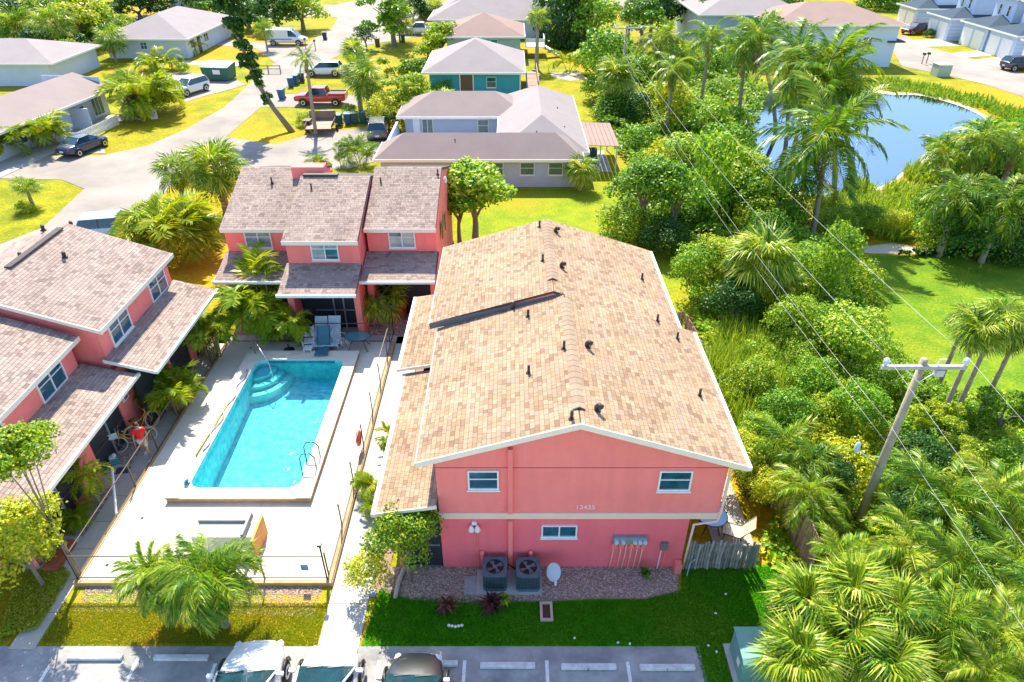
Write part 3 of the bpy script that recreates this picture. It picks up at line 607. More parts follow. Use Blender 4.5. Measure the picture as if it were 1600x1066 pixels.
# ---------------------------------------------------------------- coral building across the pool
bh = root('apartment_building', 'coral two storey building with three stepped shed roofs facing the far end of the pool', 'building', (-9, 31, 0))
sb = Shingles(shB)
for (x0, x1, ye, ze, yr, zr, gy, gz, wz) in [(-11.05,-7.40,29.9,5.0,34.6,6.56,28.15,3.08,3.68), (-7.36,-3.78,31.3,5.02,35.8,6.60,29.45,3.1,3.66), (-14.5,-11.09,31.3,5.02,35.8,6.60,29.45,3.1,3.66)]:
    s_ = (zr-ze)/(yr-ye); wy = ye+.3; yb = yr + 5
    prof = [(wy,0),(yb,0),(yb, zr-.33*5-.1),(yr,zr-.1),(wy,ze+s_*.3-.1)]
    MB().extr(prof, 'x', x0+.06, x1-.06).build('wall', coral, bh)
    rf = MB().extr([(ye,ze-.02),(yr,zr-.02),(yb+.3,zr-.33*5.3),(yb+.3,zr-.33*5.3-.12),(yr,zr-.15),(ye,ze-.15)], 'x', x0, x1).build('roof', roofbaseB, bh)
    sb.plane(rf, (x0, ye, ze), (1,0,0), (0,yr-ye,zr-ze), x1-x0, math.hypot(yr-ye, zr-ze))
    MB().box(x0-.01, x1+.01, ye-.035, ye-.003, ze-.2, ze+.0).build('fascia', fasc, bh)
    pr = MB().extr([(gy,gz-.02),(wy,wz-.02),(wy,wz-.15),(gy,gz-.13)], 'x', x0-.05, x1+.05 if x1 > -7.38 else x1).build('porch_roof', roofbaseB, bh)
    sb.plane(pr, (x0-.05, gy, gz), (1,0,0), (0,wy-gy,wz-gz), x1-x0+.05, math.hypot(wy-gy, wz-gz))
    MB().box(x0-.1, x1+.02, gy-.12, gy-.003, gz-.13, gz).build('gutter', white, bh)
    MB().box(x0+.2, x1-.2, wy-.12, wy-.02, .02, 2.95).build('porch_screen', dark, bh)
    if x0 < -14: MB().box(x0-.09, x0-.055, gy-.1, wy, gz-.1, gz+.05).build('fascia', white, bh)
    for xx in (x0+.05, x1-.35): MB().box(xx, xx+.3, gy+.9, wy-.13, 0, gz+.12).build('porch_wall', coral, bh)
sb.build()
for (x, y, z) in [(-9.12,30.2,4.42),(-12.8,31.6,4.40),(-5.55,31.6,4.40)]: window(bh, (x,y,z), 1.22, .98, -90, 2, 2, gm=glassc, t=.06)
MB().box(-11.6,-9.9,34.9,35.6,5.6,6.9).build('parapet', coral, bh)
MB().box(-10.9,-9.1,34.45,34.75,6.56,6.66).build('ridge_cap', vent_m, bh)
for p in [(-10.3,33.6,6.2),(-6.9,34.6,6.15),(-3.95,35.2,6.4),(-12.6,34.5,6.2)]: vent(bh, p)
m = MB()
for x in (-9.05,-8.55,-7.72): m.box(x-.03,x+.03,29.98,30.06,0,2.55)
m.box(-9.05,-7.72,29.98,30.06,2.5,2.56); m.box(-10.0,-7.72,29.98,30.06,1.1,1.14); m.build('screen_door', alum, bh)
MB().box(-3.74,-3.70,33.6,34.2,3.4,4.3).build('window', dark, bh); MB().box(-3.74,-3.70,35.2,35.7,3.2,4.1).build('window', dark, bh)
MB().lathe((-3.6,35.4,5.9),[(.10,0),(.10,.2),(.04,.3)],10).build('wall_lamp', white, bh)
# covered entry of the right unit: red chairs in the shade
for i, x in enumerate((-5.9, -5.0)):
    c = root('porch_chair', ['red cushioned chair under the porch nearer the fan palm', 'dark red chair under the porch nearer the tan roof'][i], 'chair', (x, 31.0, 0))
    rm = M('red_cushion', (.45,.05,.03), .8); fm = MB(); fm.box(x-.28,x+.28,30.75,31.25,.35,.45); fm.build('seat', rm, c)
    MB().box(x-.28,x+.28,31.2,31.3,.45,.95).build('backrest', rm, c)
    for dx in (-.25,.25):
        for dy in (-.2,.22): MB().box(x+dx-.02,x+dx+.02,31+dy-.02,31+dy+.02,0,.35).build('leg', black, c)
# ---------------------------------------------------------------- coral building left of the pool
ah = root('apartment_building', 'coral two storey building cut by the left edge with shaded porch roof beside the walk', 'building', (-18, 22, 0))
sa = Shingles(shB)
for (y0, y1, xe, ze, xr, zr, gx, gz, wx, wz) in [(21.95,28.6,-15.72,5.0,-20.0,6.48,-14.17,3.1,-16.05,3.62), (14.75,21.9,-16.6,4.78,-20.9,6.25,-14.92,3.0,-16.95,3.5)]:
    s_ = (zr-ze)/(xe-xr); xb = xr-5
    MB().extr([(wx,0),(xb,0),(xb,zr-.33*5-.1),(xr,zr-.1),(wx,ze+s_*(xe-wx)-.1)], 'y', y0+.25, y1-.15).build('wall', coral, ah)
    rf = MB().extr([(xe,ze-.02),(xr,zr-.02),(xb-.3,zr-.33*5.3-.02),(xb-.3,zr-.33*5.3-.14),(xr,zr-.15),(xe,ze-.15)], 'y', y0, y1).build('roof', roofbaseB, ah)
    ylo = y0
    sa.plane(rf, (xe, ylo, ze), (0,1,0), (xr-xe,0,zr-ze), y1-ylo, math.hypot(xr-xe, zr-ze))
    sa.plane(rf, (xb-.3, ylo, zr-.33*5.3), (0,1,0), (5.3,0,.33*5.3), y1-ylo, 5.3*math.hypot(1,.33))
    MB().box(xe+.003, xe+.035, y0-.01, y1+.01, ze-.19, ze).build('fascia', fasc, ah)
    rake(ah, xe, ze+.01, xr, zr+.01, y0-.001, .16); 
    pr = MB().extr([(gx,gz-.02),(wx,wz-.02),(wx,wz-.15),(gx,gz-.13)], 'y', y0, y1+.05).build('porch_roof', roofbase, ah)
    sa.plane(pr, (gx, ylo, gz), (0,1,0), (wx-gx,0,wz-gz), y1-ylo, math.hypot(wx-gx, wz-gz))
    MB().box(gx+.003, gx+.12, y0-.02, y1+.08, gz-.13, gz).build('gutter', fasc, ah)
    # the step face between the two porch roofs
    rake(ah, gx, gz+.02, wx, wz+.02, y0, .14, .03, white)
    px_ = -15.95 if y0 < 20 else -15.3
    MB().box(px_-.1, px_, y0+.3, y1-.1, .02, gz-.02).build('porch_screen', dark, ah)
    MB().box(px_-.05, px_+.03, y0+.3, y1-.1, .95, 1.0).build('screen_rail', bronze, ah)
for (y0, y1, x) in [(21.62,22.9,-15.93),(18.2,19.3,-15.93),(15.0,15.6,-15.93),(26.7,27.2,-15.27),(24.3,24.9,-15.27),(28.1,28.5,-15.27)]:
    MB().box(x-.12, x+.04, y0, y1, 0, 3.0).build('porch_wall', coral, ah)
for y in (15.85, 17.0, 20.5): MB().box(-15.94,-15.88,y-.03,y+.03,.02,2.95).build('screen_post', alum, ah)
sa.build()
for (x, y, z) in [(-16.05,27.2,4.16),(-16.05,23.65,4.22),(-16.95,20.15,4.05),(-16.95,16.6,3.98)]: window(ah, (x,y,z), 1.45, 1.02, 0, 2, 2, t=.06)
wb = MB().box(-15.89,-15.82,21.9,22.3,1.55,2.0).build('notice_box', white, ah); MB().box(-15.82,-15.80,21.98,22.22,1.62,1.93).build('box_panel', grey, wb)
for (px, py) in [(112,350),(33,399),(101,398),(13,463),(68,356)]:
    p = at(px, py+4, 6.1 if px > 20 else 5.9); vent(ah, (p.x, p.y, p.z), kind=1)
for (ya, yb, x, z) in [(24.2,28.0,-20.0,6.5),(15.2,21.5,-20.9,6.27)]: MB().box(x-.14,x+.14,ya,yb,z,z+.07).build('ridge_vent', roofbaseB, ah)
# ---------------------------------------------------------------- single storey houses further off
def hippts(x0, x1, y0, y1, ze, zr, gable=()):
    """ridge along the longer side"""
    w, d = x1-x0, y1-y0
    if w >= d:
        i = d/2; a = 0 if 'l' in gable else i; b = 0 if 'r' in gable else i; ym = (y0+y1)/2
        A, B = (x0+a, ym, zr), (x1-b, ym, zr)
    else:
        i = w/2; a = 0 if 'f' in gable else i; b = 0 if 'b' in gable else i; xm = (x0+x1)/2
        A, B = (xm, y0+a, zr), (xm, y1-b, zr)
    c = [(x0,y0,ze),(x1,y0,ze),(x1,y1,ze),(x0,y1,ze)]
    if w >= d: F = [[c[0],c[1],B,A],[c[1],c[2],B],[c[2],c[3],A,B],[c[3],c[0],A]]
    else: F = [[c[0],c[1],A],[c[1],c[2],B,A],[c[2],c[3],B],[c[3],c[0],A,B]]
    return c, F
def hiproof(par, x0, x1, y0, y1, ze, zr, mat, gable=(), fm=None, T=None):
    c, F = hippts(x0, x1, y0, y1, ze, zr, gable); m = MB()
    T = T or (lambda p: p)
    for f in F: m.poly([T(p) for p in f])
    m.poly([T((p[0], p[1], ze-.001)) for p in c[::-1]]); r = m.build('roof', mat, par)
    f = MB(); t = .05
    for (a, b, q, s) in [(x0-t,x1+t,y0-t,y0),(x0-t,x1+t,y1,y1+t),(x0-t,x0,y0,y1),(x1,x1+t,y0,y1)]:
        vs = [T(p) for p in [(a,q,ze-.18),(b,q,ze-.18),(b,s,ze-.18),(a,s,ze-.18),(a,q,ze+.02),(b,q,ze+.02),(b,s,ze+.02),(a,s,ze+.02)]]
        f.add(vs, [(0,3,2,1),(4,5,6,7),(0,1,5,4),(1,2,6,5),(2,3,7,6),(3,0,4,7)])
    f.build('fascia', fm or white, par); return r
def roofm(name, c): return M(name, c, .9, .10, .5, bump=.5, bscale=9, spec=.2, detail=8, col2=tuple(min(1,k*1.16) for k in c))
rC = roofm('roof_shingle_pink_grey', (.25,.20,.19)); rW = roofm('roof_pale', (.27,.235,.235)); rBr = roofm('roof_brown', (.27,.19,.165)); rG = roofm('roof_blue_grey', (.045,.07,.10))
bluew = M('wall_greyblue', (.42,.48,.60), .8, .06, 1); teal = M('wall_teal', (.05,.36,.46), .8, .08, 1); whitew = M('wall_white', (.52,.60,.72), .8, .05, 1)
C = root('house', 'grey blue single storey house with U shaped pinkish roof behind the far coral building', 'house', (-2, 55, 0))
MB().box(-9.9,4.9,50.3,53.8,0,2.2).build('wall', bluew, C); MB().box(-.2,5.3,53.8,66,0,2.2).build('wall', bluew, C); MB().box(-9.6,-.2,62,66.5,0,2.2).build('wall', bluew, C)
hiproof(C, -10.3, 5.4, 49.8, 54.0, 2.3, 3.7, rC, gable=()); 
hiproof(C, -1.2, 5.9, 51.5, 68.5, 2.32, 4.2, rW); hiproof(C, -10.2, 1.5, 61.3, 67.5, 2.31, 3.8, rC)
for x in (1.15, 3.3, -1.2, -4): window(C, (x, 50.3, 1.45), 1.0, .9, -90, 1, 2)
window(C, (-7.6,62,1.3), .9, 1.2, -90, 2, 1); window(C, (-2.6,62,1.3), .9, 1.1, -90, 1, 2)
MB().box(-8.9,-8.3,61.95,62.0,0,2.0).build('door', white, C); MB().box(-10.4,-10.2,54.2,62,0,1.7).build('garden_wall', whitew, C)
MB().box(-10,-.3,54.2,61.8,.0,.03).build('patio_floor', conc, C)
m = MB()
for i in range(8): x = 5.6 + i*.36; m.box(x, x+.33, 53.2, 59.6, 2.28-.01*i, 2.33-.01*i)
m.build('lean_to_roof', rBr, C)
for (x, y) in ((8.3,53.4),(8.3,59.2),(7.0,53.4)): MB().box(x-.05,x+.05,y-.05,y+.05,0,2.25).build('post', white, C)
MB().box(5.5,8.0,53.6,59.0,.0,.05).build('patio_floor', conc, C); MB().box(5.8,6.9,54.5,55.3,.05,1.5).build('cabinet', M('teal_cabinet', (.04,.12,.16), .6), C)
for p in [(1.9,52.7,3.3),(-4.3,51.3,3.1),(3.9,60,3.2),(-8,63.6,2.9),(4.2,55,3.0)]: vent(C, p)
D = root('house', 'teal walled house with pale pyramid roof standing behind the pink grey roofs', 'house', (-4, 80, 0))
MB().box(-8.8,.9,76.2,86.8,0,2.9).build('wall', teal, D); hiproof(D, -9.5, 1.4, 75.6, 87.4, 3.0, 5.4, rW)
window(D, (-2.2,76.2,1.9), .95, 1.0, -90, 1, 2); MB().box(-5.5,-4.2,76.12,76.19,.3,2.6).build('door', M('brown_door', (.16,.09,.06), .6), D); 
m = MB(); m.box(-5.62,-5.5,76.1,76.19,.3,2.7); m.box(-4.2,-4.08,76.1,76.19,.3,2.7); m.build('door_frame', white, D); MB().box(.8,.95,76.1,76.19,0,2.9).build('corner_trim', white, D)
m = MB()
for i in range(9): m.box(1.6, 2.9, 77+i*1.0, 77.8+i*1.0, .9-.0*i, .98)
m.box(2.85,2.92,76.8,86,.9,1.9); m.build('side_deck', wood_b, D)
E2 = root('house', 'grey green house with brown hipped roof behind the teal house', 'house', (-4, 101, 0))
MB().box(-8.6,1.1,97,106.5,0,3.0).build('wall', M('wall_sage', (.36,.46,.48), .8, .05, 1), E2); hiproof(E2, -9.4, 1.7, 96.2, 107.2, 3.1, 5.3, rBr, fm=white)
window(E2, (-2.4,97,2.1), .9, 1.0, -90, 1, 2)
m = MB(); m.box(1.8,4.4,99,103,1.3,1.42); m.box(4.35,4.42,99,103,1.4,2.4); m.box(1.8,4.4,98.95,99.0,1.9,2.4)
for i in range(8): m.box(4.4+i*.3,4.7+i*.3,99,100.2,1.3-i*.17,1.38-i*.17)
m.build('side_stair', white, E2)
E3 = root('house', 'pale roofed house behind the brown hipped roof', 'house', (-5, 118, 0))
MB().box(-12,6,113,122,0,2.7).build('wall', whitew, E3); hiproof(E3, -12.7, 14, 112.4, 122.6, 2.8, 5.0, rW, fm=white); hiproof(E3, -12.5, 1, 118, 130, 2.79, 5.6, rW)
window(E3, (-10.5,113,1.5), 1, 1, -90)
E = root('house', 'white walled house with pale hipped roof beyond the green dumpster', 'house', (-48, 104, 0))
MB().box(-54.5,-43.8,98.5,116,0,2.5).build('wall', whitew, E); hiproof(E, -55.3, -43.0, 97.6, 117, 2.6, 4.9, rW)
window(E, (-52.5,98.5,1.6), .9, .9, -90); window(E, (-49.5,98.5,1.6), .8, .8, -90)
for y in (100.5,105.5): window(E, (-43.8,y,1.5), 1.5, 1.0, 0)
MB().box(-43.82,-43.75,102.3,103.3,0,2.1).build('door', dark, E)
# the long house at the far left, turned
F_ = root('house', 'long pale house with broad pink grey roof and white picket patio at the left edge', 'house', (-43, 65, 0))
ax = (at(182,136,2.6) - at(72,179,2.6)); ax.z = 0; Lf = ax.length; ax.normalize(); ay = Vector((-ax.y, ax.x, 0)); OO = at(72,179,2.6)
def TF(p): q = OO + ax*p[0] + ay*p[1]; return (q.x, q.y, p[2])
def tb(x0,x1,y0,y1,z0,z1,name,mat,par):
    m = MB(); m.add([TF(p) for p in [(x0,y0,z0),(x1,y0,z0),(x1,y1,z0),(x0,y1,z0),(x0,y0,z1),(x1,y0,z1),(x1,y1,z1),(x0,y1,z1)]],
       [(0,3,2,1),(4,5,6,7),(0,1,5,4),(1,2,6,5),(2,3,7,6),(3,0,4,7)]); return m.build(name, mat, par)
m = MB(); rw = 8.6
for f in [[(-14,0,2.6),(Lf,0,2.6),(Lf,rw/2,3.9),(-14,rw/2,3.9)], [(-14,rw,2.6),(Lf,rw,2.6),(Lf,rw/2,3.9),(-14,rw/2,3.9)]]: m.poly([TF(p) for p in f])
m.build('roof', rC, F_)
tb(-14,Lf-.3,1.3,rw-.5,0,2.45,'wall',whitew,F_); tb(-14,Lf,-.06,0,2.42,2.62,'fascia',white,F_); tb(Lf-.35,Lf-.3,1.4,rw-1,2.4,3.6,'gable',whitew,F_)
angF = math.degrees(math.atan2(-ay.y, -ay.x))
for s_, w_ in ((8.3,1.5),(6.0,.7),(1.5,.8),(-2,.8)): window(F_, TF((s_,1.3,1.2)), w_, 1.7 if w_ > 1 else 1.0, angF, 3 if w_ > 1 else 1, 1)
tb(4.3,4.45,-.6,1.3,0,2.0,'partition',whitew,F_); tb(-14,Lf-1,-1.5,1.3,0,.05,'patio_floor',conc,F_)
pf = root('picket_fence', 'low white picket fence round the patio of the long pale house', 'fence', (-43, 62, 0))
for i in range(26): tb(.2+i*.23,.36+i*.23,-2.12,-2.08,.1,1.0,'picket',white,pf)
tb(.2,6.2,-2.08,-2.04,.3,.38,'rail',white,pf); tb(.2,6.2,-2.08,-2.04,.8,.88,'rail',white,pf); tb(.14,.2,-2.1,0,.1,1.0,'side_panel',white,pf)
bf = root('metal_fence', 'short black metal fence panels standing right of the white picket fence', 'fence', (-41, 68, 0))
for i in range(3):
    q = MB()
    for k in range(8): a = 6.5+i*1.15+k*.13; z = TF((a,-2.2-(i%2)*.3,0)); q.box(z[0]-.01,z[0]+.01,z[1]-.01,z[1]+.01,0,1.25)
    q.build('panel', black, bf); z0 = TF((6.5+i*1.15,-2.2-(i%2)*.3,1.2)); z1 = TF((6.5+i*1.15+.95,-2.2-(i%2)*.3,1.2)); MB().tube([z0,z1],.02,4).build('rail', black, bf)
G_ = root('house', 'pale roof of the house with a blue tree shadow at the left edge', 'house', (-52, 80, 0))
q0 = at(92,95,2.6); hiproof(G_, q0.x-16, q0.x, q0.y-1.5, q0.y+10, 2.6, 4.3, rW); MB().box(q0.x-15, q0.x-.8, q0.y-1, q0.y+9.5, 0, 2.5).build('wall', whitew, G_)
# white building and the town houses at the top right
Wb = root('house', 'tall white end walled building with grey hipped roof beyond the pond', 'building', (42, 98, 0))
MB().box(33,48.6,93,104,0,5.0).build('wall', M('wall_bright_white', (.58,.68,.82), .8, .04, 1), Wb); hiproof(Wb, 32.3, 49.4, 92.4, 104.8, 5.05, 7.0, rBr)
MB().box(47.5,49.6,92.5,95,3.0,3.15).build('canopy', rG, Wb); hiproof(Wb, 25, 40, 100, 120, 5.2, 8.2, rW)
MB().box(26,39,101,119,0,5.1).build('wall', whitew, Wb); window(Wb, (45,93,2.9), 1.0, 1.2, -90)
for k, (px, py, lb) in enumerate([(1436,46,'farthest grey roofed town house beside the green field'), (1488,64,'second town house from the far end with twin garage doors'), (1545,80,'third town house with round shrub before its side wall'), (1590,95,'nearest town house cut by the right edge of the picture'), (1650,118,'town house mostly outside the right edge')]):
    p = at(px, py); T = root('town_house', lb, 'house', (p.x, p.y, 0), 'staggered white town houses with garages')
    x, y = p.x-1.2, p.y
    wm = M('siding_white', (.50,.60,.76), .7, .05, 1)
    MB().box(x, x+9, y-.2, y+5.8, 0, 3.1).build('wall', wm, T); MB().box(x+3.2, x+14, y+.5, y+5.2, 3.1, 6.6).build('wall', wm, T)
    hiproof(T, x-.5, x+9.5, y-.7, y+6.2, 3.15, 4.3, rG); hiproof(T, x+2.7, x+14.6, y, y+5.8, 6.65, 8.2, rG)
    for yy in (y+.4, y+3.2): MB().box(x-.06, x-.005, yy, yy+2.3, 0, 2.4).build('garage_door', white, T)
    for yy in (y+1.8, y+3.8): window(T, (x+3.2, yy, 4.9), .5, 1.3, 180, 1, 2, gm=dark)
    window(T, (x+7, y+.6, 4.9), .9, 1.1, -90, 1, 2, gm=dark)
    for i in range(5): MB().box(x+.05, x+8.9, y-.215, y-.203, .5+i*.5, .52+i*.5).build('siding_seam', rG, T)
for k, (x, y, l) in enumerate([(40,170,'blue grey houses row far behind the white building, left one'),(54,175,'pale blue house far behind the white building, right one')]):
    h_ = root('house', ['far pale blue house beyond the white building, partly behind palms','far pale blue house right of its twin at the top edge'][k], 'house', (x,y,0), 'far houses at the top right')
    MB().box(x-6,x+6,y,y+10,0,5).build('wall', M('wall_paleblue', (.45,.62,.78), .8), h_); hiproof(h_, x-6.6,x+6.6,y-.6,y+10.6,5.05,7.5,rG)
    for i in range(3): window(h_, (x-3.5+i*3.5,y,3.2), 1,1.2,-90)
hb = root('house', 'small white house far off behind the trees at the top left', 'house', (-62,150,0))
MB().box(-68,-56,150,158,0,2.6).build('wall', whitew, hb); hiproof(hb,-69,-55,149,159,2.6,4.4,rW); window(hb, (-60,150,1.5),1.2,1,-90)
hb = root('house', 'blue walled far house with long white roof in the top left corner', 'house', (-128,165,0))
MB().box(-140,-104,165,175,0,2.6).build('wall', bluew, hb); hiproof(hb,-141,-103,164,176,2.6,4.6,rW); window(hb, (-112,165,1.5),1.2,1,-90)
# ============================================================ VEGETATION
def kites(P, D, Wd, L, wid, droop=None, mid=.45):
    """kite leaves: base P, direction D, side Wd, length L, half width wid"""
    P, D, Wd = [np.asarray(a, float) for a in (P, D, Wd)]; L = np.asarray(L, float)[:,None]; wid = np.asarray(wid, float)[:,None]
    m = P + D*L*mid; tip = P + D*L
    if droop is not None: tip = tip + np.array([0,0,-1.0])*L*np.asarray(droop, float)[:,None]
    V = np.stack([P, m + Wd*wid, tip, m - Wd*wid], 1).reshape(-1, 3); n = len(P)
    return V, np.arange(4*n).reshape(-1, 4)
def unit(a): return a / (np.linalg.norm(a, axis=-1, keepdims=True) + 1e-9)
def leafcloud(name, blobs, n, size, mat, seed=0, flat=.35, shell=(.72,1.06)):
    g = np.random.default_rng(seed); blobs = np.array(blobs, float); area = blobs[:,3]*blobs[:,4] + blobs[:,4]*blobs[:,5]; k = g.choice(len(blobs), n, p=area/area.sum())
    d = unit(g.normal(size=(n, 3))); d[:,2] = np.where(d[:,2] < -.35, -d[:,2], d[:,2]); b = blobs[k]
    ph = g.uniform(0, 6.28, len(blobs))[k]
    lump = 1 + .13*np.sin(d[:,0]*7+ph)*np.sin(d[:,1]*6+ph*2) + .08*np.sin(d[:,2]*11+ph) + .07*np.sin(d[:,0]*17+ph*3)
    r = g.uniform(shell[0], shell[1], n) * lump; P = b[:,:3] + d*b[:,3:6]*r[:,None]
    nrm = unit(d*1.0 + g.normal(size=(n, 3))*.65 + np.array([0,0,flat])); t = unit(np.cross(nrm, g.normal(size=(n,3)))); s = np.cross(nrm, t)
    L = size*g.uniform(.6, 1.35, n); V, F = kites(P - t*L[:,None]*.5, t, s, L, L*.36, g.uniform(0, .3, n))
    return npmesh(name, V, F, mat)
def blobset(kind, seed):
    g = random.Random(seed)
    if kind == 'broad':
        B = [(0,0,.15,.62,.62,.5)]
        for i in range(9): a = i*.7+g.uniform(-.3,.3); r = g.uniform(.42,.72); q = g.uniform(.26,.44); B.append((r*math.cos(a), r*math.sin(a), g.uniform(-.35,.42), q, q, q*.85))
        for i in range(3): B.append((g.uniform(-.3,.3), g.uniform(-.3,.3), g.uniform(.45,.7), .3, .3, .25))
    elif kind == 'mound':
        B = [(0,0,-.1,.8,.8,.85)]
        for i in range(8): a = i*.8+g.uniform(-.3,.3); B.append((.6*math.cos(a), .6*math.sin(a), g.uniform(-.6,.3), .4, .4, .42))
        for i in range(3): B.append((g.uniform(-.4,.4), g.uniform(-.4,.4), g.uniform(.4,.62), .33, .33, .3))
    elif kind == 'column':
        B = [(g.uniform(-.06,.06), g.uniform(-.06,.06), z, .62, .62, .5) for z in (-.8,-.4,0,.4,.7)] + [(g.uniform(-.3,.3),g.uniform(-.3,.3),z,.45,.45,.35) for z in (-.6,-.1,.3,.8,.95)]
    else:
        B = []
        for i in range(16): a = g.uniform(0,6.28); r = g.uniform(.1,.85); q = g.uniform(.16,.3); B.append((r*math.cos(a), r*math.sin(a), g.uniform(-.5,.6), q, q, q*.8))
    return B
_cache = {}
def crown(kind, mat, v, n, size):
    k = (kind, mat.name, v, n)
    if k not in _cache: _cache[k] = leafcloud('foliage', blobset(kind, v*13+5), n, size, mat, v)
    return _cache[k]
def limbs(h, r, tr, seed, crown_c, R_):
    g = random.Random(seed); m = MB(); m.tube([(0,0,-.1),(g.uniform(-.1,.1)*h*.3,g.uniform(-.1,.1)*h*.3,h*.5),(0,0,h)], [tr*1.25, tr*.9, tr*.65], 7)
    for i in range(5):
        a = i*1.26+g.uniform(-.4,.4); q = R_*g.uniform(.45,.75); z = crown_c+R_*g.uniform(-.1,.35)
        m.tube([(0,0,h*g.uniform(.55,.95)), (q*.4*math.cos(a), q*.4*math.sin(a), (h+z)*.5), (q*math.cos(a), q*math.sin(a), z)], [tr*.5, tr*.35, tr*.12], 5)
    return m
def tree(px, pyb, pyc, rpx, label, mat=None, kind='broad', group=None, cat='tree', name='tree', n=2600, size=.10, asp=.85, tr=None, rz=None, v=None, fr=None):
    """px, pyb: foot of the plant in the picture; pyc, rpx: crown centre height and radius"""
    p = at(px, pyb); q_ = aty(px, pyc, p.y); zc = q_.z; p.x = q_.x; r = rpx*mpp(p.y, zc)*(1.5 if pyb < 110 and px < 500 else 1.3 if pyb < 400 else 1.15); mat = mat or lf_b
    v = v if v is not None else (px*7+pyb) % 3
    t = root(name, label, cat, (p.x, p.y, 0), group, rz=random.uniform(0, 6.28))
    if cat == 'tree' or tr:
        limbs(max(.3, zc*.75), r, tr or max(.06, r*.07), px, zc, r).build('trunk', bark, t, 'auto', local=True)
    zz = max(zc, r*asp*.55) if kind != 'mound' else max(zc, .1)
    inst('crown' if cat == 'tree' else 'foliage', crown(kind, mat, v, n, size), t, (0,0,zz), None, (r, r, r*asp))
    return t
# ---- palm fronds, three variants each, one metre long
def pinnate(name, mat, seed, npair=26, ll=.34, lw=.022, droop=.55, curl=.5, ragged=.0, plume=False):
    g = np.random.default_rng(seed); m = MB(); pts = []; x = z = 0.0; a = .12
    N = 10; ang = []
    for i in range(N+1):
        pts.append((x, 0, z)); ang.append(a); x += math.cos(a)/N; z += math.sin(a)/N; a -= (droop/N)*(1+i*.14)
    m.tube(pts, [.013 - .0105*i/N for i in range(N+1)], 3, False); V0 = np.array(m.v); F0 = np.array(m.f)
    P, D, Wd, L, w, dr = [], [], [], [], [], []
    for k in range(npair):
        s = .10 + .88*k/(npair-1); i = min(int(s*N), N-1); f = s*N-i
        p = np.array(pts[i])*(1-f) + np.array(pts[i+1])*f; an = ang[i]; T = np.array([math.cos(an), 0, math.sin(an)]); U = np.array([-math.sin(an), 0, math.cos(an)])
        for sd in (-1, 1):
            if g.random() < ragged: continue
            fwd = .35 + .75*s; up = .35 - .2*s + g.normal()*.12
            if plume: up += g.uniform(-.7, .5)
            d = unit(np.array([0, sd, 0.])*1.0 + T*fwd + U*up); le = ll*math.sin(math.pi*(.18+.74*s))**.6*g.uniform(.85, 1.1)
            P.append(p); D.append(d); Wd.append(unit(np.cross(d, np.array([0,0,1.]))*.45 + T*.8)); L.append(le); w.append(lw*.5); dr.append(curl*g.uniform(.6, 1.3))
    V, F = kites(P, D, Wd, L, w, dr)
    V = np.vstack([V0, V]); F = np.vstack([F0, F+len(V0)]); return npmesh(name, V, F, mat)
def fan(name, mat, seed, nseg=26, pet=.45, bl=.62, droop=.35, spread=2.3):
    g = np.random.default_rng(seed); m = MB(); m.tube([(0,0,0),(pet*.5,0,.035),(pet,0,.02)], [.014,.011,.009], 3, False); V0 = np.array(m.v); F0 = np.array(m.f)
    P, D, Wd, L, w, dr = [], [], [], [], [], []
    for k in range(nseg):
        t = -spread + 2*spread*k/(nseg-1); d = np.array([math.cos(t), math.sin(t)*.95, .22*abs(math.sin(t)) - .10 + g.normal()*.07]); d = unit(d)
        P.append((pet-.02, 0, .02)); D.append(d); Wd.append(unit(np.array([-math.sin(t), math.cos(t), .45*(1 if k % 2 else -1)]))); L.append(bl*(.72+.28*math.cos(t*.6))*g.uniform(.9,1.08)); w.append(bl*.03); dr.append(droop*g.uniform(.5, 1.4))
    P, D, Wd, L, w, dr = map(np.array, (P, D, Wd, L, w, dr))
    # two-piece blades: stiff half then hanging half
    mid = P + D*(L*.55)[:,None]; V = []; F = []
    a = P; tip = mid + unit(D + np.array([0,0,-1.])*dr[:,None]*2.2)*(L*.45)[:,None]
    Vs = np.stack([a, mid + Wd*w[:,None], tip, mid - Wd*w[:,None]], 1).reshape(-1,3); Fs = np.arange(len(Vs)).reshape(-1,4)
    return npmesh(name, np.vstack([V0, Vs]), np.vstack([F0, Fs+len(V0)]), mat)
FR = {
 'coco': [pinnate('coconut_frond', lf_p, s, 34, .31, .034, .62+.12*s, .48) for s in range(3)],
 'areca': [pinnate('areca_frond', lf_a, 10+s, 22, .40, .075, .95+.2*s, .22) for s in range(3)],
 'queen': [pinnate('feather_frond', lf_p, 20+s, 38, .30, .032, .85+.2*s, .55, plume=True) for s in range(3)],
 'queeny': [pinnate('feather_frond', lf_f, 25+s, 38, .30, .034, .80+.2*s, .45) for s in range(3)],
 'fan': [fan('fan_frond', lf_p, 30+s, 28, .5, .62, .30+.12*s) for s in range(3)],
 'fany': [fan('fan_frond', lf_f, 40+s, 36, .38, .78, .35+.2*s) for s in range(3)],
 'dead': [fan('dead_frond', dead, 50+s, 18, .4, .6, .8) for s in range(2)],
 'deadp': [pinnate('dead_frond', dead, 55+s, 20, .26, .03, 1.2, .8) for s in range(2)],
}
def ang_frond(t, me, R_, az, el, roll=0, base=(0,0,0), name='frond', s=None):
    return inst(name, me, t, base, (roll, -el, az), s or R_)
def trunk_path(h, lean, bend=.3):
    lx, ly = lean; return [(lx*(k/6)**(1+bend), ly*(k/6)**(1+bend), h*k/6 - (.15 if k == 0 else 0)) for k in range(7)]
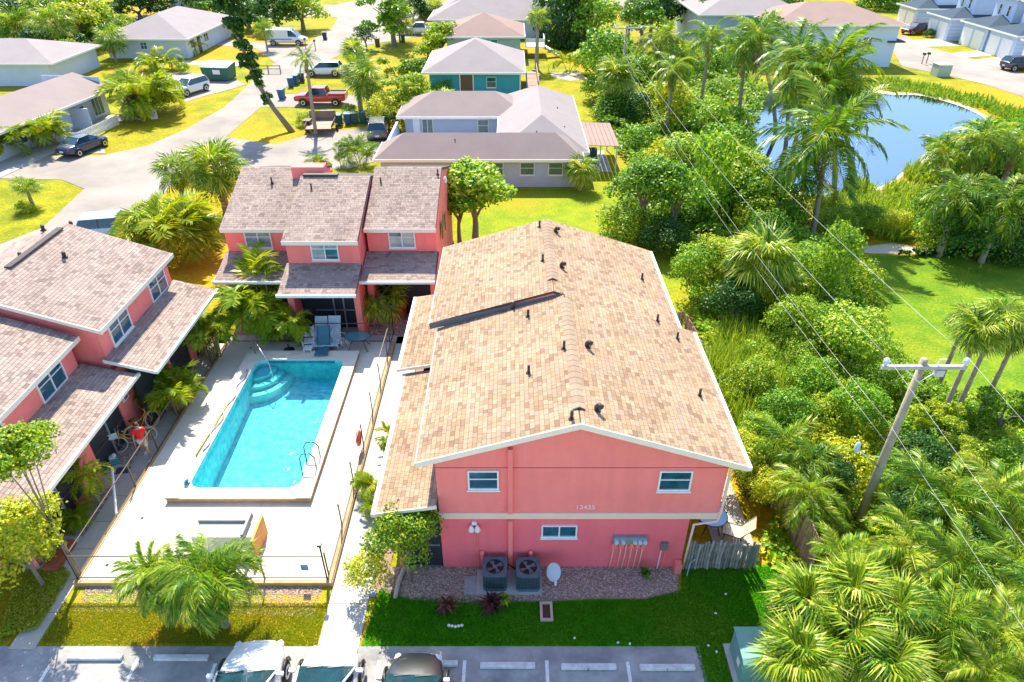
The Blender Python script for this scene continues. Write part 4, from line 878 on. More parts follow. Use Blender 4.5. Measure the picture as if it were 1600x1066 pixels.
def palm(px, pyb, pyc, rpx, label, kind='coco', nf=20, tr=.11, group=None, skirt=0, pxc=None, elmin=-35, elmax=72, name='palm_tree', fruit=False, droop=0, sheath=False):
    p = at(px, pyb); c = aty(pxc if pxc is not None else px, pyc, p.y); p.x = p.x if pxc is not None else c.x; h = max(.25, c.z); r = rpx*mpp(p.y, h)*(1.0 if kind == 'coco' else 1.22)
    t = root(name, label, 'palm', (p.x, p.y, 0), group); lx = c.x - p.x
    path_ = trunk_path(h, (lx, 0)); m = MB(); 
    if h > .6:
        rings = []; rad = []
        for i in range(19):
            f = i/18*6; k = min(int(f), 5); q = Vector(path_[k]).lerp(Vector(path_[k+1]), f-k); rings.append(q); rad.append(tr*(1.35 - .5*i/18)*(1.07 if i % 2 else .95))
        m.tube(rings, rad, 8); m.build('trunk', trunkm, t, True, local=True)
    top = Vector(path_[-1]); g = random.Random(px*31+pyb); v = FR[kind]
    for i in range(nf):
        u = (i+.5)/nf; el = R(elmax + (elmin-elmax)*u**.8 + g.uniform(-14, 14)); az = i*2.39996 + g.uniform(-.25,.25)
        ang_frond(t, v[g.randrange(3)], r*1.05*g.uniform(.82,1.08), az, el, g.uniform(-.5,.5), top + Vector((0,0,g.uniform(-.05,.1))))
    for i in range(skirt):
        az = g.uniform(0, 6.28); ang_frond(t, FR['dead' if kind.startswith('fan') else 'deadp'][i % 2], r*g.uniform(.55,.85), az, R(g.uniform(-88,-52)), g.uniform(-.4,.4), top - Vector((0,0,g.uniform(.05,.5)*min(h,2)*.4)), 'dead_frond')
    if kind.startswith('coco'):
        cm = MB()
        for i in range(5): a = g.uniform(0,6.28); cm.lathe((top.x+.2*math.cos(a), top.y+.2*math.sin(a), top.z-.3), [(.02,0),(.1,.08),(.11,.16),(.03,.26)], 8)
        cm.build('coconut_cluster', lf_y, t, True, local=True)
    if fruit:
        fm = MB(); q0 = top + Vector((0,-.25,-.15))
        for i in range(70):
            d = Vector((g.gauss(0,.16), g.gauss(0,.12)-.1, g.gauss(-.1,.17))); s = .04; q = q0 + d
            fm.add([q+Vector((s,0,0)),q+Vector((0,s,0)),q+Vector((-s,0,0)),q+Vector((0,-s,0)),q+Vector((0,0,s)),q+Vector((0,0,-s))],[(0,1,4),(1,2,4),(2,3,4),(3,0,4),(1,0,5),(2,1,5),(3,2,5),(0,3,5)])
        fm.build('fruit_cluster', orange, t, local=True)
    return t
def areca(px, pyb, pyc, rpx, label, nf=30, group=None, kind='areca', stems=7, name='palm_clump', cat='palm'):
    p = at(px, pyb); c = aty(px, pyc, p.y); p.x = c.x; r = rpx*mpp(p.y, max(c.z,.3))*1.22; nf = int(nf*1.6); t = root(name, label, cat, (p.x, p.y, 0), group); g = random.Random(px*17+pyb)
    hc = max(c.z, .5); m = MB(); tops = []
    for i in range(stems):
        a = g.uniform(0, 6.28); d = r*.28*math.sqrt(g.random()); e = r*g.uniform(.15,.5); h = hc*g.uniform(.55, 1.0)
        top = Vector((math.cos(a)*(d+e), math.sin(a)*(d+e), h)); tops.append((top, a)); m.tube([(d*math.cos(a), d*math.sin(a), -.05), (math.cos(a)*(d+e*.4), math.sin(a)*(d+e*.4), h*.5), top], [.045,.035,.03], 5)
    m.build('stems', M('cane_stem', (.30,.32,.10), .6, .3, 4, col2=(.5,.42,.15)), t, True, local=True) if stems else None
    for i in range(nf):
        top, a0 = tops[i % len(tops)]; az = a0 + g.gauss(0, 1.1); el = R(g.uniform(5, 78))
        L = r*g.uniform(.75, 1.15)
        ang_frond(t, FR[kind][g.randrange(3)], L, az, el, g.uniform(-.4,.4), top*g.uniform(.75, 1.0))
    return t
# ---- left and upper left
palm(25,78,40,27,'ragged fan palm at the left edge behind the pale roofs','fan',26,skirt=12,group=None)
palm(85,88,36,28,'fan palm with brown skirt second from the left edge','fan',28,skirt=14)
palm(172,98,64,24,'fan palm with thin brown crown beside the white walled house','fan',24,skirt=10)
tree(120,75,35,34,'yellow tipped bushy tree left of the bright green tree',lf_y); tree(165,70,46,30,'bright lime green round tree behind the fan palms',lf_y,v=1)
tree(62,84,66,24,'dark green tree between the two fan palms at top left',lf_d); tree(104,98,84,20,'orange yellow shrub above the long pink grey roof',lf_y,cat='shrub',name='shrub',kind='mound')
tree(0,72,30,30,'dark tree cut by the left edge at the top',lf_d)
tree(130,68,15,28,'tall green tree behind the lime green tree',lf_b); tree(215,30,14,30,'dark broad tree left behind the white walled house',lf_d); tree(255,24,12,34,'dark broad tree right behind the white walled house',lf_d); tree(30,28,12,22,'far tree at the top left corner by the blue walled house'); tree(80,26,14,18,'small round far tree beside the top left lawn')
tree(140,8,-6,40,'far treetop near the top left corner',lf_d)
tree(330,40,18,34,'olive green tree at the top between house and leaning tree',lf_b,kind='ragged',asp=.9); tree(385,46,22,30,'dark olive tree behind the leaning slender tree',lf_d); tree(430,52,22,34,'wide dark tree above the white service van',lf_d); tree(470,48,18,32,'green tree right above the white service van',lf_b)
tree(350,24,4,30,'tree at the very top edge above the leaning tree',lf_d); tree(310,26,10,24,'dark tree at the top right of the white walled house',lf_d)
palm(412,80,46,17,'small round fan palm left of the white service van','fan',22,skirt=4)
areca(40,236,205,38,'yellow cane palm clump in front of the long pale house',34); areca(75,226,196,22,'smaller cane palm beside the picket fence',20)
areca(215,182,135,36,'large dark cane palm clump by the end wall of the long pale house',38); areca(242,112,96,22,'cane palm left of the driveway to the white walled house',26); areca(190,150,128,22,'cane palm against the long pink grey roof',22)
tree(262,166,140,20,'bright green upright bush beside the white suv',lf_y,kind='mound',cat='shrub',name='shrub',asp=1.1); tree(240,176,158,18,'green bush left of the bush beside the white suv',lf_b,kind='mound',cat='shrub',name='shrub')
tree(225,186,168,20,'yellow croton shrub behind the white garden marker',lf_y,kind='mound',cat='shrub',name='shrub'); tree(210,190,160,14,'reddish croton at the end of the long pale house',lf_red,kind='mound',cat='shrub',name='shrub')
tree(285,114,106,9,'tiny shrub on the orange lawn before the white walled house',lf_b,kind='mound',cat='shrub',name='shrub',n=700,size=.2); areca(305,84,66,16,'small palm at the door of the white walled house',16)
palm(42,324,298,22,'low blue green palm on the grass island at the left edge','fan',20,elmin=-15); tree(40,330,324,12,'low shrubs round the palm on the grass island',lf_y,kind='mound',cat='shrub',name='shrub',n=700,size=.2)
def deadbush():
    p = at(207,190); t = root('dead_shrub','bleached bare branches lying on the lawn before the croton','shrub',(p.x,p.y,0)); g = random.Random(3); m = MB()
    for i in range(16): a = g.uniform(0,6.28); L = g.uniform(.8,2.2); m.tube([(0,0,.05),(L*.5*math.cos(a),L*.5*math.sin(a),g.uniform(.3,1.0)),(L*math.cos(a+.3),L*math.sin(a+.3),g.uniform(.1,1.4))],[.05,.035,.012],4)
    m.build('branches', M('dry_branch',(.45,.38,.28),.9), t, local=True)
deadbush()
# leaning slender tree with tufts along its trunk
def leaning():
    p = at(457,206); t = root('leaning_tree','slender tree leaning far left across the street with tufted branches','tree',(p.x,p.y,0)); Y = p.y
    P = [aty(x, y, Y+dy) for x, y, dy in [(457,206,0),(428,170,.3),(402,130,.6),(384,90,.9),(372,50,1.2),(362,10,1.5),(356,-20,1.8)]]; L = [q - p for q in P]; L[0].z = -.1
    MB().tube(L, [.30,.24,.2,.17,.14,.10,.05], 8).build('trunk', bark, t, True, local=True)
    blobs = []; g = random.Random(5)
    for i in range(70):
        f = g.uniform(1.3, 6)*.999; k = int(f); q = L[k].lerp(L[k+1], f-k); s = .55 + .18*k; a = g.uniform(0, 6.28); d = g.uniform(.2, .85)*s*(1.4 if k > 3 else 1)
        blobs.append((q.x+d*math.cos(a), q.y+d*math.sin(a), q.z+g.uniform(-.3,.3), s*.42, s*.42, s*.34))
    inst('crown', leafcloud('tufts', blobs, 5200, .30, lf_d, 9), t)
leaning()
palm(494,212,92,26,'thin tall palm with drooping brown fronds beside the red pickup','coco',13,tr=.14,skirt=8,pxc=478)
palm(572,182,124,32,'big dark green fan palm with brown skirt over the rubbish bins','fan',34,skirt=16,tr=.22,elmin=-55); palm(556,172,108,27,'left crown of the fan palm pair over the bins','fan',30,skirt=12,tr=.2,elmin=-55); palm(552,120,80,19,'yellow crowned fan palm behind the fan palm pair','fany',26,skirt=6)
tree(612,72,24,44,'large dark street tree with a hanging skirt beside the white pickups',lf_b,kind='ragged',v=2); palm(622,66,30,26,'brown leaved palm merged with the large street tree','fan',22,skirt=24); tree(645,44,14,26,'dark green tree right of the large street tree',lf_d)
tree(570,82,56,16,'small dark round tree between two driveways',lf_d,v=0); palm(662,40,18,15,'left of two small yellow palms at the top','fany',22,skirt=4); palm(680,42,14,15,'right of two small yellow palms at the top','fany',22,skirt=4)
tree(690,92,62,30,'round green tree left of the brown hipped roof',lf_y,v=2); tree(668,92,78,20,'dark lower tree left of the teal house',lf_b)
for (x,yb,yc,r,l,mt,kd) in [(600,200,172,24,'yellow green bush behind the rubbish bins',lf_y,'mound'),(625,196,150,26,'tall loose bush left of the U shaped roof',lf_y,'ragged'),(648,186,140,28,'yellow green tree over the corner of the U shaped roof',lf_y,'broad'),(620,140,112,24,'pale flowering bush beside the teal house lawn',lf_y,'ragged'),(655,138,112,20,'green bush right of the pale flowering bush',lf_b,'broad'),(698,142,112,13,'dark climbing vine on the corner of the teal house',lf_d,'column'),(690,158,142,18,'low hedge under the teal wall',lf_b,'mound'),(610,205,188,13,'dark green bush by the last rubbish bin',lf_d,'mound'),(475,196,186,12,'small bush beside the utility trailer',lf_y,'mound'),(545,184,172,10,'bush behind the middle rubbish bins',lf_b,'mound'),(712,78,60,12,'small dark tree before the brown roof',lf_b,'mound')]:
    tree(x,yb,yc,r,l,mt,kd,cat='shrub' if kd=='mound' else 'tree',name='shrub' if kd=='mound' else 'tree')
areca(672,204,170,32,'left tall cane palm clump in the patio of the U shaped house',34,stems=12); areca(748,204,172,26,'right cane palm clump in the patio of the U shaped house',28,stems=9); areca(770,204,184,18,'small yellow palm right in the patio of the U shaped house',14)
areca(560,262,220,30,'windswept palm at the corner of the U shaped house',22,kind='queen',stems=3); areca(532,266,246,18,'small windswept palm left of its taller neighbour',12,kind='queen',stems=3); areca(500,262,254,16,'low palm behind the coral roof parapet',12)
palm(276,330,268,33,'left fan palm of the pair beside the street corner','fan',30,skirt=14,tr=.2,elmin=-50); palm(338,334,264,46,'large fan palm of the pair with brown hanging skirt','fan',42,skirt=34,tr=.22,elmin=-45)
areca(262,398,345,52,'yellow orange cane palm clump between the coral buildings',56,stems=14); tree(240,372,335,26,'yellow croton behind the cane palms by the parked blue car',lf_y,kind='mound',cat='shrub',name='shrub'); areca(288,386,322,22,'small green palm on the lawn strip by the fan palms',16)
tree(740,378,300,56,'fresh green leafy tree between the coral building and the lawn',lf_v,kind='broad',n=5200,size=.10); tree(716,386,322,38,'lower green crown left of the fresh leafy tree',lf_v,kind='broad',n=3600,size=.11)
palm(908,297,268,25,'bushy palm at the corner of the grey blue wall','fany',24,elmin=-25); areca(768,262,252,14,'spiky palm behind the fresh green tree',10)
# ---- round the pool buildings
areca(392,524,425,44,'tall yellow cane palms before the left coral unit',36,stems=9); areca(400,528,474,36,'lower dark green palm with hanging fronds by the back walk',30,stems=6); areca(456,541,480,23,'cane palm in front of the centre screen porch',30,stems=6); areca(440,536,492,24,'dark green palm filling the bed between the porches',22,stems=5)
areca(318,562,500,30,'cane palm by the far corner of the left porch roof',30,stems=7); areca(345,470,440,16,'sparse palm at the end of the left lawn',10,stems=3); areca(305,548,520,24,'lower fronds under the far cane palm beside the left walk',18,stems=4)
areca(262,642,604,34,'bushy yellow cane palm beside the bicycles',40,stems=9)
palm(596,508,462,40,'fan palm with thick pale trunk in the mulch bed','fan',16,tr=.2,elmin=-60,elmax=40,skirt=2)
palm(134,788,742,32,'potted palm with two pale stems in a terracotta pot','areca',12,tr=.05,elmin=-40); areca(112,812,800,24,'low green spiky plant below the potted palm',22,stems=4,name='shrub',cat='shrub')
tree(22,905,712,64,'rounded yellow green tree before the lower porch roof',lf_y,kind='broad',n=7000,size=.085,v=1,tr=.05); tree(22,915,836,78,'large lime green leafy tree at the left edge',lf_y,kind='broad',n=9000,size=.065,v=2,tr=.06); tree(62,880,856,36,'lime green branch mass reaching toward the fence corner',lf_y,kind='ragged',n=3600,size=.08,v=0)
palm(324,978,900,70,'large drooping palm in front of the pool fence','queen',72,tr=.10,elmin=-85,elmax=60); palm(292,972,905,58,'second crown of the drooping palm beside the pool fence','queeny',60,tr=.10,elmin=-85,elmax=55)
palm(242,966,902,50,'orange tinged palm left of the large drooping palm','queeny',56,tr=.09,elmin=-80,elmax=85,skirt=14)
tree(632,908,834,58,'leafy yellow green tree before the corner of the gable wall',lf_y,kind='broad',n=7000,size=.07,tr=.055,v=0); tree(572,924,890,34,'round yellow green shrub beside the middle walk',lf_y,kind='mound',cat='shrub',name='shrub',n=2600,size=.12)
tree(618,868,826,26,'left branch mass of the leafy tree by the gable wall',lf_y,kind='ragged',n=2200,size=.09)
areca(606,700,678,20,'small palm squeezed under the left gutter, upper one',14,stems=3); areca(592,766,738,24,'cane palm under the left gutter near the life ring',20,stems=4); areca(590,800,782,18,'yellowing palm under the left gutter, lowest one',14,stems=3)
def ti(px, py, r, label, mat):
    p = at(px, py); t = root('shrub', label, 'shrub', (p.x, p.y, 0)); g = np.random.default_rng(px); n = 90; a = g.uniform(0, 6.28, n); e = g.uniform(.15, 1.35, n)
    D = np.stack([np.cos(a)*np.cos(e), np.sin(a)*np.cos(e), np.sin(e)], 1); Wd = np.stack([-np.sin(a), np.cos(a), np.zeros(n)], 1); R_ = r*mpp(p.y)
    V, F = kites(np.stack([np.zeros(n), np.zeros(n), g.uniform(.05, .35, n)], 1), D, Wd, g.uniform(.6, 1.1, n)*R_, np.full(n, .045), g.uniform(.1,.6,n)); inst('foliage', npmesh('foliage', V, F, mat), t)
ti(698,955,24,'dark red ti plant on the shaded lawn', lf_red); ti(768,950,26,'bronze striped plant before the air conditioner pad', lf_red)
ti(1008,902,12,'small green weed under the meter pipes', lf_b); ti(788,944,14,'green sprig beside the bronze striped plant', lf_f)
# ---- upper middle, behind the lawn
for (x,yb,yc,r,l,mt,kd) in [(858,62,30,30,'dark evergreen behind the lone fan palm',lf_d,'column'),(880,74,34,34,'dark tall tree left in the evergreen wall',lf_d,'column'),(905,78,36,32,'dark tall tree right in the evergreen wall',lf_d,'column'),(930,80,30,36,'bright green vine draped tree behind the far utility pole',lf_v,'broad'),
   (945,150,78,34,'vine covered mound left of the far utility pole',lf_v,'mound'),(1005,80,30,34,'mid green tree behind the far pole',lf_b,'broad'),(1020,60,16,34,'dark tree at the top centre right',lf_d,'broad'),(1085,60,20,36,'dark tall tree behind the first coconut palms',lf_d,'broad'),(1140,70,16,40,'green tree mass at the top behind the coconut palms',lf_b,'broad'),(1050,130,100,28,'green bush between queen palms',lf_v,'mound'),
   (905,6,-10,60,'far wood edge at the top centre',lf_d,'broad'),(1060,6,-12,60,'far treetops at the top right of centre',lf_d,'broad'),(960,190,172,26,'low ferny bush by the lawn edge',lf_b,'mound'),(995,195,165,22,'dark undergrowth at the foot of the far pole',lf_d,'mound'),(1052,205,160,34,'yellow hanging dead palm clump behind the vine trees',lf_y,'broad'),
   (1105,230,186,34,'bright green vine tree before the pond',lf_v,'broad'),(1130,262,224,34,'leafy vine mound left of the pond shore',lf_v,'mound'),(1068,290,240,36,'round vine covered crown at the lawn edge',lf_v,'broad'),
   (1010,372,292,50,'tall leafy tree clump at the edge of the lawn, left part',lf_b,'broad'),(1060,378,300,46,'tall leafy tree clump at the edge of the lawn, right part',lf_v,'broad'),(1040,398,372,36,'dark shrub mass under the leafy tree clump',lf_d,'mound'),(1110,350,300,40,'vine draped trunks between the clump and the pond',lf_v,'column'),(1150,330,270,38,'hanging vine curtain before the pond',lf_v,'broad'),(1180,350,300,34,'dark green vine mass right of the curtain',lf_b,'broad'),
   (1244,372,318,33,'clipped looking column of dense green vine by the pond',lf_v,'column'),(1205,345,290,28,'vine shrub left of the green column',lf_b,'mound'),(1090,470,418,42,'vine covered mound right of the main roof edge',lf_v,'mound'),(1135,470,410,46,'yellow green vine mass beside the main roof',lf_y,'broad'),(1150,520,470,46,'deep green vine hollow under the fan palm',lf_d,'broad'),
   (1275,470,412,42,'vine dome left of the right hand lawn',lf_v,'mound'),(1300,510,440,44,'dark green vine column facing the right hand lawn',lf_b,'column'),(1240,560,500,44,'vine covered heap under the power lines',lf_b,'mound'),(1330,590,525,56,'large dark vine mound right of centre under the wires',lf_v,'mound'),(1292,566,508,36,'vine heap with pale tips beside the large mound',lf_v,'mound'),
   (1270,640,590,36,'vine ridge falling toward the near utility pole',lf_v,'mound'),(1250,600,560,30,'top of the vine ridge with pale tips',lf_y,'mound'),(1345,690,630,44,'round vine dome left of the near utility pole',lf_v,'mound'),(1300,690,650,38,'leafy vine slope below the ridge',lf_y,'mound'),(1225,690,640,42,'bushy green slope right of the main roof',lf_v,'mound'),(1180,640,590,36,'sunny shrub mass beside the roof gutter',lf_y,'mound'),
   (1430,660,610,40,'loose pale shrub right of the near utility pole',lf_v,'ragged'),(1460,710,660,44,'yellow green shrub thicket behind the fern palms',lf_y,'ragged'),(1500,760,700,42,'dry brownish thicket among the slim trunks',lf_y,'ragged'),(1440,780,720,44,'deep green bush below the pole braces',lf_d,'mound'),(1575,700,640,44,'green thicket at the right edge below the yuccas',lf_b,'ragged'),(1380,640,590,34,'shaded shrub behind the pole crossarm',lf_b,'mound'),
   (1160,760,710,40,'shrub beside the corner of the main roof',lf_y,'mound'),(1185,720,675,32,'bright leafy bush by the patio path',lf_v,'mound'),(1200,800,760,30,'leafy hedge over the brown board fence',lf_y,'mound'),(1290,790,735,44,'dark bush under the orange fruit',lf_d,'mound'),(1590,800,740,46,'green bush cut by the right edge beside the ferns',lf_b,'mound'),(1420,860,800,46,'dark undergrowth right of the pole foot',lf_d,'mound'),(1530,900,850,50,'deep green undergrowth among the feather palms',lf_d,'mound'),
   (1490,300,250,46,'dense dark tree in the pond side thicket, left part',lf_b,'broad'),(1560,300,240,56,'dense tree in the pond side thicket, right part',lf_v,'broad'),(1520,400,340,60,'dark leafy heart of the pond side thicket',lf_d,'mound'),(1590,400,330,52,'dark foliage at the right edge behind the lawn',lf_d,'broad'),(1470,370,330,34,'low foliage at the left foot of the thicket',lf_v,'mound'),
   (1310,372,350,26,'reedy bush on the near shore of the pond',lf_t,'mound'),(1350,366,340,24,'yellow brush on the near shore of the pond',lf_t,'mound'),(1292,330,312,22,'tan scrub at the foot of the coconut palm',lf_t,'mound'),(1400,366,350,22,'orange brown scrub by the sand patch',lf_y,'mound'),
   (1410,10,0,30,'green scrub in the far field behind the town houses',lf_b,'mound'),(1370,14,4,30,'low trees left in the far field',lf_b,'mound'),(1220,50,20,36,'dark tree behind the tall coconut palms',lf_d,'broad'),(1190,100,60,36,'green tree trunk group behind the coconut palms',lf_b,'broad'),(1452,58,52,7,'clipped dark shrub beside the farthest garage',lf_d,'mound'),(1521,70,64,9,'round clipped shrub beside the middle garage',lf_d,'mound'),(1570,84,79,6,'small clipped shrub beside the nearest garage',lf_d,'mound')]:
    sm = r < 12
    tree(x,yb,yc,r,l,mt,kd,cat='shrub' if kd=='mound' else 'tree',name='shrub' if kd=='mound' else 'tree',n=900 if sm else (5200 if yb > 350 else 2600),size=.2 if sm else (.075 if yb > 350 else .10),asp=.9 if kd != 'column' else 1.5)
palm(840,108,30,18,'lone fan palm with bare trunk left of the dark evergreens','fan',26,tr=.2,skirt=2)
areca(890,114,96,22,'banana plants on the open lawn',14,stems=4,kind='areca'); areca(912,118,100,14,'smaller banana plant right of the first',8,stems=2)
for (x,yb,yc,r,l,k,nf,sk,pc) in [(985,70,22,16,'yellow crowned fan palm behind the far pole','fany',24,8,None),(1035,150,60,34,'feathery queen palm at the top centre right','queeny',22,4,None),(1062,150,92,34,'queen palm right of the far utility pole','queen',22,4,None),(965,182,120,32,'sagging palm behind the far utility pole','fany',24,16,None),(1040,215,110,32,'queen palm with arching fronds over the dead palm clump','queeny',20,8,1052),
    (1110,190,60,46,'coconut palm left of the pale coconut group','coco',20,4,None),(1150,210,80,46,'coconut palm with pale sunlit fronds','coco',20,4,1165),(1212,215,60,56,'tall coconut palm behind the main one, left','coco',22,4,1185),(1235,260,118,56,'coconut palm leaning right over the pond','coco',20,4,1262),(1226,240,150,44,'lower coconut crown beside the pond shore','coco',18,4,1232),
    (1268,372,216,104,'main coconut palm with curved grey trunk before the pond','coco',26,5,1292),(1300,330,140,92,'second tall coconut palm behind the main one','coco',24,4,1300),(1330,320,98,84,'highest coconut palm with swept fronds at the top right','coco',22,4,1298),(1255,300,90,70,'coconut palm with fronds blown left','coco',22,4,1245),
    (1190,500,410,52,'fan palm with pale skirt rising from the vines','fany',34,30,None),(1225,492,440,34,'second fan palm crown among the vines','fan',24,18,None),(1100,300,246,30,'palm crown sticking out of the vine trees','fan',20,10,None),(1470,330,240,40,'feather palm leaning out of the pond side thicket','queen',20,3,1478),(1535,330,220,48,'feather palm topping the pond side thicket','queeny',22,4,None),(1590,330,230,44,'feather palm at the right edge over the thicket','queen',20,4,None),(1500,400,310,50,'drooping feather palm in front of the thicket','queen',24,3,None),(1570,410,320,50,'shaded feather palm at the right of the thicket','queen',24,4,None),
    (1530,700,520,38,'slim trunked palm left in the yucca group','fany',22,6,None),(1560,690,500,40,'slim trunked palm with orange dead leaves','fany',24,14,None),(1592,680,520,40,'slim trunked palm at the right edge above the thicket','fany',22,8,None),(1510,640,500,30,'low pale yucca palm beside the right hand lawn','fany',22,4,None)]:
    palm(x,yb,yc,r,l,k,nf,skirt=sk,pxc=pc,tr=(.15 if yb < 600 else .08) if k != 'coco' else .15)
for (x,yb,yc,r,l,k,nf,fr) in [(1225,760,700,56,'feather palm with orange fruit nearest the main roof','queen',22,True),(1270,790,722,46,'feather palm above two orange fruit bunches','queen',24,True),(1262,830,770,58,'feather palm leaning over the brown board fence','queeny',22,False),(1310,930,868,46,'yellow leaved feather palm left of the pole foot','queeny',20,False),
    (1432,830,760,56,'feather palm right of the utility pole','queen',24,False),(1480,850,780,62,'arching feather palm in the middle of the fern bank','queen',24,False),(1560,840,770,60,'feather palm under the wires near the right edge','queeny',22,False),(1420,930,860,62,'bright arching feather palm behind the big fan palm','queeny',24,False),(1500,960,880,66,'large arching feather palm under the lowest wire','queen',26,False),
    (1580,940,880,62,'feather palm at the right edge, middle height','queen',24,False),(1480,1050,970,66,'feather palm right of the big fan palm','queen',26,False),(1560,1060,990,66,'feather palm in the bottom right corner','queeny',24,False),(1620,1020,930,60,'feather palm mostly beyond the right edge','queen',20,False),(1410,880,812,46,'shaded feather palm behind the pole foot','queen',20,False),(1540,1110,1050,60,'lowest feather palm at the bottom right edge','queeny',22,False)]:
    palm(x,yb,yc,r,l,k,nf,fruit=fr,tr=.10,elmin=-40,elmax=70,skirt=3 + (x % 3))
for (x,yb,yc,r,l,nf) in [(1262,1010,950,60,'bright fan palm head nearest the transformer',30),(1330,1005,935,62,'bright fan palm head at the top of the big clump',32),(1392,1030,965,60,'bright fan palm head at the right of the big clump',30),(1318,1060,1000,66,'bright fan palm head in the middle of the big clump',34),(1385,1100,1040,62,'bright fan palm head at the lower right of the big clump',30),(1250,1090,1030,58,'bright fan palm head at the lower left of the big clump',28)]:
    palm(x,yb,yc,r,l,'fany',nf,tr=.14,elmin=-40,elmax=80,group='heads of the big bright fan palm clump')
areca(1262,1040,1020,40,'fan fronds at the foot of the big fan palm',14,kind='fany',stems=3)
# many alike bushes filling the bank between the main building and the pond lawn
def infill(poly, n, label, group, mats, rmin, rmax, seed):
    g = random.Random(seed); P = [at(*q)[:2] for q in poly]; k = 0
    while k < n:
        x = g.uniform(min(p[0] for p in P), max(p[0] for p in P)); y = g.uniform(min(p[1] for p in P), max(p[1] for p in P)); c = False; j = len(P)-1
        for i in range(len(P)):
            if (P[i][1] > y) != (P[j][1] > y) and x < (P[j][0]-P[i][0])*(y-P[i][1])/(P[j][1]-P[i][1])+P[i][0]: c = not c
            j = i
        if not c: continue
        r = g.uniform(rmin, rmax); hgt_ = ['low', 'waist high', 'tall'][min(2, int((r-rmin)/(rmax-rmin)*3))]; tone_ = {lf_b.name: 'mid green', lf_v.name: 'fresh green', lf_y.name: 'yellow green', lf_d.name: 'dark green'}[mats[k % len(mats)].name]
        xs_ = sorted(p[0] for p in P); side_ = 'left' if x < xs_[0]+(xs_[-1]-xs_[0])*.5 else 'right'; ys_ = sorted(p[1] for p in P); dep_ = 'near' if y < ys_[0]+(ys_[-1]-ys_[0])*.4 else 'far'
        t = root('shrub', f'{hgt_} {tone_} {label}, {dep_} {side_} part', 'shrub', (x, y, 0), group, g.uniform(0, 6.28)); inst('foliage', crown('mound', mats[k % len(mats)], k % 3, 5200 if y < 45 else 2600, .075 if y < 45 else .10), t, (0,0,r*.45), None, (r, r, r*g.uniform(.7, 1.1))); k += 1
infill([(1165,740),(1110,600),(1110,560),(1240,520),(1350,540),(1420,600),(1600,650),(1650,820),(1300,820),(1200,800)], 64, 'bush in the bank right of the main building', 'bushes in the green bank', [lf_v, lf_y, lf_v, lf_y, lf_b], .7, 1.5, 5)
infill([(1100,480),(1080,430),(1050,400),(975,380),(965,300),(1000,200),(1150,200),(1170,300),(1230,380),(1330,400),(1350,500),(1250,540)], 44, 'bush in the thicket before the pond', 'bushes in the thicket by the pond', [lf_v, lf_y, lf_v, lf_b], 1.0, 2.3, 6)
infill([(930,190),(905,110),(1100,60),(1180,90),(1170,150),(1100,200)], 22, 'bush in the wooded strip beyond the far pole', 'bushes beyond the far pole', [lf_b, lf_v, lf_y], 1.6, 3.0, 7)
infill([(1440,400),(1430,300),(1460,250),(1640,240),(1640,410)], 16, 'bush in the pond side thicket', 'bushes in the pond side thicket', [lf_b, lf_d, lf_v], 1.4, 2.6, 8)
infill([(0,110),(0,50),(200,30),(180,90),(90,95)], 12, 'bush behind the pale roofs', 'bushes behind the pale roofs', [lf_b, lf_y, lf_d], 1.6, 3.0, 9)
# reeds and long grass (things nobody could count: stuff)
def reeds(name, pts, n, h0, h1, mat, w=.03):
    V = []; P, D, Wd, L, wd, dr = [], [], [], [], [], []; g = np.random.default_rng(len(pts)+n)
    for (px, py, s) in pts:
        c = at(px, py); k = n; r = s*mpp(c.y)
        a = g.uniform(0, 6.28, k); rr = r*np.sqrt(g.uniform(0, 1, k)); b = g.uniform(0, 6.28, k); e = g.uniform(.9, 1.5, k)
        P.append(np.stack([c.x+rr*np.cos(a), c.y+rr*np.sin(a)*1.5, np.zeros(k)], 1)); D.append(np.stack([np.cos(b)*np.cos(e), np.sin(b)*np.cos(e), np.sin(e)], 1)); Wd.append(np.stack([-np.sin(b), np.cos(b), np.zeros(k)], 1))
        L.append(g.uniform(h0, h1, k)); wd.append(np.full(k, w)); dr.append(g.uniform(.05, .5, k))
    V, F = kites(np.vstack(P), np.vstack(D), np.vstack(Wd), np.concatenate(L), np.concatenate(wd), np.concatenate(dr)); return stuff(inst(name, npmesh(name, V, F, mat)))
reeds('tall_grass', [(1125,600,26),(1150,560,30),(1165,620,28),(1195,660,30),(1145,660,20),(1190,590,30),(1230,640,24),(1160,700,20)], 1500, 1.0, 2.6, lf_t, .028)
reeds('shore_grass', [(1310,340,30),(1350,330,34),(1390,330,34),(1420,310,34),(1440,350,30),(1380,360,30),(1300,360,24),(1440,280,24),(1340,300,20)], 900, .5, 1.5, lf_t, .05)
reeds('shore_grass', [(1400,136,30),(1460,146,30),(1520,160,30),(1580,180,30),(1350,134,20),(1600,196,30),(1560,205,24)], 600, .4, 1.1, lf_t, .08)
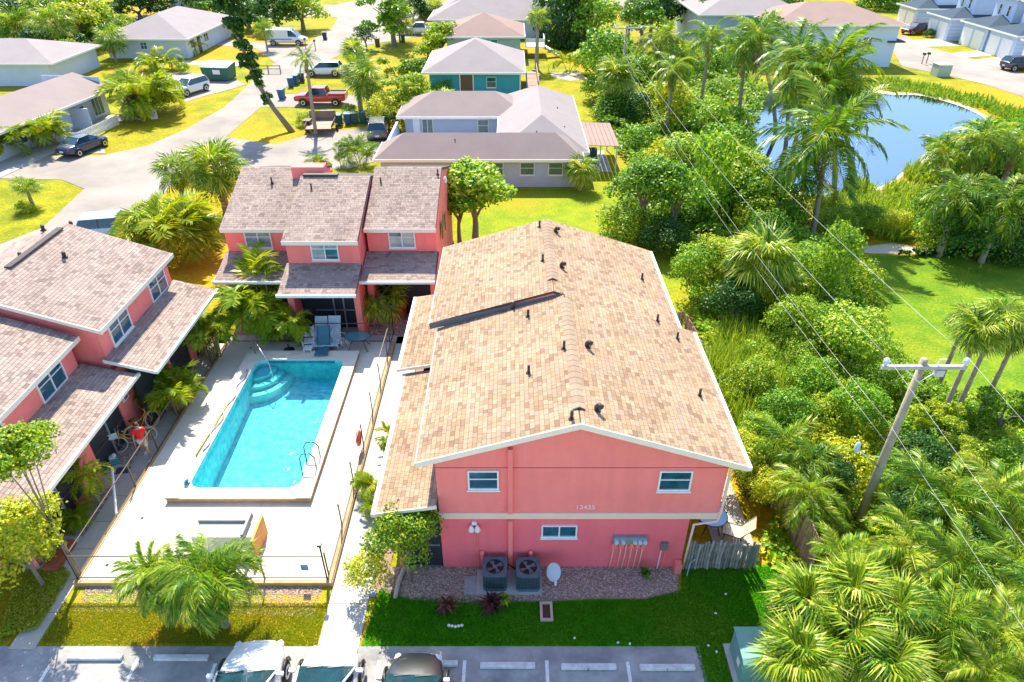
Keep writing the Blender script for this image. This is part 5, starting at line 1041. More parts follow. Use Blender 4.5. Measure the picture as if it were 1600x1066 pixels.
# ground cover under the right hand jungle: a rolling leaf layer
def cover(name, poly, n, mat, size, hz, z=.0):
    P = np.array([at(*q)[:2] for q in poly]); g = np.random.default_rng(n); xs = g.uniform(P[:,0].min(), P[:,0].max(), n*3); ys = g.uniform(P[:,1].min(), P[:,1].max(), n*3); ins = np.zeros(len(xs), bool); j = len(P)-1
    for i in range(len(P)):
        ins ^= ((P[i,1] > ys) != (P[j,1] > ys)) & (xs < (P[j,0]-P[i,0])*(ys-P[i,1])/(P[j,1]-P[i,1]+1e-12)+P[i,0]); j = i
    xs, ys = xs[ins][:n], ys[ins][:n]; k = len(xs); hgt = hz*(.55+.3*np.sin(xs*1.3+ys*.7)+.25*np.sin(xs*.6-ys*1.7)+.12*np.sin(xs*4+ys*3.3)); hgt = np.clip(hgt, .05, None)*g.uniform(.8, 1.05, k)
    nr = unit(g.normal(size=(k,3))*.6 + np.array([0,0,1.])); t = unit(np.cross(nr, g.normal(size=(k,3)))); s = np.cross(nr, t); L = size*g.uniform(.6,1.4,k)
    V, F = kites(np.stack([xs, ys, hgt+z], 1), t, s, L, L*.36, g.uniform(0,.3,k)); return stuff(inst(name, npmesh(name, V, F, mat)))
cover('undergrowth', [(1190,860),(1215,800),(1170,740),(1120,640),(1095,540),(1075,480),(1090,400),(1180,360),(1300,390),(1350,500),(1400,560),(1480,620),(1700,640),(1800,1200),(1250,1200),(1230,930)], 60000, lf_v, .20, .8)
cover('undergrowth', [(1190,860),(1215,800),(1170,740),(1120,640),(1095,540),(1400,560),(1480,620),(1700,640),(1800,1200),(1250,1200),(1230,930)], 26000, lf_y, .18, .9)
cover('undergrowth', [(960,380),(980,260),(930,190),(940,90),(1100,90),(1200,140),(1180,200),(1170,300),(1240,380),(1100,390)], 26000, lf_b, .34, 1.1)
cover('ground_cover', [(0,1000),(20,930),(90,870),(110,900),(60,985)], 6000, gdry, .07, .14)
cover('ground_cover', [(1400,400),(1600,400),(1700,430),(1600,400),(1500,395)], 5000, lf_d, .3, .5)
# distant wood along the top of the picture
def farwood(name, cells, n, s, mat, seed):
    g = random.Random(seed); B = []
    for (x, y, r, h) in cells: B += [(x+g.uniform(-.5,.5)*r, y+g.uniform(-.5,.5)*r, h*.32*g.uniform(.8,1.2), r*g.uniform(.6,1), r*g.uniform(.6,1), h*.62) for _ in range(3)]
    return stuff(inst(name, leafcloud(name, B, n, s, mat, seed)))
farwood('distant_wood', [(x, 185+14*math.sin(x*.07), 9, 8) for x in range(-10, 90, 9)], 32000, .75, lf_b, 1)
farwood('distant_wood', [(x, 250+20*math.sin(x*.05), 14, 10) for x in range(-210, 230, 16)], 36000, 1.2, lf_d, 2)
farwood('distant_wood', [(x, 205+12*math.sin(x*.09), 8, 7) for x in range(-190, -60, 12)], 20000, .8, lf_b, 3)
# ============================================================ THINGS
# ---- pool fence: four runs, each with posts, rails and corner lamps
def fence(label, a, b, n, lamps=(), h=1.12, z=.16, skip=()):
    a, b = Vector(a), Vector(b); t = root('pool_fence', label, 'fence', (a.x, a.y, z), 'pool fence runs')
    for i in range(n+1):
        if i in skip: continue
        p = a.lerp(b, i/n); hh = 1.62 if i in lamps else h; q = MB().box(p.x-.022, p.x+.022, p.y-.022, p.y+.022, z-.05, z+hh).build('post', bronze if i not in lamps else black, t)
        if i in lamps: MB().box(p.x-.07, p.x+.07, p.y-.07, p.y+.07, z+hh+.001, z+hh+.09).build('lamp_cap', black, q)
    d = (b-a).normalized(); s = Vector((-d.y, d.x))*.012
    m = MB()
    for zz in (h, .08):
        m = MB(); m.add([(a.x-s.x,a.y-s.y,z+zz-.02),(b.x-s.x,b.y-s.y,z+zz-.02),(b.x+s.x,b.y+s.y,z+zz-.02),(a.x+s.x,a.y+s.y,z+zz-.02),(a.x-s.x,a.y-s.y,z+zz+.015),(b.x-s.x,b.y-s.y,z+zz+.015),(b.x+s.x,b.y+s.y,z+zz+.015),(a.x+s.x,a.y+s.y,z+zz+.015)],
            [(0,3,2,1),(4,5,6,7),(0,1,5,4),(1,2,6,5),(2,3,7,6),(3,0,4,7)]); m.build('rail', bronze, t)
    return t
fence('front run of the dark pool fence behind the drooping palms', (-14.22,14.4), (-6.06,14.4), 4, (0, 4))
fence('right run of the dark pool fence along the middle walk', (-6.04,14.55), (-6.04,29.3), 7, (7,))
fence('left run of the dark pool fence along the left walk', (-14.24,14.6), (-14.24,28.4), 7, (7,), skip=(1,))
fence('far run of the dark pool fence behind the chairs', (-14.1,28.45), (-6.1,28.45), 4)
g0 = root('white_gate_rail', 'white handrail leaning beside the left walk gate', 'rail', (-14.6,17.6,0))
MB().tube([(-14.95,18.7,.95),(-14.9,18.6,1.0),(-14.28,17.15,.25),(-14.26,17.1,.16)], .045, 8).build('rail', white, g0, True)
sg_ = root('pool_sign', 'small blue sign hanging on the front pool fence', 'sign', (-6.7,14.38,.7)); MB().box(-6.82,-6.58,14.37,14.385,.62,.90).build('panel', M('sign_blue', (.12,.28,.40), .5), sg_)
lr = root('life_ring', 'orange red life ring hanging on the right pool fence', 'life ring', (-6.1,20.55,.8)); V_ = MB()
V_.tube([(-6.1, 20.55+.24*math.cos(t), .82+.30*math.sin(t)) for t in [R(a) for a in range(0, 361, 20)]], .06, 8, False); V_.build('ring', M('ring_orange', (.75,.10,.03), .5), lr, True)
# ---- pool fittings
ld = root('pool_ladder', 'steel pool ladder at the near right side of the pool', 'ladder', (-7.9,19.6,.4))
for y in (19.3, 19.95):
    MB().tube([(-7.55,y,.40),(-7.55,y,.95),(-7.7,y,1.15),(-8.0,y,1.12),(-8.12,y,.9),(-8.14,y,-.6)], .03, 8).build('rail', M('ladder_steel', (.16,.17,.19), .3, metal=.7), ld, True)
for z in (.1,-.15,-.4): MB().box(-8.2,-8.08,19.33,19.92,z-.02,z+.02).build('step', steel, ld)
hr = root('pool_handrail', 'slanting steel handrail over the pool steps', 'handrail', (-12.1,26.6,.4))
MB().tube([(-12.35,27.1,.40),(-12.35,27.1,1.2),(-12.2,27.0,1.28),(-11.2,25.7,.75),(-11.1,25.6,.1)], .03, 8).build('rail', steel, hr, True)
po = root('pool_pole', 'yellow telescopic pole lying on the left coping', 'pole', (-12.4,22,.45)); MB().tube([(-12.42,19.9,.47),(-12.3,23.4,.47)], .035, 6).build('pole', M('yellow_pole', (.55,.42,.06), .4), po, True)
ho = root('pool_hose', 'grey hose with a loop on the left coping', 'hose', (-12.3,22,.45)); MB().tube([(-12.25+.09*math.sin(i*.9), 20.2+i*.22, .46+.02*(i%2)) for i in range(26)], .03, 6).build('hose', M('hose_grey', (.3,.34,.42), .5), ho, True)
fo = root('chlorine_float', 'blue and white chlorine floater on the near left pool corner', 'float', (-12.2,18.5,.42)); MB().lathe((-12.2,18.5,.42), [(.12,0),(.12,.07),(.05,.09),(.05,.22)], 14).build('float', M('float_blue', (.05,.25,.42), .4), fo, 'auto'); MB().lathe((-12.2,18.5,.65), [(.09,0),(.09,.06)], 12).build('cap', white, fo)
for (x, y, l) in [(-13.55,14.95,'round black drain lid in the lower left deck corner'), (-13.3,17.0,'small round drain lid near the left fence'), (-12.9,27.95,'small dark drain lid on the shaded far deck')]:
    tag(MB().lathe((x, y, .162), [(.055,0),(.055,.012)], 12).build('drain_lid', black), l, 'drain', 'drain lids')
# ---- chairs and tables at the far end
def chair_legs(t, w, d, h, m, r=.018, splay=.03):
    for sx in (-1, 1):
        for sy in (-1, 1): MB().tube([(sx*(w/2+splay), sy*(d/2+splay), 0), (sx*w/2, sy*d/2, h)], r, 6).build('leg', m, t, True, local=True)
pw_ = M('resin_white', (.78,.80,.82), .35)
def slat_chair(x, y, rz, label):
    t = root('patio_chair', label, 'chair', (x, y, .16), 'chairs at the far end of the pool', rz); chair_legs(t, .5, .48, .42, pw_, .03)
    for i in range(6): MB().box(-.25,.25,-.25+i*.085,-.18+i*.085,.42,.45).build('seat_slat', pw_, t, local=True)
    for i in range(6): MB().cbox((0,.27+i*.02,.55+i*.085), (.48,.025,.065), rx=-.2).build('back_slat', pw_, t, local=True)
    for s in (-1, 1): MB().tube([(s*.27,-.25,.0),(s*.28,-.27,.62),(s*.27,.0,.66),(s*.26,.26,.62),(s*.25,.40,1.08)], .025, 6).build('arm', pw_, t, True, local=True)
    return t
slat_chair(-9.95,27.95,.1,'white slatted armchair left of the teal lounger')
def sling(x, y, rz, label, mat, fm, back=.95, L=1.3, group='sling loungers at the far end of the pool'):
    t = root('lounge_chair', label, 'chair', (x, y, .16), group, rz)
    m = MB(); pts = [(-L*.5,.38),(.15,.34),(.15+back*.55,.34+back*.85)]
    for s in (-1, 1): MB().tube([(s*.29, p[0], p[1]) for p in pts], .02, 6).build('side_rail', fm, t, True, local=True)
    for i in range(2):
        a, b = pts[i], pts[i+1]; n = 6 if i == 0 else 8
        for k in range(n):
            p = [a[j]+(b[j]-a[j])*k/n for j in (0,1)]; q = [a[j]+(b[j]-a[j])*(k+.9)/n for j in (0,1)]
            MB().add([(-.28,p[0],p[1]),(.28,p[0],p[1]),(.28,q[0],q[1]),(-.28,q[0],q[1]),(-.28,p[0],p[1]-.015),(.28,p[0],p[1]-.015),(.28,q[0],q[1]-.015),(-.28,q[0],q[1]-.015)],[(0,1,2,3),(4,7,6,5),(0,4,5,1),(2,6,7,3),(0,3,7,4),(1,5,6,2)]).build('strap', mat, t, local=True)
    for s in (-1, 1):
        MB().tube([(s*.29,-L*.4,.37),(s*.33,-L*.5,.0)], .018, 6).build('leg', fm, t, True, local=True); MB().tube([(s*.29,.15,.34),(s*.33,.35,.0)], .018, 6).build('leg', fm, t, True, local=True)
    return t
strap_w = M('strap_pale', (.50,.62,.72), .5)
sling(-9.45,28.15,.0,'pale blue strapped lounger, left of the upright pair',strap_w,pw_,1.1); sling(-8.80,28.2,.0,'pale blue strapped lounger, right of the upright pair',strap_w,pw_,1.1)
sling(-9.15,27.45,.05,'teal sling lounger in front of the upright pair',M('sling_teal',(.05,.16,.22),.6),M('frame_teal',(.04,.10,.13),.4),1.0)
wc = root('patio_chair','white wire armchair between loungers and glass table','chair',(-8.35,27.95,.16),'chairs at the far end of the pool',1.1)
for i in range(7): MB().tube([(-.22+i*.073,-.24,.42),(-.22+i*.073,.22,.42)],.008,4).build('seat_wire',pw_,wc,local=True); MB().tube([(-.22+i*.073,.24,.44),(-.22+i*.073,.34,.92)],.008,4).build('back_wire',pw_,wc,local=True)
MB().tube([(.25*math.cos(R(a)),.02+.25*math.sin(R(a)),.42) for a in range(0,361,24)],.014,6,False).build('seat_ring',pw_,wc,True,local=True); MB().tube([(-.26,.22,.42),(-.26,.36,.9),(0,.40,1.02),(.26,.36,.9),(.26,.22,.42)],.014,6).build('back_frame',pw_,wc,True,local=True)
for s in (-1,1): MB().tube([(s*.27,.3,.68),(s*.32,0,.68),(s*.30,-.2,.64),(s*.24,-.22,.42)],.012,6).build('arm',pw_,wc,True,local=True)
MB().tube([(.24*math.cos(R(a)),.02+.24*math.sin(R(a)),.03) for a in range(0,361,24)],.014,6,False).build('swivel_base',pw_,wc,True,local=True); MB().tube([(0,.02,.03),(0,.02,.42)],.03,6).build('pedestal',pw_,wc,True,local=True)
for a in (0,90,180,270): MB().tube([(0,.02,.2),(.24*math.cos(R(a)),.02+.24*math.sin(R(a)),.03)],.012,5).build('brace',pw_,wc,True,local=True)
gt = root('glass_table','oval glass patio table with curved dark legs','table',(-7.55,27.95,.16)); tp = MB(); tp.prism([(.62*math.cos(R(a)),.42*math.sin(R(a))) for a in range(0,360,18)],.70,.715); tp.build('glass_top',M('table_glass',(.10,.22,.24),.08,spec=.8),gt,local=True)
MB().tube([(.64*math.cos(R(a)),.44*math.sin(R(a)),.705) for a in range(0,361,18)],.02,6,False).build('rim',M('frame_green',(.03,.09,.10),.4),gt,True,local=True)
for sx in (-1,1):
    for sy in (-1,1): MB().tube([(sx*.45,sy*.25,.69),(sx*.33,sy*.18,.42),(sx*.40,sy*.25,.12),(sx*.50,sy*.36,.0)],.018,6).build('leg',black,gt,True,local=True)
so_ = root('stool','small white plastic side table before the slatted chair','table',(-9.85,27.35,.16)); MB().box(-.2,.2,-.2,.2,.40,.43).build('top',pw_,so_,local=True); chair_legs(so_,.32,.32,.4,pw_,.025)
ub = root('umbrella_base','round black umbrella base standing alone on the far deck','umbrella base',(-10.95,27.75,.16)); MB().lathe((0,0,0),[(.27,0),(.27,.03),(.1,.07),(.035,.10),(.035,.38)],20).build('base',black,ub,'auto',local=True); ub.children[0]['label']='round black base with short tube'
wb_ = root('skimmer_lid','small white box on the deck behind the glass table','box',(-8.15,28.35,.16)); MB().box(-.14,.14,-.08,.08,0,.16).build('box',white,wb_,local=True); MB().box(-.15,.15,-.09,.09,.161,.18).build('lid',white,wb_,local=True)
# ---- white counter with orange brown end board, near deck
bn = root('deck_counter','white topped deck counter with grey rail and orange wooden end board','counter',(-9.5,15.9,.16))
MB().box(-10.75,-8.75,15.45,15.95,.16,.95).build('cabinet',white,bn); MB().box(-10.8,-8.7,15.42,16.0,.955,1.0).build('top',white,bn); MB().box(-10.7,-8.95,16.03,16.1,.95,1.12).build('rail',grey,bn)
MB().box(-8.66,-8.58,15.2,16.35,.16,1.05).build('end_board',M('orange_wood',(.62,.25,.04),.6,.2,4),bn); MB().box(-8.99,-8.9,15.3,16.3,1.005,1.25).build('side_rail',grey,bn)
# ---- person figures
def person(x, y, z, rz, label, shirt, legs_m, hair_m, skin_m, pose):
    t = root('person', label, 'person', (x, y, z), None, rz)
    def skin(name, pts, edges, rad, mat, sub=2, rt=0):
        me = bpy.data.meshes.new(name); bm = bmesh.new(); lay = bm.verts.layers.skin.verify(); vs = [bm.verts.new(p_) for p_ in pts]
        for i, v in enumerate(vs): v[lay].radius = (rad[i][0], rad[i][1]); v[lay].use_root = (i == rt)
        for e in edges: bm.edges.new((vs[e[0]], vs[e[1]]))
        bm.to_mesh(me); bm.free(); ob = bpy.data.objects.new(name, me); COL.objects.link(ob)
        ob.modifiers.new('s', 'SKIN')
        ob.modifiers.new('u', 'SUBSURF').levels = sub; dg = bpy.context.evaluated_depsgraph_get(); dg.update()
        nm_ = bpy.data.meshes.new_from_object(ob.evaluated_get(dg)); bpy.data.objects.remove(ob); nm_.materials.clear(); nm_.materials.append(mat)
        for p_ in nm_.polygons: p_.use_smooth = True
        o = inst(name, nm_, t); return o
    s = pose  # stride
    J = [(0,0,.95),(0,0,1.12),(0,.01,1.32),(0,.0,1.46),(0,-.01,1.53),(0,-.02,1.60),(0,-.02,1.69),
         (.10,0,.90),(.11,-.16*s,.50),(.11,-.22*s+.14*s,.09),(.11,-.36*s,.04),
         (-.10,0,.90),(-.11,.12*s,.50),(-.11,.34*s,.10),(-.11,.24*s,.04),
         (.17,0,1.42),(.22,.10*s,1.15),(.22,-.04*s,.92),(.21,-.08*s,.84),(-.17,0,1.42),(-.22,-.08*s,1.15),(-.21,-.24*s,.95),(-.20,-.30*s,.88)]
    Ed = [(0,1),(1,2),(2,3),(3,4),(4,5),(5,6),(0,7),(7,8),(8,9),(9,10),(0,11),(11,12),(12,13),(13,14),(3,15),(15,16),(16,17),(17,18),(3,19),(19,20),(20,21),(21,22)]
    Rd = [(.13,.10),(.12,.09),(.15,.10),(.10,.07),(.05,.05),(.085,.095),(.075,.09),(.085,.085),(.055,.055),(.035,.035),(.04,.03),(.085,.085),(.055,.055),(.035,.035),(.04,.03),(.055,.055),(.04,.04),(.028,.028),(.035,.02),(.055,.055),(.04,.04),(.028,.028),(.035,.02)]
    skin('body', J, Ed, Rd, skin_m)
    skin('shirt', [J[0],J[1],J[2],J[3],J[15],tuple(Vector(J[15]).lerp(Vector(J[16]),.75)),J[19],tuple(Vector(J[19]).lerp(Vector(J[20]),.75))], [(0,1),(1,2),(2,3),(3,4),(4,5),(3,6),(6,7)], [(.165,.13),(.155,.125),(.18,.135),(.12,.09),(.08,.08),(.07,.065),(.08,.08),(.07,.065)], shirt)
    skin('shorts', [J[0],J[7],tuple(Vector(J[7]).lerp(Vector(J[8]),.8)),J[11],tuple(Vector(J[11]).lerp(Vector(J[12]),.8))], [(0,1),(1,2),(0,3),(3,4)], [(.15,.12),(.105,.105),(.09,.09),(.105,.105),(.09,.09)], legs_m)
    hm = MB(); hm.lathe((0,.005,1.60), [(.075,-.02),(.10,.04),(.10,.09),(.075,.14),(.02,.165)], 12).build('hair', hair_m, t, True, local=True)
    fm = MB()
    for sx in (-1,1): fm.lathe((sx*.032,-.105,1.645), [(.0,0),(.012,.003),(.0,.012)], 6)
    fm.build('eyes', black, t, local=True); MB().add([(-.014,-.10,1.60),(.014,-.10,1.60),(0,-.135,1.605),(0,-.10,1.655)],[(0,1,2),(0,2,3),(1,3,2)]).build('nose', skin_m, t, local=True)
    MB().box(-.028,.028,-.112,-.10,1.565,1.573).build('mouth', M('lips',(.35,.12,.10),.6), t, local=True)
    for sx in (-1,1): MB().cbox((sx*.092,-.01,1.62),(.02,.04,.06)).build('ear', skin_m, t, local=True)
    for (sx, ty, i) in ((1,0,18),(-1,0,22)):
        for k in range(4): b = Vector(J[i]) + Vector((0,.022-.015*k,-.02)); MB().tube([b, b+Vector((0,-.012,-.04)), b+Vector((0,-.028,-.07+.006*k))],.009,5).build('finger',skin_m,t,True,local=True)
        b = Vector(J[i]) + Vector((0,-.03,.0)); MB().tube([b, b+Vector((-sx*.01,-.025,-.03))],.010,5).build('thumb',skin_m,t,True,local=True)
    for i in (10, 14): q = Vector(J[i]); MB().cbox((q.x,q.y+.04,.035),(.10,.26,.07)).build('shoe', white, t, local=True)
    return t
skn = M('skin', (.45,.26,.18), .6); skd = M('skin_tan', (.38,.22,.15), .6)
person(-14.62,20.35,.03, R(20), 'walking person in red shirt and pale shorts on the left walk', M('red_shirt',(.75,.02,.02),.8), M('khaki_shorts',(.55,.48,.36),.8), M('hair_brown',(.08,.04,.02),.7), skn, 1)
person(-14.68,28.2,.03, R(190), 'person in teal shirt and dark shorts by the far corner palms', M('teal_shirt',(.02,.40,.46),.8), M('navy_shorts',(.03,.04,.09),.8), M('hair_grey',(.2,.18,.16),.7), skd, .7)
# ---- bicycles against the coral wall
def bicycle(x, y, rz, tilt, label, fm, basket=None):
    t = root('bicycle', label, 'bicycle', (x, y, .03), 'cruiser bicycles by the coral wall', rz); t.rotation_euler = (tilt, 0, rz)
    for nm_, cx_ in (('wheel', -.55), ('wheel', .55)):
        w = MB(); w.tube([(cx_+.33*math.cos(R(a)), 0, .35+.33*math.sin(R(a))) for a in range(0,361,20)], .024, 6, False); wo = w.build(nm_, M('tyre_cream',(.62,.60,.55),.7), t, True, local=True)
        sp = MB()
        for k in range(10): sp.tube([(cx_,0,.35),(cx_+.32*math.cos(R(k*36)),0,.35+.32*math.sin(R(k*36)))], .004, 3, False)
        sp.build('spokes', steel, wo, local=True)
        MB().tube([(cx_+.39*math.cos(R(a)),0,.35+.39*math.sin(R(a))) for a in range(20,161,20)], .022, 5).build('fender', fm, t, True, local=True)
    for P_ in ([(-.55,0,.35),(-.12,0,.33),(-.22,0,.80)], [(-.12,0,.33),(.15,0,.50),(.40,0,.85)], [(-.22,0,.72),(.1,0,.66),(.39,0,.80)], [(-.55,0,.35),(-.24,0,.74)], [(.55,0,.35),(.43,0,.75),(.38,0,1.0)]): MB().tube(P_, .022, 6).build('frame_tube', fm, t, True, local=True)
    MB().tube([(.20,-.32,1.02),(.36,-.2,1.08),(.38,0,1.0),(.36,.2,1.08),(.20,.32,1.02)], .014, 6).build('handlebar', steel, t, True, local=True)
    MB().prism([(-.36,-.1),(-.08,-.03),(-.08,.03),(-.36,.1)], .84, .90).build('saddle', M('saddle_brown',(.16,.07,.03),.6), t, local=True)
    for s in (-1,1): MB().tube([(-.12,0,.33),(-.12+s*.1,s*.06,.33-s*.12)],.014,5).build('pedal',black,t,True,local=True)
    if basket:
        b = MB(); b.box(.46,.78,-.18,.18,.78,.80); b.box(.46,.48,-.18,.18,.80,1.02); b.box(.76,.78,-.18,.18,.80,1.02); b.box(.48,.76,-.18,-.16,.80,1.02); b.box(.48,.76,.16,.18,.80,1.02); b.build('basket', basket, t, local=True)
bicycle(-15.35,21.75,R(68),R(-10),'yellow cruiser bicycle leaning nearer the coral wall',M('bike_yellow',(.72,.42,.03),.35))
bicycle(-15.35,20.9,R(215),R(8),'orange yellow bicycle with white basket nearer the screen',M('bike_orange',(.62,.34,.05),.35),M('basket_blue',(.55,.68,.75),.6))
bx_ = root('bucket','teal bucket with white cloth on the gravel before the screen','bucket',(-15.75,19.95,0)); MB().lathe((0,0,0),[(.12,0),(.17,.3),(.18,.32)],14).build('bucket',M('bucket_teal',(.04,.38,.46),.5),bx_,'auto',local=True); MB().cbox((0,0,.36),(.22,.16,.1),.4).build('cloth',white,bx_,local=True); MB().cbox((.06,.04,.44),(.12,.1,.1),.9).build('cloth_fold',white,bx_,local=True)
dm = tag(MB().cbox((-15.25,19.55,.04),(.50,.34,.03),.1).build('doormat',M('mat_dark',(.05,.06,.08),.9)),'dark doormat on the slab by the screened porch','doormat')
pot = root('plant_pot','terracotta pot holding the two stemmed palm','pot',(at(134,786).x,at(134,786).y,0)); MB().lathe((0,0,0),[(.24,0),(.34,.30),(.40,.33),(.40,.40),(.34,.40),(.32,.32)],18).build('pot',M('terracotta',(.55,.20,.08),.8),pot,'auto',local=True)
p2_ = root('planter_trough','rust red soil trough at the end of the left bed','planter',(-15.0,15.2,0)); MB().box(-15.12-.45,-15.13,14.75,15.95,0,.28).build('trough',M('rust_wood',(.30,.08,.03),.8),p2_)
# ---- air conditioners, dish, small yard things
pad = root('equipment_pad','concrete pad under the two air conditioners','pad',(-.2,14.3,0)); MB().box(-1.16,.98,13.9,14.84,0,.07).build('slab',conc,pad); MB().box(-1.55,-1.17,13.9,14.6,0,.05).build('slab',M('pad_old',(.36,.37,.36),.9,.2,6),pad)
acm = M('condenser_teal',(.08,.14,.17),.5,.2,5)
def ac(x, y, label):
    t = root('air_conditioner', label, 'air conditioner', (x, y, .07), 'condenser units on the pad'); pts = rrect(-.39,.39,-.39,.39,.12,3)
    b = MB(); b.prism(pts, 0, .12); b.build('base', acm, t, local=True); g = MB(); 
    for k in range(len(pts)):
        p, q = Vector(pts[k]), Vector(pts[(k+1)%len(pts)]); n_ = max(1, int((q-p).length/.045))
        for j in range(n_): c = p.lerp(q, (j+.5)/n_)*.97; g.box(c.x-.007,c.x+.007,c.y-.007,c.y+.007,.12,.70)
    g.build('side_grille', acm, t, local=True); MB().prism([(p[0]*.9,p[1]*.9) for p in pts], .12, .695).build('coil', M('coil_dark',(.03,.05,.06),.6), t, local=True)
    n_ = 24; inn_ = [(.29*math.cos(2*math.pi*k/n_), .29*math.sin(2*math.pi*k/n_)) for k in range(n_)]; o_ = []
    for q in inn_: s_ = .39/max(abs(q[0]), abs(q[1])); s_ = min(s_, .50/.29); o_.append((q[0]*s_, q[1]*s_))
    m = MB(); m.add([(p[0],p[1],.75) for p in inn_]+[(p[0],p[1],.75) for p in o_]+[(p[0],p[1],.70) for p in inn_]+[(p[0],p[1],.70) for p in o_],[(k,(k+1)%n_,n_+(k+1)%n_,n_+k) for k in range(n_)]+[(k,2*n_+k,2*n_+(k+1)%n_,(k+1)%n_) for k in range(n_)]+[(n_+k,n_+(k+1)%n_,3*n_+(k+1)%n_,3*n_+k) for k in range(n_)])
    m.build('top_cover', acm, t, local=True); MB().lathe((0,0,.696),[(.285,0),(.285,.01)],24).build('fan_well', black, t, local=True)
    f = MB()
    for k in range(4):
        a = R(90*k+25); f.add([(.05*math.cos(a),.05*math.sin(a),.712),(.26*math.cos(a-.3),.26*math.sin(a-.3),.715),(.27*math.cos(a+.3),.27*math.sin(a+.3),.735),(.06*math.cos(a+.9),.06*math.sin(a+.9),.725)],[(0,1,2,3)])
    f.build('fan_blades', grey, t, local=True); MB().lathe((0,0,.71),[(.07,0),(.07,.03)],14).build('motor_cap', grey, t, local=True)
    for rr in (.12,.20,.27): MB().tube([(rr*math.cos(R(a)),rr*math.sin(R(a)),.752) for a in range(0,361,20)],.004,3,False).build('guard_ring', black, t, local=True)
    return t
ac(-.55,14.38,'left of two round fan air conditioners on the pad'); ac(.52,14.36,'right air conditioner beside the satellite dish')
MB_ = root('refrigerant_lines','black coolant hose between wall and air conditioners','hose',(0,14.8,.2)); MB().tube([(-.1,14.97,.5),(-.1,14.85,.3),(.05,14.8,.22),(.2,14.6,.3)],.03,6).build('hose',black,MB_,True)
sd = root('satellite_dish','grey satellite dish on an arm beside the right air conditioner','satellite dish',(1.25,14.45,0)); dm_ = MatR = Matrix.Translation((1.33,14.35,.62)) @ Euler((R(62),0,R(12))).to_matrix().to_4x4()
dv = MB(); n_ = 22; ringsD = [(0,0),(.12,.012),(.22,.045),(.29,.085)]
dv.v = [tuple(dm_ @ Vector((0,0,0)))] + [tuple(dm_ @ Vector((r_*.82*math.cos(2*math.pi*k/n_), r_*1.1*math.sin(2*math.pi*k/n_), z_))) for (r_,z_) in ringsD[1:] for k in range(n_)]
dv.f = [(0,1+k,1+(k+1)%n_) for k in range(n_)] + [(1+i*n_+k,1+(i+1)*n_+k,1+(i+1)*n_+(k+1)%n_,1+i*n_+(k+1)%n_) for i in range(2) for k in range(n_)]
dv.build('dish', M('dish_grey',(.50,.55,.62),.5), sd, True); MB().tube([(1.33,14.42,.55),(1.3,14.6,.45),(1.25,14.7,.0)],.025,6).build('mast',grey,sd,True); MB().tube([tuple(dm_ @ Vector((0,-.3,.06))),tuple(dm_ @ Vector((-.05,-.22,.42)))],.015,6).build('feed_arm',white,sd,True); MB().cbox(tuple(dm_ @ Vector((-.05,-.2,.45))),(.07,.07,.12)).build('receiver',white,sd)
pb = root('paving_block_ring','hollow cream block with dark soil on the shaded lawn','block',(1.08,13.25,0))
m = MB(); m.box(.88,1.28,12.92,12.99,0,.12); m.box(.88,1.28,13.51,13.58,0,.12); m.box(.88,.96,12.99,13.51,0,.12); m.box(1.20,1.28,12.99,13.51,0,.12); m.build('block',M('block_cream',(.55,.42,.32),.8),pb); MB().box(.96,1.20,12.99,13.51,0,.06).build('soil',M('soil',(.10,.04,.03),.9),pb)
cr_ = root('block_ring','low white scalloped edging under the dark red plant','edging',(-1.75,12.9,0))
for i in range(5): MB().lathe((-1.95+i*.1,12.78-.02*(2-abs(i-2)),0),[(.045,0),(.05,.06),(.02,.09)],8).build('block',white,cr_,'auto')
vr = root('valve_box','small grey blue valve cover beside the middle walk','valve box',(-4.5,13.95,0)); MB().lathe((-4.5,13.95,0),[(.14,0),(.13,.08),(.05,.10)],12).build('cover',M('valve_grey',(.3,.35,.45),.6),vr,'auto')
g = random.Random(4)
for i in range(7): x, y = [(1.9,12.35),(3.2,12.2),(3.55,12.16),(6.9,13.9),(5.9,12.1),(6.1,11.9),(6.4,13.2)][i]; tag(MB().cbox((x,y,.05),(.07,.05,.03),g.uniform(0,3)).build('litter',white),['paper scrap on the middle of the shaded lawn edge','paper scrap by the kerb above stop one, left','paper scrap by the kerb above stop one, right','scrap on the grass right of the log fence','scrap at the asphalt corner, upper','scrap at the asphalt corner, lower','scrap on the lawn above the transformer'][i],'litter','paper scraps on the lawn')
# rough tree-limb edging and logs by the left corner of the wall
tag(MB().tube([(-3.75,13.75,.08),(-3.72,14.3,.10),(-3.6,14.9,.09)],.07,7).build('log_edging',M('log_pale',(.5,.42,.35),.9)),'pale log edging stones beside the leafy tree trunk','log')
# transformer
tf = root('transformer','green pad mounted transformer box by the lawn corner','utility box',(7.05,11.6,0)); tm = M('transformer_green',(.16,.34,.31),.55,.12,3)
MB().box(6.35,8.35,10.9,12.15,0,.08).build('pad',conc,tf); MB().extr([(10.95,.08),(12.0,.08),(12.0,1.06),(11.1,1.0),(10.95,.90)],'x',6.5,7.75).build('cabinet',tm,tf); MB().box(7.1,7.115,10.94,12.01,.1,1.05).build('seam',tm,tf); MB().extr([(10.92,.96),(11.08,1.04),(12.03,1.10),(12.03,1.06),(11.1,1.0),(10.95,.92)],'x',6.46,7.79).build('lid',tm,tf); MB().box(6.485,6.498,11.2,11.4,.4,.65).build('warning_plate',white,tf)
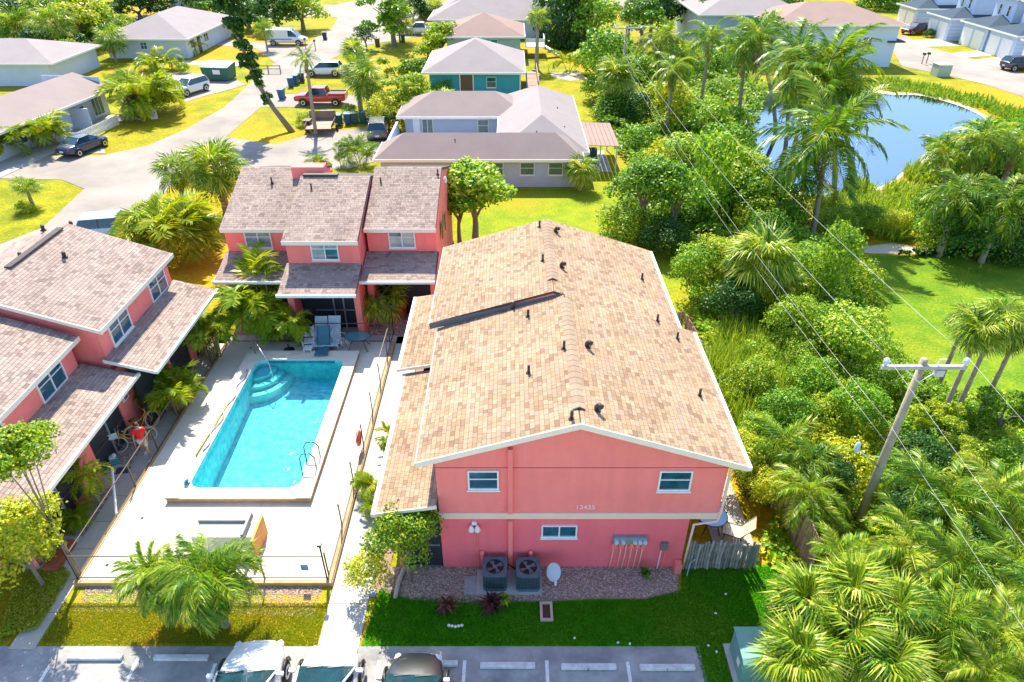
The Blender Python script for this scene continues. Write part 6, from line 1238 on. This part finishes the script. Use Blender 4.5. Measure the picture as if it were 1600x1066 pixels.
# ---- log palisade and brown board fence, patio set
lf_ = root('log_fence','grey weathered palisade of rough upright logs at the house corner','fence',(7,14.9,0)); g = random.Random(8)
for i in range(24):
    x = 5.85 + i*.098; y = 14.95 + g.uniform(-.04,.04); h = 1.28 + g.uniform(-.10,.08)
    MB().tube([(x+g.uniform(-.02,.02),y,-.05),(x+g.uniform(-.03,.03),y+.02,h*.5),(x+g.uniform(-.02,.02),y,h)],[.05,.044,.038],6).build('log',wood_g,lf_,'auto')
for z in (.3,1.0): MB().box(5.82,8.15,15.02,15.06,z,z+.07).build('rail',wood_g,lf_)
tag(MB().tube([(5.8,14.62,.03),(5.86,14.75,.5),(5.95,14.6,.9)],.02,5).build('fallen_cane',M('cane_blue',(.35,.48,.5),.7)),'loose pale cane leaning at the left end of the palisade','cane')
def boards(name, label, pts, h, w, mat, rail=True):
    t = root(name, label, 'fence', (pts[0][0], pts[0][1], 0)); g = random.Random(int(h*100)+len(pts))
    for (a, b) in zip(pts[:-1], pts[1:]):
        a, b = Vector(a), Vector(b); L = (b-a).length; n_ = int(L/w); az = math.atan2((b-a).y, (b-a).x)
        for i in range(n_):
            c = a.lerp(b, (i+.5)/n_); hh = h + g.uniform(-.06,.06); MB().cbox((c.x,c.y,hh/2),(w*.92,.022,hh),az,g.uniform(-.02,.02),g.uniform(-.015,.015)).build('board',mat,t)
        c = a.lerp(b,.5); o = Vector((math.sin(az),-math.cos(az)))*.03
        for z in (.4, h-.35): MB().cbox((c.x+o.x,c.y+o.y,z),(L,.035,.08),az).build('rail',mat,t)
    return t
boards('board_fence','brown grey upright board fence leaning beside the ferns',[(9.85,14.6),(9.75,16.4),(9.45,18.6),(9.1,20.6)],1.75,.14,wood_b)
boards('board_fence','tan board fence beyond the main roof edge',[(8.6,24.2),(8.7,26.5),(8.55,28.6)],1.7,.16,wood_b); boards('board_fence','tan board fence return running to the vines',[(7.0,28.9),(8.5,28.8)],1.7,.16,wood_b)
pt = root('patio_table','round glass patio table half under the upper floor','table',(7.0,16.6,.05)); MB().lathe((0,0,.70),[(.52,0),(.52,.014)],28).build('glass_top',M('table_glass_blue',(.22,.42,.62),.1,spec=.8),pt,local=True); MB().tube([(.53*math.cos(R(a)),.53*math.sin(R(a)),.705) for a in range(0,361,15)],.018,6,False).build('rim',black,pt,True,local=True)
for a in (45,135,225,315): MB().tube([(.4*math.cos(R(a)),.4*math.sin(R(a)),.7),(.3*math.cos(R(a)),.3*math.sin(R(a)),.35),(.42*math.cos(R(a)),.42*math.sin(R(a)),0)],.016,6).build('leg',black,pt,True,local=True)
slingt = M('sling_tan',(.62,.48,.36),.7)
for (x,y,rz,l) in [(7.35,17.45,.2,'tan sling patio chair behind the round table'),(7.8,16.2,-1.9,'tan sling patio chair tipped right of the round table')]: 
    o = sling(x,y,rz,l,slingt,M('bronze_frame',(.07,.05,.04),.4),.75,.9,'tan sling chairs on the side patio'); o.location.z = .05
gr = root('grill','covered grey grill by the corner of the upper floor','grill',(7.25,18.9,.05)); MB().box(-.35,.35,-.25,.25,.35,.8).build('cabinet',grey,gr,local=True); MB().lathe((-.35,0,.8),[(.24,0),(.26,.1),(.26,.6),(.24,.7)],14,'x').build('lid',M('grill_lid',(.5,.5,.5),.4),gr,'auto',local=True); chair_legs(gr,.6,.4,.35,black,.025)
tub = tag(MB().lathe((7.3,25.3,0),[(.3,0),(.42,.5),(.45,.52),(.40,.5),(.28,.05)],18).build('tub',M('tub_blue',(.10,.40,.55),.4),None,'auto'),'round blue tub between main roof and tan board fence','tub')
# ---- power poles and wires
def power_pole(px, pyb, label, ytop, arm, tr=.13, Y=None):
    p = at(px, pyb) if Y is None else Vector((px, Y, 0)); t = root('utility_pole', label, 'pole', (p.x, p.y, 0), 'wooden power poles'); h = ytop
    MB().tube([(0,0,-.2),(-.03,0,h*.5),(0,0,h)],[tr*1.25,tr,tr*.8],10).build('pole',polewood,t,True,local=True)
    MB().box(-arm/2,arm/2,-.16,-.06,h-.28,h-.16).build('crossarm',M('arm_grey',(.42,.42,.42),.8,.2,6),t,local=True)
    for s in (-1,1):
        MB().tube([(s*.55,-.10,h-.28),(0,-.14,h-.75)],.018,5).build('brace',white,t,local=True)
        MB().lathe((s*(arm/2-.08),-.11,h-.16),[(.03,0),(.06,.05),(.085,.10),(.085,.2),(.04,.26)],10).build('insulator',M('insulator_blue',(.62,.70,.80),.35),t,'auto',local=True)
    MB().box(.35,.6,-.22,-.05,h-.5,h-.29).build('switch_bracket',M('bracket_grey',(.55,.57,.6),.5),t,local=True); MB().tube([(.38,-.1,h-.16),(.38,-.1,h+.05),(.58,-.1,h+.05)],.02,5).build('fuse_link',white,t,local=True)
    return t
power_pole(1335,832,'near leaning looking wooden utility pole with grey crossarm',7.5,2.5); power_pole(968,176,'far utility pole among the vine draped trees',8.2,2.6)
power_pole(12.2,-30,'utility pole behind the camera carrying the same wires',7.5,2.5,Y=-30)
n0 = at(1335,832); f0 = at(968,176); wm_ = M('wire_pale',(.45,.45,.43),.5)
lj = root('pole_lamp','pale blue lamp on an arm left of the near pole','lamp',(n0.x,n0.y,3.4)); MB().tube([(n0.x-.1,n0.y-.05,3.2),(n0.x-.6,n0.y-.2,3.7),(n0.x-1.0,n0.y-.2,4.0)],.025,6).build('arm',steel,lj,True); MB().lathe((n0.x-1.15,n0.y-.2,4.0),[(.05,0),(.08,.1),(.08,.35),(.03,.42)],10).build('lamp_head',M('lamp_blue',(.5,.62,.75),.4),lj,'auto')
def wire(label, a, b, sag, r=.016, n=28):
    a, b = Vector(a), Vector(b); P_ = []
    for i in range(n+1): f = i/n; q = a.lerp(b, f); q.z -= sag*4*f*(1-f); P_.append(q)
    return tag(MB().tube(P_, r, 5).build('power_line', wm_, None, True), label, 'wire', 'overhead wires')
for s, nm_ in ((-1,'left'),(1,'right')):
    q = (n0.x+s*1.17, n0.y-.1, 7.62); wire(f'{nm_} high wire running from the near pole to the far pole', q, (f0.x+s*1.2, f0.y, 8.3), .9, .006); wire(f'{nm_} high wire running from the near pole out of the bottom right', q, (12.2+s*1.17,-30,7.6), .7, .005)
for dz, dx, l in ((4.9,-.2,'upper cable at mid height of the poles, far span'),(4.2,-.12,'lower cable at mid height of the poles, far span')): wire(l, (n0.x+dx, n0.y, dz), (f0.x+dx, f0.y, dz+1.0), .9, .006)
wire('cable at mid height of the near pole leaving at the bottom right', (n0.x-.2, n0.y, 4.9), (12,-30,5.0), .6, .005)
# ---- vehicles
tyre = M('tyre',(.02,.02,.02),.8); rimm = M('rim',(.55,.56,.58),.3,metal=.6); cglass = M('car_glass',(.015,.05,.07),.04,.3,2,spec=.9); tail = M('tail_light',(.45,.01,.01),.3); headm = M('head_light',(.7,.72,.75),.1)
def carpaint(n_, c): return M(n_, c, .28, .03, 1, coat=.8)
def car(px, py, head, kind, paint, label, xy=None, L=None, group=None):
    """local +X is the nose; head is the direction of the nose in degrees"""
    p = Vector((xy[0], xy[1], 0)) if xy else at(px, py); t = root('pickup_truck' if kind == 'pickup' else ('van' if kind == 'van' else 'car'), label, 'truck' if kind == 'pickup' else ('van' if kind == 'van' else 'car'), (p.x, p.y, .01), group, R(head))
    dims = dict(sedan=(4.7,1.82,1.44), suv=(4.6,1.86,1.68), hatch=(4.1,1.76,1.5), pickup=(5.5,1.95,1.85), van=(5.9,2.0,2.1))[kind]; Lc, Wc, Hc = dims; h = Lc/2; w = Wc/2
    prof = dict(sedan=[(-h,.45,.80,.80),(-h+.15,.28,.98,.92),(-h+.9,.22,1.02,1),(-.6,.2,.98,1),(.7,.2,.95,1),(h-1.1,.22,.90,.98),(h-.35,.25,.76,.87),(h,.35,.60,.60)],
        suv=[(-h,.5,.95,.84),(-h+.12,.3,1.12,.94),(-h+.8,.24,1.12,1),(-.4,.24,1.10,1),(.8,.24,1.08,1),(h-1.1,.25,1.04,.98),(h-.3,.3,.92,.90),(h,.42,.74,.76)],
        hatch=[(-h,.45,.9,.82),(-h+.12,.28,1.03,.93),(-h+.7,.22,1.02,1),(-.2,.2,.98,1),(.8,.2,.96,1),(h-.95,.22,.92,.98),(h-.3,.26,.78,.85),(h,.36,.60,.60)],
        pickup=[(-h,.6,1.12,.92),(-h+.06,.45,1.16,.97),(-h+1.2,.4,1.16,1),(-.3,.38,1.16,1),(.9,.38,1.16,1),(h-1.1,.4,1.14,.98),(h-.2,.42,1.05,.94),(h,.5,.9,.84)],
        van=[(-h,.5,1.25,.95),(-h+.06,.4,1.3,.98),(-h+1.4,.35,1.3,1),(-.2,.35,1.3,1),(1.2,.35,1.25,1),(h-1.0,.36,1.18,.98),(h-.3,.4,1.0,.92),(h,.5,.8,.82)])[kind]
    m = MB(); sec = []
    for (x, zb, zt, k) in prof:
        ww = w*k; zm = (zb+zt)/2; half = [(ww*.90,zb),(ww*.985,zb+.12),(ww,zm),(ww*.965,zt-.10),(ww*.88,zt-.015),(ww*.5,zt+.02),(0,zt+.03)]
        sec.append([(x, a, b) for a, b in half] + [(x, -a, b) for a, b in half[-2::-1]])
    ns = len(sec[0]); m.v = [q for s_ in sec for q in s_]
    m.f = [(i*ns+k, (i+1)*ns+k, (i+1)*ns+(k+1)%ns, i*ns+(k+1)%ns) for i in range(len(sec)-1) for k in range(ns)] + [tuple(range(ns)), tuple((len(sec)-1)*ns+k for k in range(ns))[::-1]]
    body = m.build('body', paint, t, True, local=True); sb_ = body.modifiers.new('sub','SUBSURF'); sb_.levels = 1; sb_.render_levels = 2
    # cabin: rear base, rear top, front top, front base
    cb = dict(sedan=(-h+.75,-h+1.55,.25,1.15), suv=(-h+.12,-h+.45,.30,1.15), hatch=(-h+.15,-h+.55,.30,1.15), pickup=(-.85,-.65,.65,1.45), van=(-h+.2,-h+.25,1.0,1.9))[kind]; zb = {'sedan':.96,'suv':1.07,'hatch':.96,'pickup':1.13,'van':1.24}[kind]
    wb_, wt = w*.90, w*.70; zt = Hc-.05
    def cabin(x0,x1,x2,x3,zb,zt,wb,wt,mat,name):
        q = MB(); q.add([(x0,-wb,zb),(x3,-wb,zb),(x3,wb,zb),(x0,wb,zb),(x1,-wt,zt),(x2,-wt,zt),(x2,wt,zt),(x1,wt,zt)],[(0,3,2,1),(4,5,6,7),(0,1,5,4),(1,2,6,5),(2,3,7,6),(3,0,4,7)])
        return q.build(name, mat, t, local=True)
    cabin(*cb, zb, zt, wb_, wt, cglass, 'windows')
    rf = MB(); x1, x2 = cb[1]-.02, cb[2]+.02; n_ = 5
    vs = []; 
    for i in range(n_+1):
        x = x1+(x2-x1)*i/n_; zz = zt+.012+.035*math.sin(math.pi*i/n_); vs += [(x,-wt-.02,zt+.0),(x,-wt*.8,zz),(x,0,zz+.025),(x,wt*.8,zz),(x,wt+.02,zt+.0)]
    fs = [(i*5+k,(i+1)*5+k,(i+1)*5+k+1,i*5+k+1) for i in range(n_) for k in range(4)]; rf.add(vs, fs); rf.build('roof', paint, t, True, local=True)
    for s in (-1, 1):
        for (xa, xb) in ((cb[3], cb[2]), (cb[0], cb[1])): MB().tube([(xa, s*wb_, zb-.02), (xb, s*wt, zt)], .035, 5).build('pillar', paint, t, True, local=True)
        xm = (cb[1]+cb[2])/2; MB().tube([(xm, s*wb_*1.0, zb-.02), (xm, s*wt, zt)], .03, 4).build('pillar', black, t, local=True)
        MB().cbox((cb[3]-.15, s*(w+.05), zb+.03), (.10,.16,.09)).build('mirror', paint, t, local=True)
        MB().lathe((h-.34, s*w*.66, prof[-1][2]+.0), [(.03,0),(.12,.06),(.10,.2),(.03,.27)], 10, 'x').build('headlight', headm, t, local=True); MB().cbox((-h+.09, s*w*.70, prof[0][2]-.03), (.12,.28,.13), s*.3).build('tail_light', tail, t, local=True)
        for x in (-h+Lc*.19, h-Lc*.19):
            rw_ = .33 if kind in ('sedan','hatch') else .38
            wh = MB().lathe((x, s*(w-.20) if s > 0 else s*(w-.20)-.0, rw_), [(rw_*.8,s*.0),(rw_,s*.03),(rw_,s*.19),(rw_*.85,s*.225)], 18, 'y').build('wheel', tyre, t, 'auto', local=True)
            MB().lathe((x, s*(w-.19), rw_), [(rw_*.66,s*.19),(rw_*.62,s*.225),(rw_*.2,s*.21)], 14, 'y').build('rim', rimm, wh, 'auto', local=True)
            ar = MB(); ar.tube([(x+(rw_+.05)*math.cos(R(a)), s*(w+.0), rw_+(rw_+.05)*math.sin(R(a))) for a in range(-5,186,19)], .035, 5, False); ar.build('wheel_arch', black, t, True, local=True)
    MB().cbox((h-.06, 0, prof[-1][1]+.10), (.06, Wc*.42, .12)).build('grille', black, t, local=True)
    MB().cbox((-h-.02, 0, .62 if kind != 'pickup' else .8), (.02,.36,.14)).build('number_plate', white, t, local=True)
    if kind in ('sedan','hatch','suv'):
        MB().tube([(cb[3]-.02,-w*.55,zb+.035),(cb[3]-.1,-.05,zb+.09)],.012,4).build('wiper',black,t,local=True); MB().tube([(cb[3]-.02,.1,zb+.035),(cb[3]-.1,w*.6,zb+.09)],.012,4).build('wiper',black,t,local=True)
    if kind == 'pickup':
        b = MB(); b.box(-h+.1,-.95,-w*.80,w*.80,1.19,1.20); b.build('bed_floor', black, t, local=True)
        for s in (-1,1): MB().box(-h+.05,-.92,s*w*.86-.05,s*w*.86+.05,1.12,1.30).build('bed_side', paint, t, local=True)
        MB().box(-h-.01,-h+.07,-w*.84,w*.84,.8,1.30).build('tailgate', paint, t, local=True)
    if kind == 'van':
        MB().box(-h+.1,-h+3.4,-w*.93,w*.93,1.2,2.15).build('utility_body', white, t, local=True); MB().tube([(-h+.2,-w*.7,2.3),(h-1.6,-w*.7,2.3)],.03,5).build('ladder_rack',steel,t,local=True); MB().tube([(-h+.2,w*.7,2.3),(h-1.6,w*.7,2.3)],.03,5).build('ladder_rack',steel,t,local=True)
        MB().box(-h+.2,h-1.9,-w*.985-.02,-w*.985-.005,.85,.98).build('side_stripe',M('stripe_blue',(.05,.15,.45),.4),t,local=True)
    return t
cw = carpaint('paint_white',(.80,.80,.80)); ck = carpaint('paint_black',(.015,.018,.022)); cn = carpaint('paint_navy',(.02,.035,.08)); crd = carpaint('paint_red',(.55,.01,.015)); cgy = carpaint('paint_grey',(.12,.12,.15)); cbl = carpaint('paint_paleblue',(.35,.55,.68)); cmr = carpaint('paint_maroon',(.09,.01,.03))
car(0,0,92,'sedan',cw,'white car left of the two at the bottom edge',(-7.3,9.62)); car(0,0,90,'hatch',cw,'white car right of the two at the bottom edge',(-5.15,9.75)); car(0,0,88,'hatch',ck,'black car in the shade at the bottom edge',(-2.75,9.5))
def hd(a, b): p, q = at(*a), at(*b); return math.degrees(math.atan2(q.y-p.y, q.x-p.x))
car(133,236,hd((115,243),(152,228)),'sedan',cn,'dark blue sedan parked before the picket fence'); car(299,146,hd((315,143),(285,152)),'suv',cw,'white suv on the drive by the bright green bush')
car(503,163,180,'pickup',crd,'red pickup truck on the driveway behind the thin palm'); car(508,118,182,'suv',cw,'white suv crossing the end of a driveway'); car(450,70,0,'van',cw,'white utility service van with blue stripe')
car(657,54,184,'pickup',cw,'nearer white pickup beside the street tree'); car(668,38,184,'pickup',cw,'farther white pickup behind the nearer one',group=None); car(592,212,97,'suv',cgy,'grey suv parked by the corner of the U shaped house'); car(188,371,12,'suv',cbl,'pale blue suv hidden behind the left coral roof')
car(1428,53,200,'suv',cmr,'maroon suv before the farthest garages'); car(1590,109,10,'suv',cn,'dark blue suv at the right edge street')
# ---- bins, trailer, dumpster, mail boxes
def bin_(px, py, label, mat):
    p = at(px, py); t = root('rubbish_bin', label, 'bin', (p.x, p.y, 0), 'wheeled rubbish bins', random.uniform(-.2,.2))
    MB().add([(-.25,-.28,.05),(.25,-.28,.05),(.25,.28,.05),(-.25,.28,.05),(-.31,-.36,1.0),(.31,-.36,1.0),(.31,.36,1.0),(-.31,.36,1.0)],[(0,3,2,1),(4,5,6,7),(0,1,5,4),(1,2,6,5),(2,3,7,6),(3,0,4,7)]).build('bin',mat,t,local=True)
    MB().cbox((0,0,1.05),(.68,.8,.07),rx=.06).build('lid',mat,t,local=True)
    for s in (-1,1): MB().lathe((s*.27,.3,.12),[(.12,0),(.12,s*.05)],10,'x').build('wheel',black,t,local=True)
bg_ = M('bin_green',(.02,.12,.11),.5); bb_ = M('bin_blue',(.02,.10,.25),.5)
for (x,y,l,mt) in [(507,192,'left bin behind the trailer',bg_),(516,192,'pale topped bin right behind the trailer',bg_),(530,196,'first bin right of the trailer',bg_),(544,194,'left bin of the middle pair',bb_),(555,193,'right bin of the middle pair',bg_),(568,192,'left bin of the pair before the fan palm',bg_),(579,192,'right bin of the pair before the fan palm',bb_),(604,190,'last bin behind the grey suv',bg_),(441,155,'blue bin standing alone at the end of the red pickup driveway',bb_),(630,66,'dark green bin by the large street tree',bg_),(455,136,'blue bin in the cluster by the street',bb_),(463,132,'middle bin in the cluster by the street',bb_),(472,128,'dark bin in the cluster by the street',M('bin_dark',(.03,.05,.08),.5)),(483,205,'dark brown bin left of the trailer',M('bin_brown',(.06,.04,.03),.6)),(508,62,'dark bin at the end of the van driveway',M('bin_black',(.03,.03,.04),.6)),(590,72,'reddish brown bin on the far verge',M('bin_red',(.14,.06,.06),.6))]: bin_(x,y,l,mt)
p = at(503,205); tl_ = root('utility_trailer','flat utility trailer with slatted tail ramp','trailer',(p.x,p.y,0),None,R(4))
for i in range(9): MB().box(-1.2,1.2,-1.6+i*.34,-1.3+i*.34,.62,.67).build('deck_board',M('deck_wood',(.45,.30,.22),.8,rnd=.2),tl_,local=True)
MB().box(-1.25,1.25,1.45,1.5,.6,1.5).build('ramp',M('trailer_metal',(.2,.14,.1),.6),tl_,local=True); MB().tube([(-.8,-1.6,.6),(0,-3.0,.5),(.8,-1.6,.6)],.05,5).build('drawbar',black,tl_,local=True)
for s in (-1,1): MB().lathe((s*1.35,.1,.33),[(.33,0),(.33,s*.18)],14,'x').build('wheel',tyre,tl_,local=True); MB().box(s*1.22-.02,s*1.22+.02,-1.6,1.5,.68,1.0).build('side_rail',M('rail_brown',(.2,.12,.08),.6),tl_,local=True)
p = at(345,124); du = root('dumpster','dark green dumpster with pale lid on the verge','dumpster',(p.x,p.y,0),None,R(-8)); MB().add([(-1.5,-1,.1),(1.5,-1,.1),(1.5,1,.1),(-1.5,1,.1),(-1.7,-1.1,1.5),(1.7,-1.1,1.5),(1.7,1.1,1.8),(-1.7,1.1,1.8)],[(0,3,2,1),(4,5,6,7),(0,1,5,4),(1,2,6,5),(2,3,7,6),(3,0,4,7)]).build('body',M('dumpster_green',(.02,.12,.09),.5),du,local=True)
for s in (-1,1): MB().add([(s*.05,-1.12,1.52),(s*1.7,-1.12,1.52),(s*1.7,1.1,1.86),(s*.05,1.1,1.86),(s*.05,-1.12,1.58),(s*1.7,-1.12,1.58),(s*1.7,1.1,1.92),(s*.05,1.1,1.92)],[(0,3,2,1),(4,5,6,7),(0,1,5,4),(1,2,6,5),(2,3,7,6),(3,0,4,7)]).build('lid',M('lid_pale',(.4,.52,.5),.5),du,local=True)
MB().box(-.2,.7,-1.14,-1.08,.8,1.3).build('sign_panel',white,du,local=True)
mk = root('garden_marker','white rectangular garden marker by the croton','marker',(at(241,186).x,at(241,186).y,0),None,.3); MB().box(-.35,.35,-.1,.1,0,1.1).build('slab',white,mk,local=True); MB().box(-.2,.2,-.115,-.102,.3,.7).build('panel',M('marker_grey',(.5,.5,.52),.7),mk,local=True)
p = at(1468,118); eb = root('utility_box','green grey utility box on the orange verge by the pond','utility box',(p.x,p.y,0)); MB().box(-.8,.8,-.8,.8,0,1.3).build('cabinet',M('box_sage',(.35,.42,.36),.6),eb,local=True); MB().box(-.86,.86,-.86,.86,1.3,1.38).build('lid',M('box_lid',(.5,.55,.5),.6),eb,local=True)
p = at(838,124); ca = root('garden_chair','pale blue garden chair alone on the far lawn','chair',(p.x,p.y,0),None,2.6); chair_legs(ca,.6,.6,.4,M('chair_blue',(.2,.45,.5),.6),.04); MB().box(-.35,.35,-.35,.35,.4,.46).build('seat',M('chair_blue2',(.2,.45,.5),.6),ca,local=True); MB().cbox((0,.38,.8),(.7,.06,.8),rx=-.25).build('backrest',M('chair_blue3',(.2,.45,.5),.6),ca,local=True)
for (px,py,l) in [(1440,100,'left mailbox on the orange verge'),(1447,99,'right mailbox on the orange verge'),(493,78,'mailbox at the street before the white van'),(478,75,'post of a street mailbox by the van driveway')]:
    p = at(px,py); mbx = root('mailbox',l,'mailbox',(p.x,p.y,0),'mailboxes by the streets'); MB().box(-.05,.05,-.05,.05,0,1.1).build('post',wood_b,mbx,local=True); MB().box(-.12,.12,-.25,.25,1.1,1.35).build('box',black,mbx,local=True)
rf_ = root('rail_fence','short low wooden rail fence by the far road','fence',(at(420,115).x,at(420,115).y,0)); 
for i in range(3): MB().box(-1.5+i*1.5-.06,-1.5+i*1.5+.06,-.06,.06,0,1.0).build('post',wood_b,rf_,local=True)
for z in (.5,.85): MB().box(-1.5,1.5,-.03,.03,z,z+.1).build('rail',wood_b,rf_,local=True)
sl2 = root('street_lamp','slim street lamp by the far green field','lamp',(at(1415,32).x,at(1415,32).y,0)); MB().tube([(0,0,0),(0,0,6)],[.12,.08],8).build('pole',steel,sl2,local=True); MB().tube([(0,0,5.9),(1.4,0,6.3)],.06,6).build('arm',steel,sl2,local=True); MB().cbox((1.6,0,6.3),(.7,.25,.12)).build('lamp_head',grey,sl2,local=True)
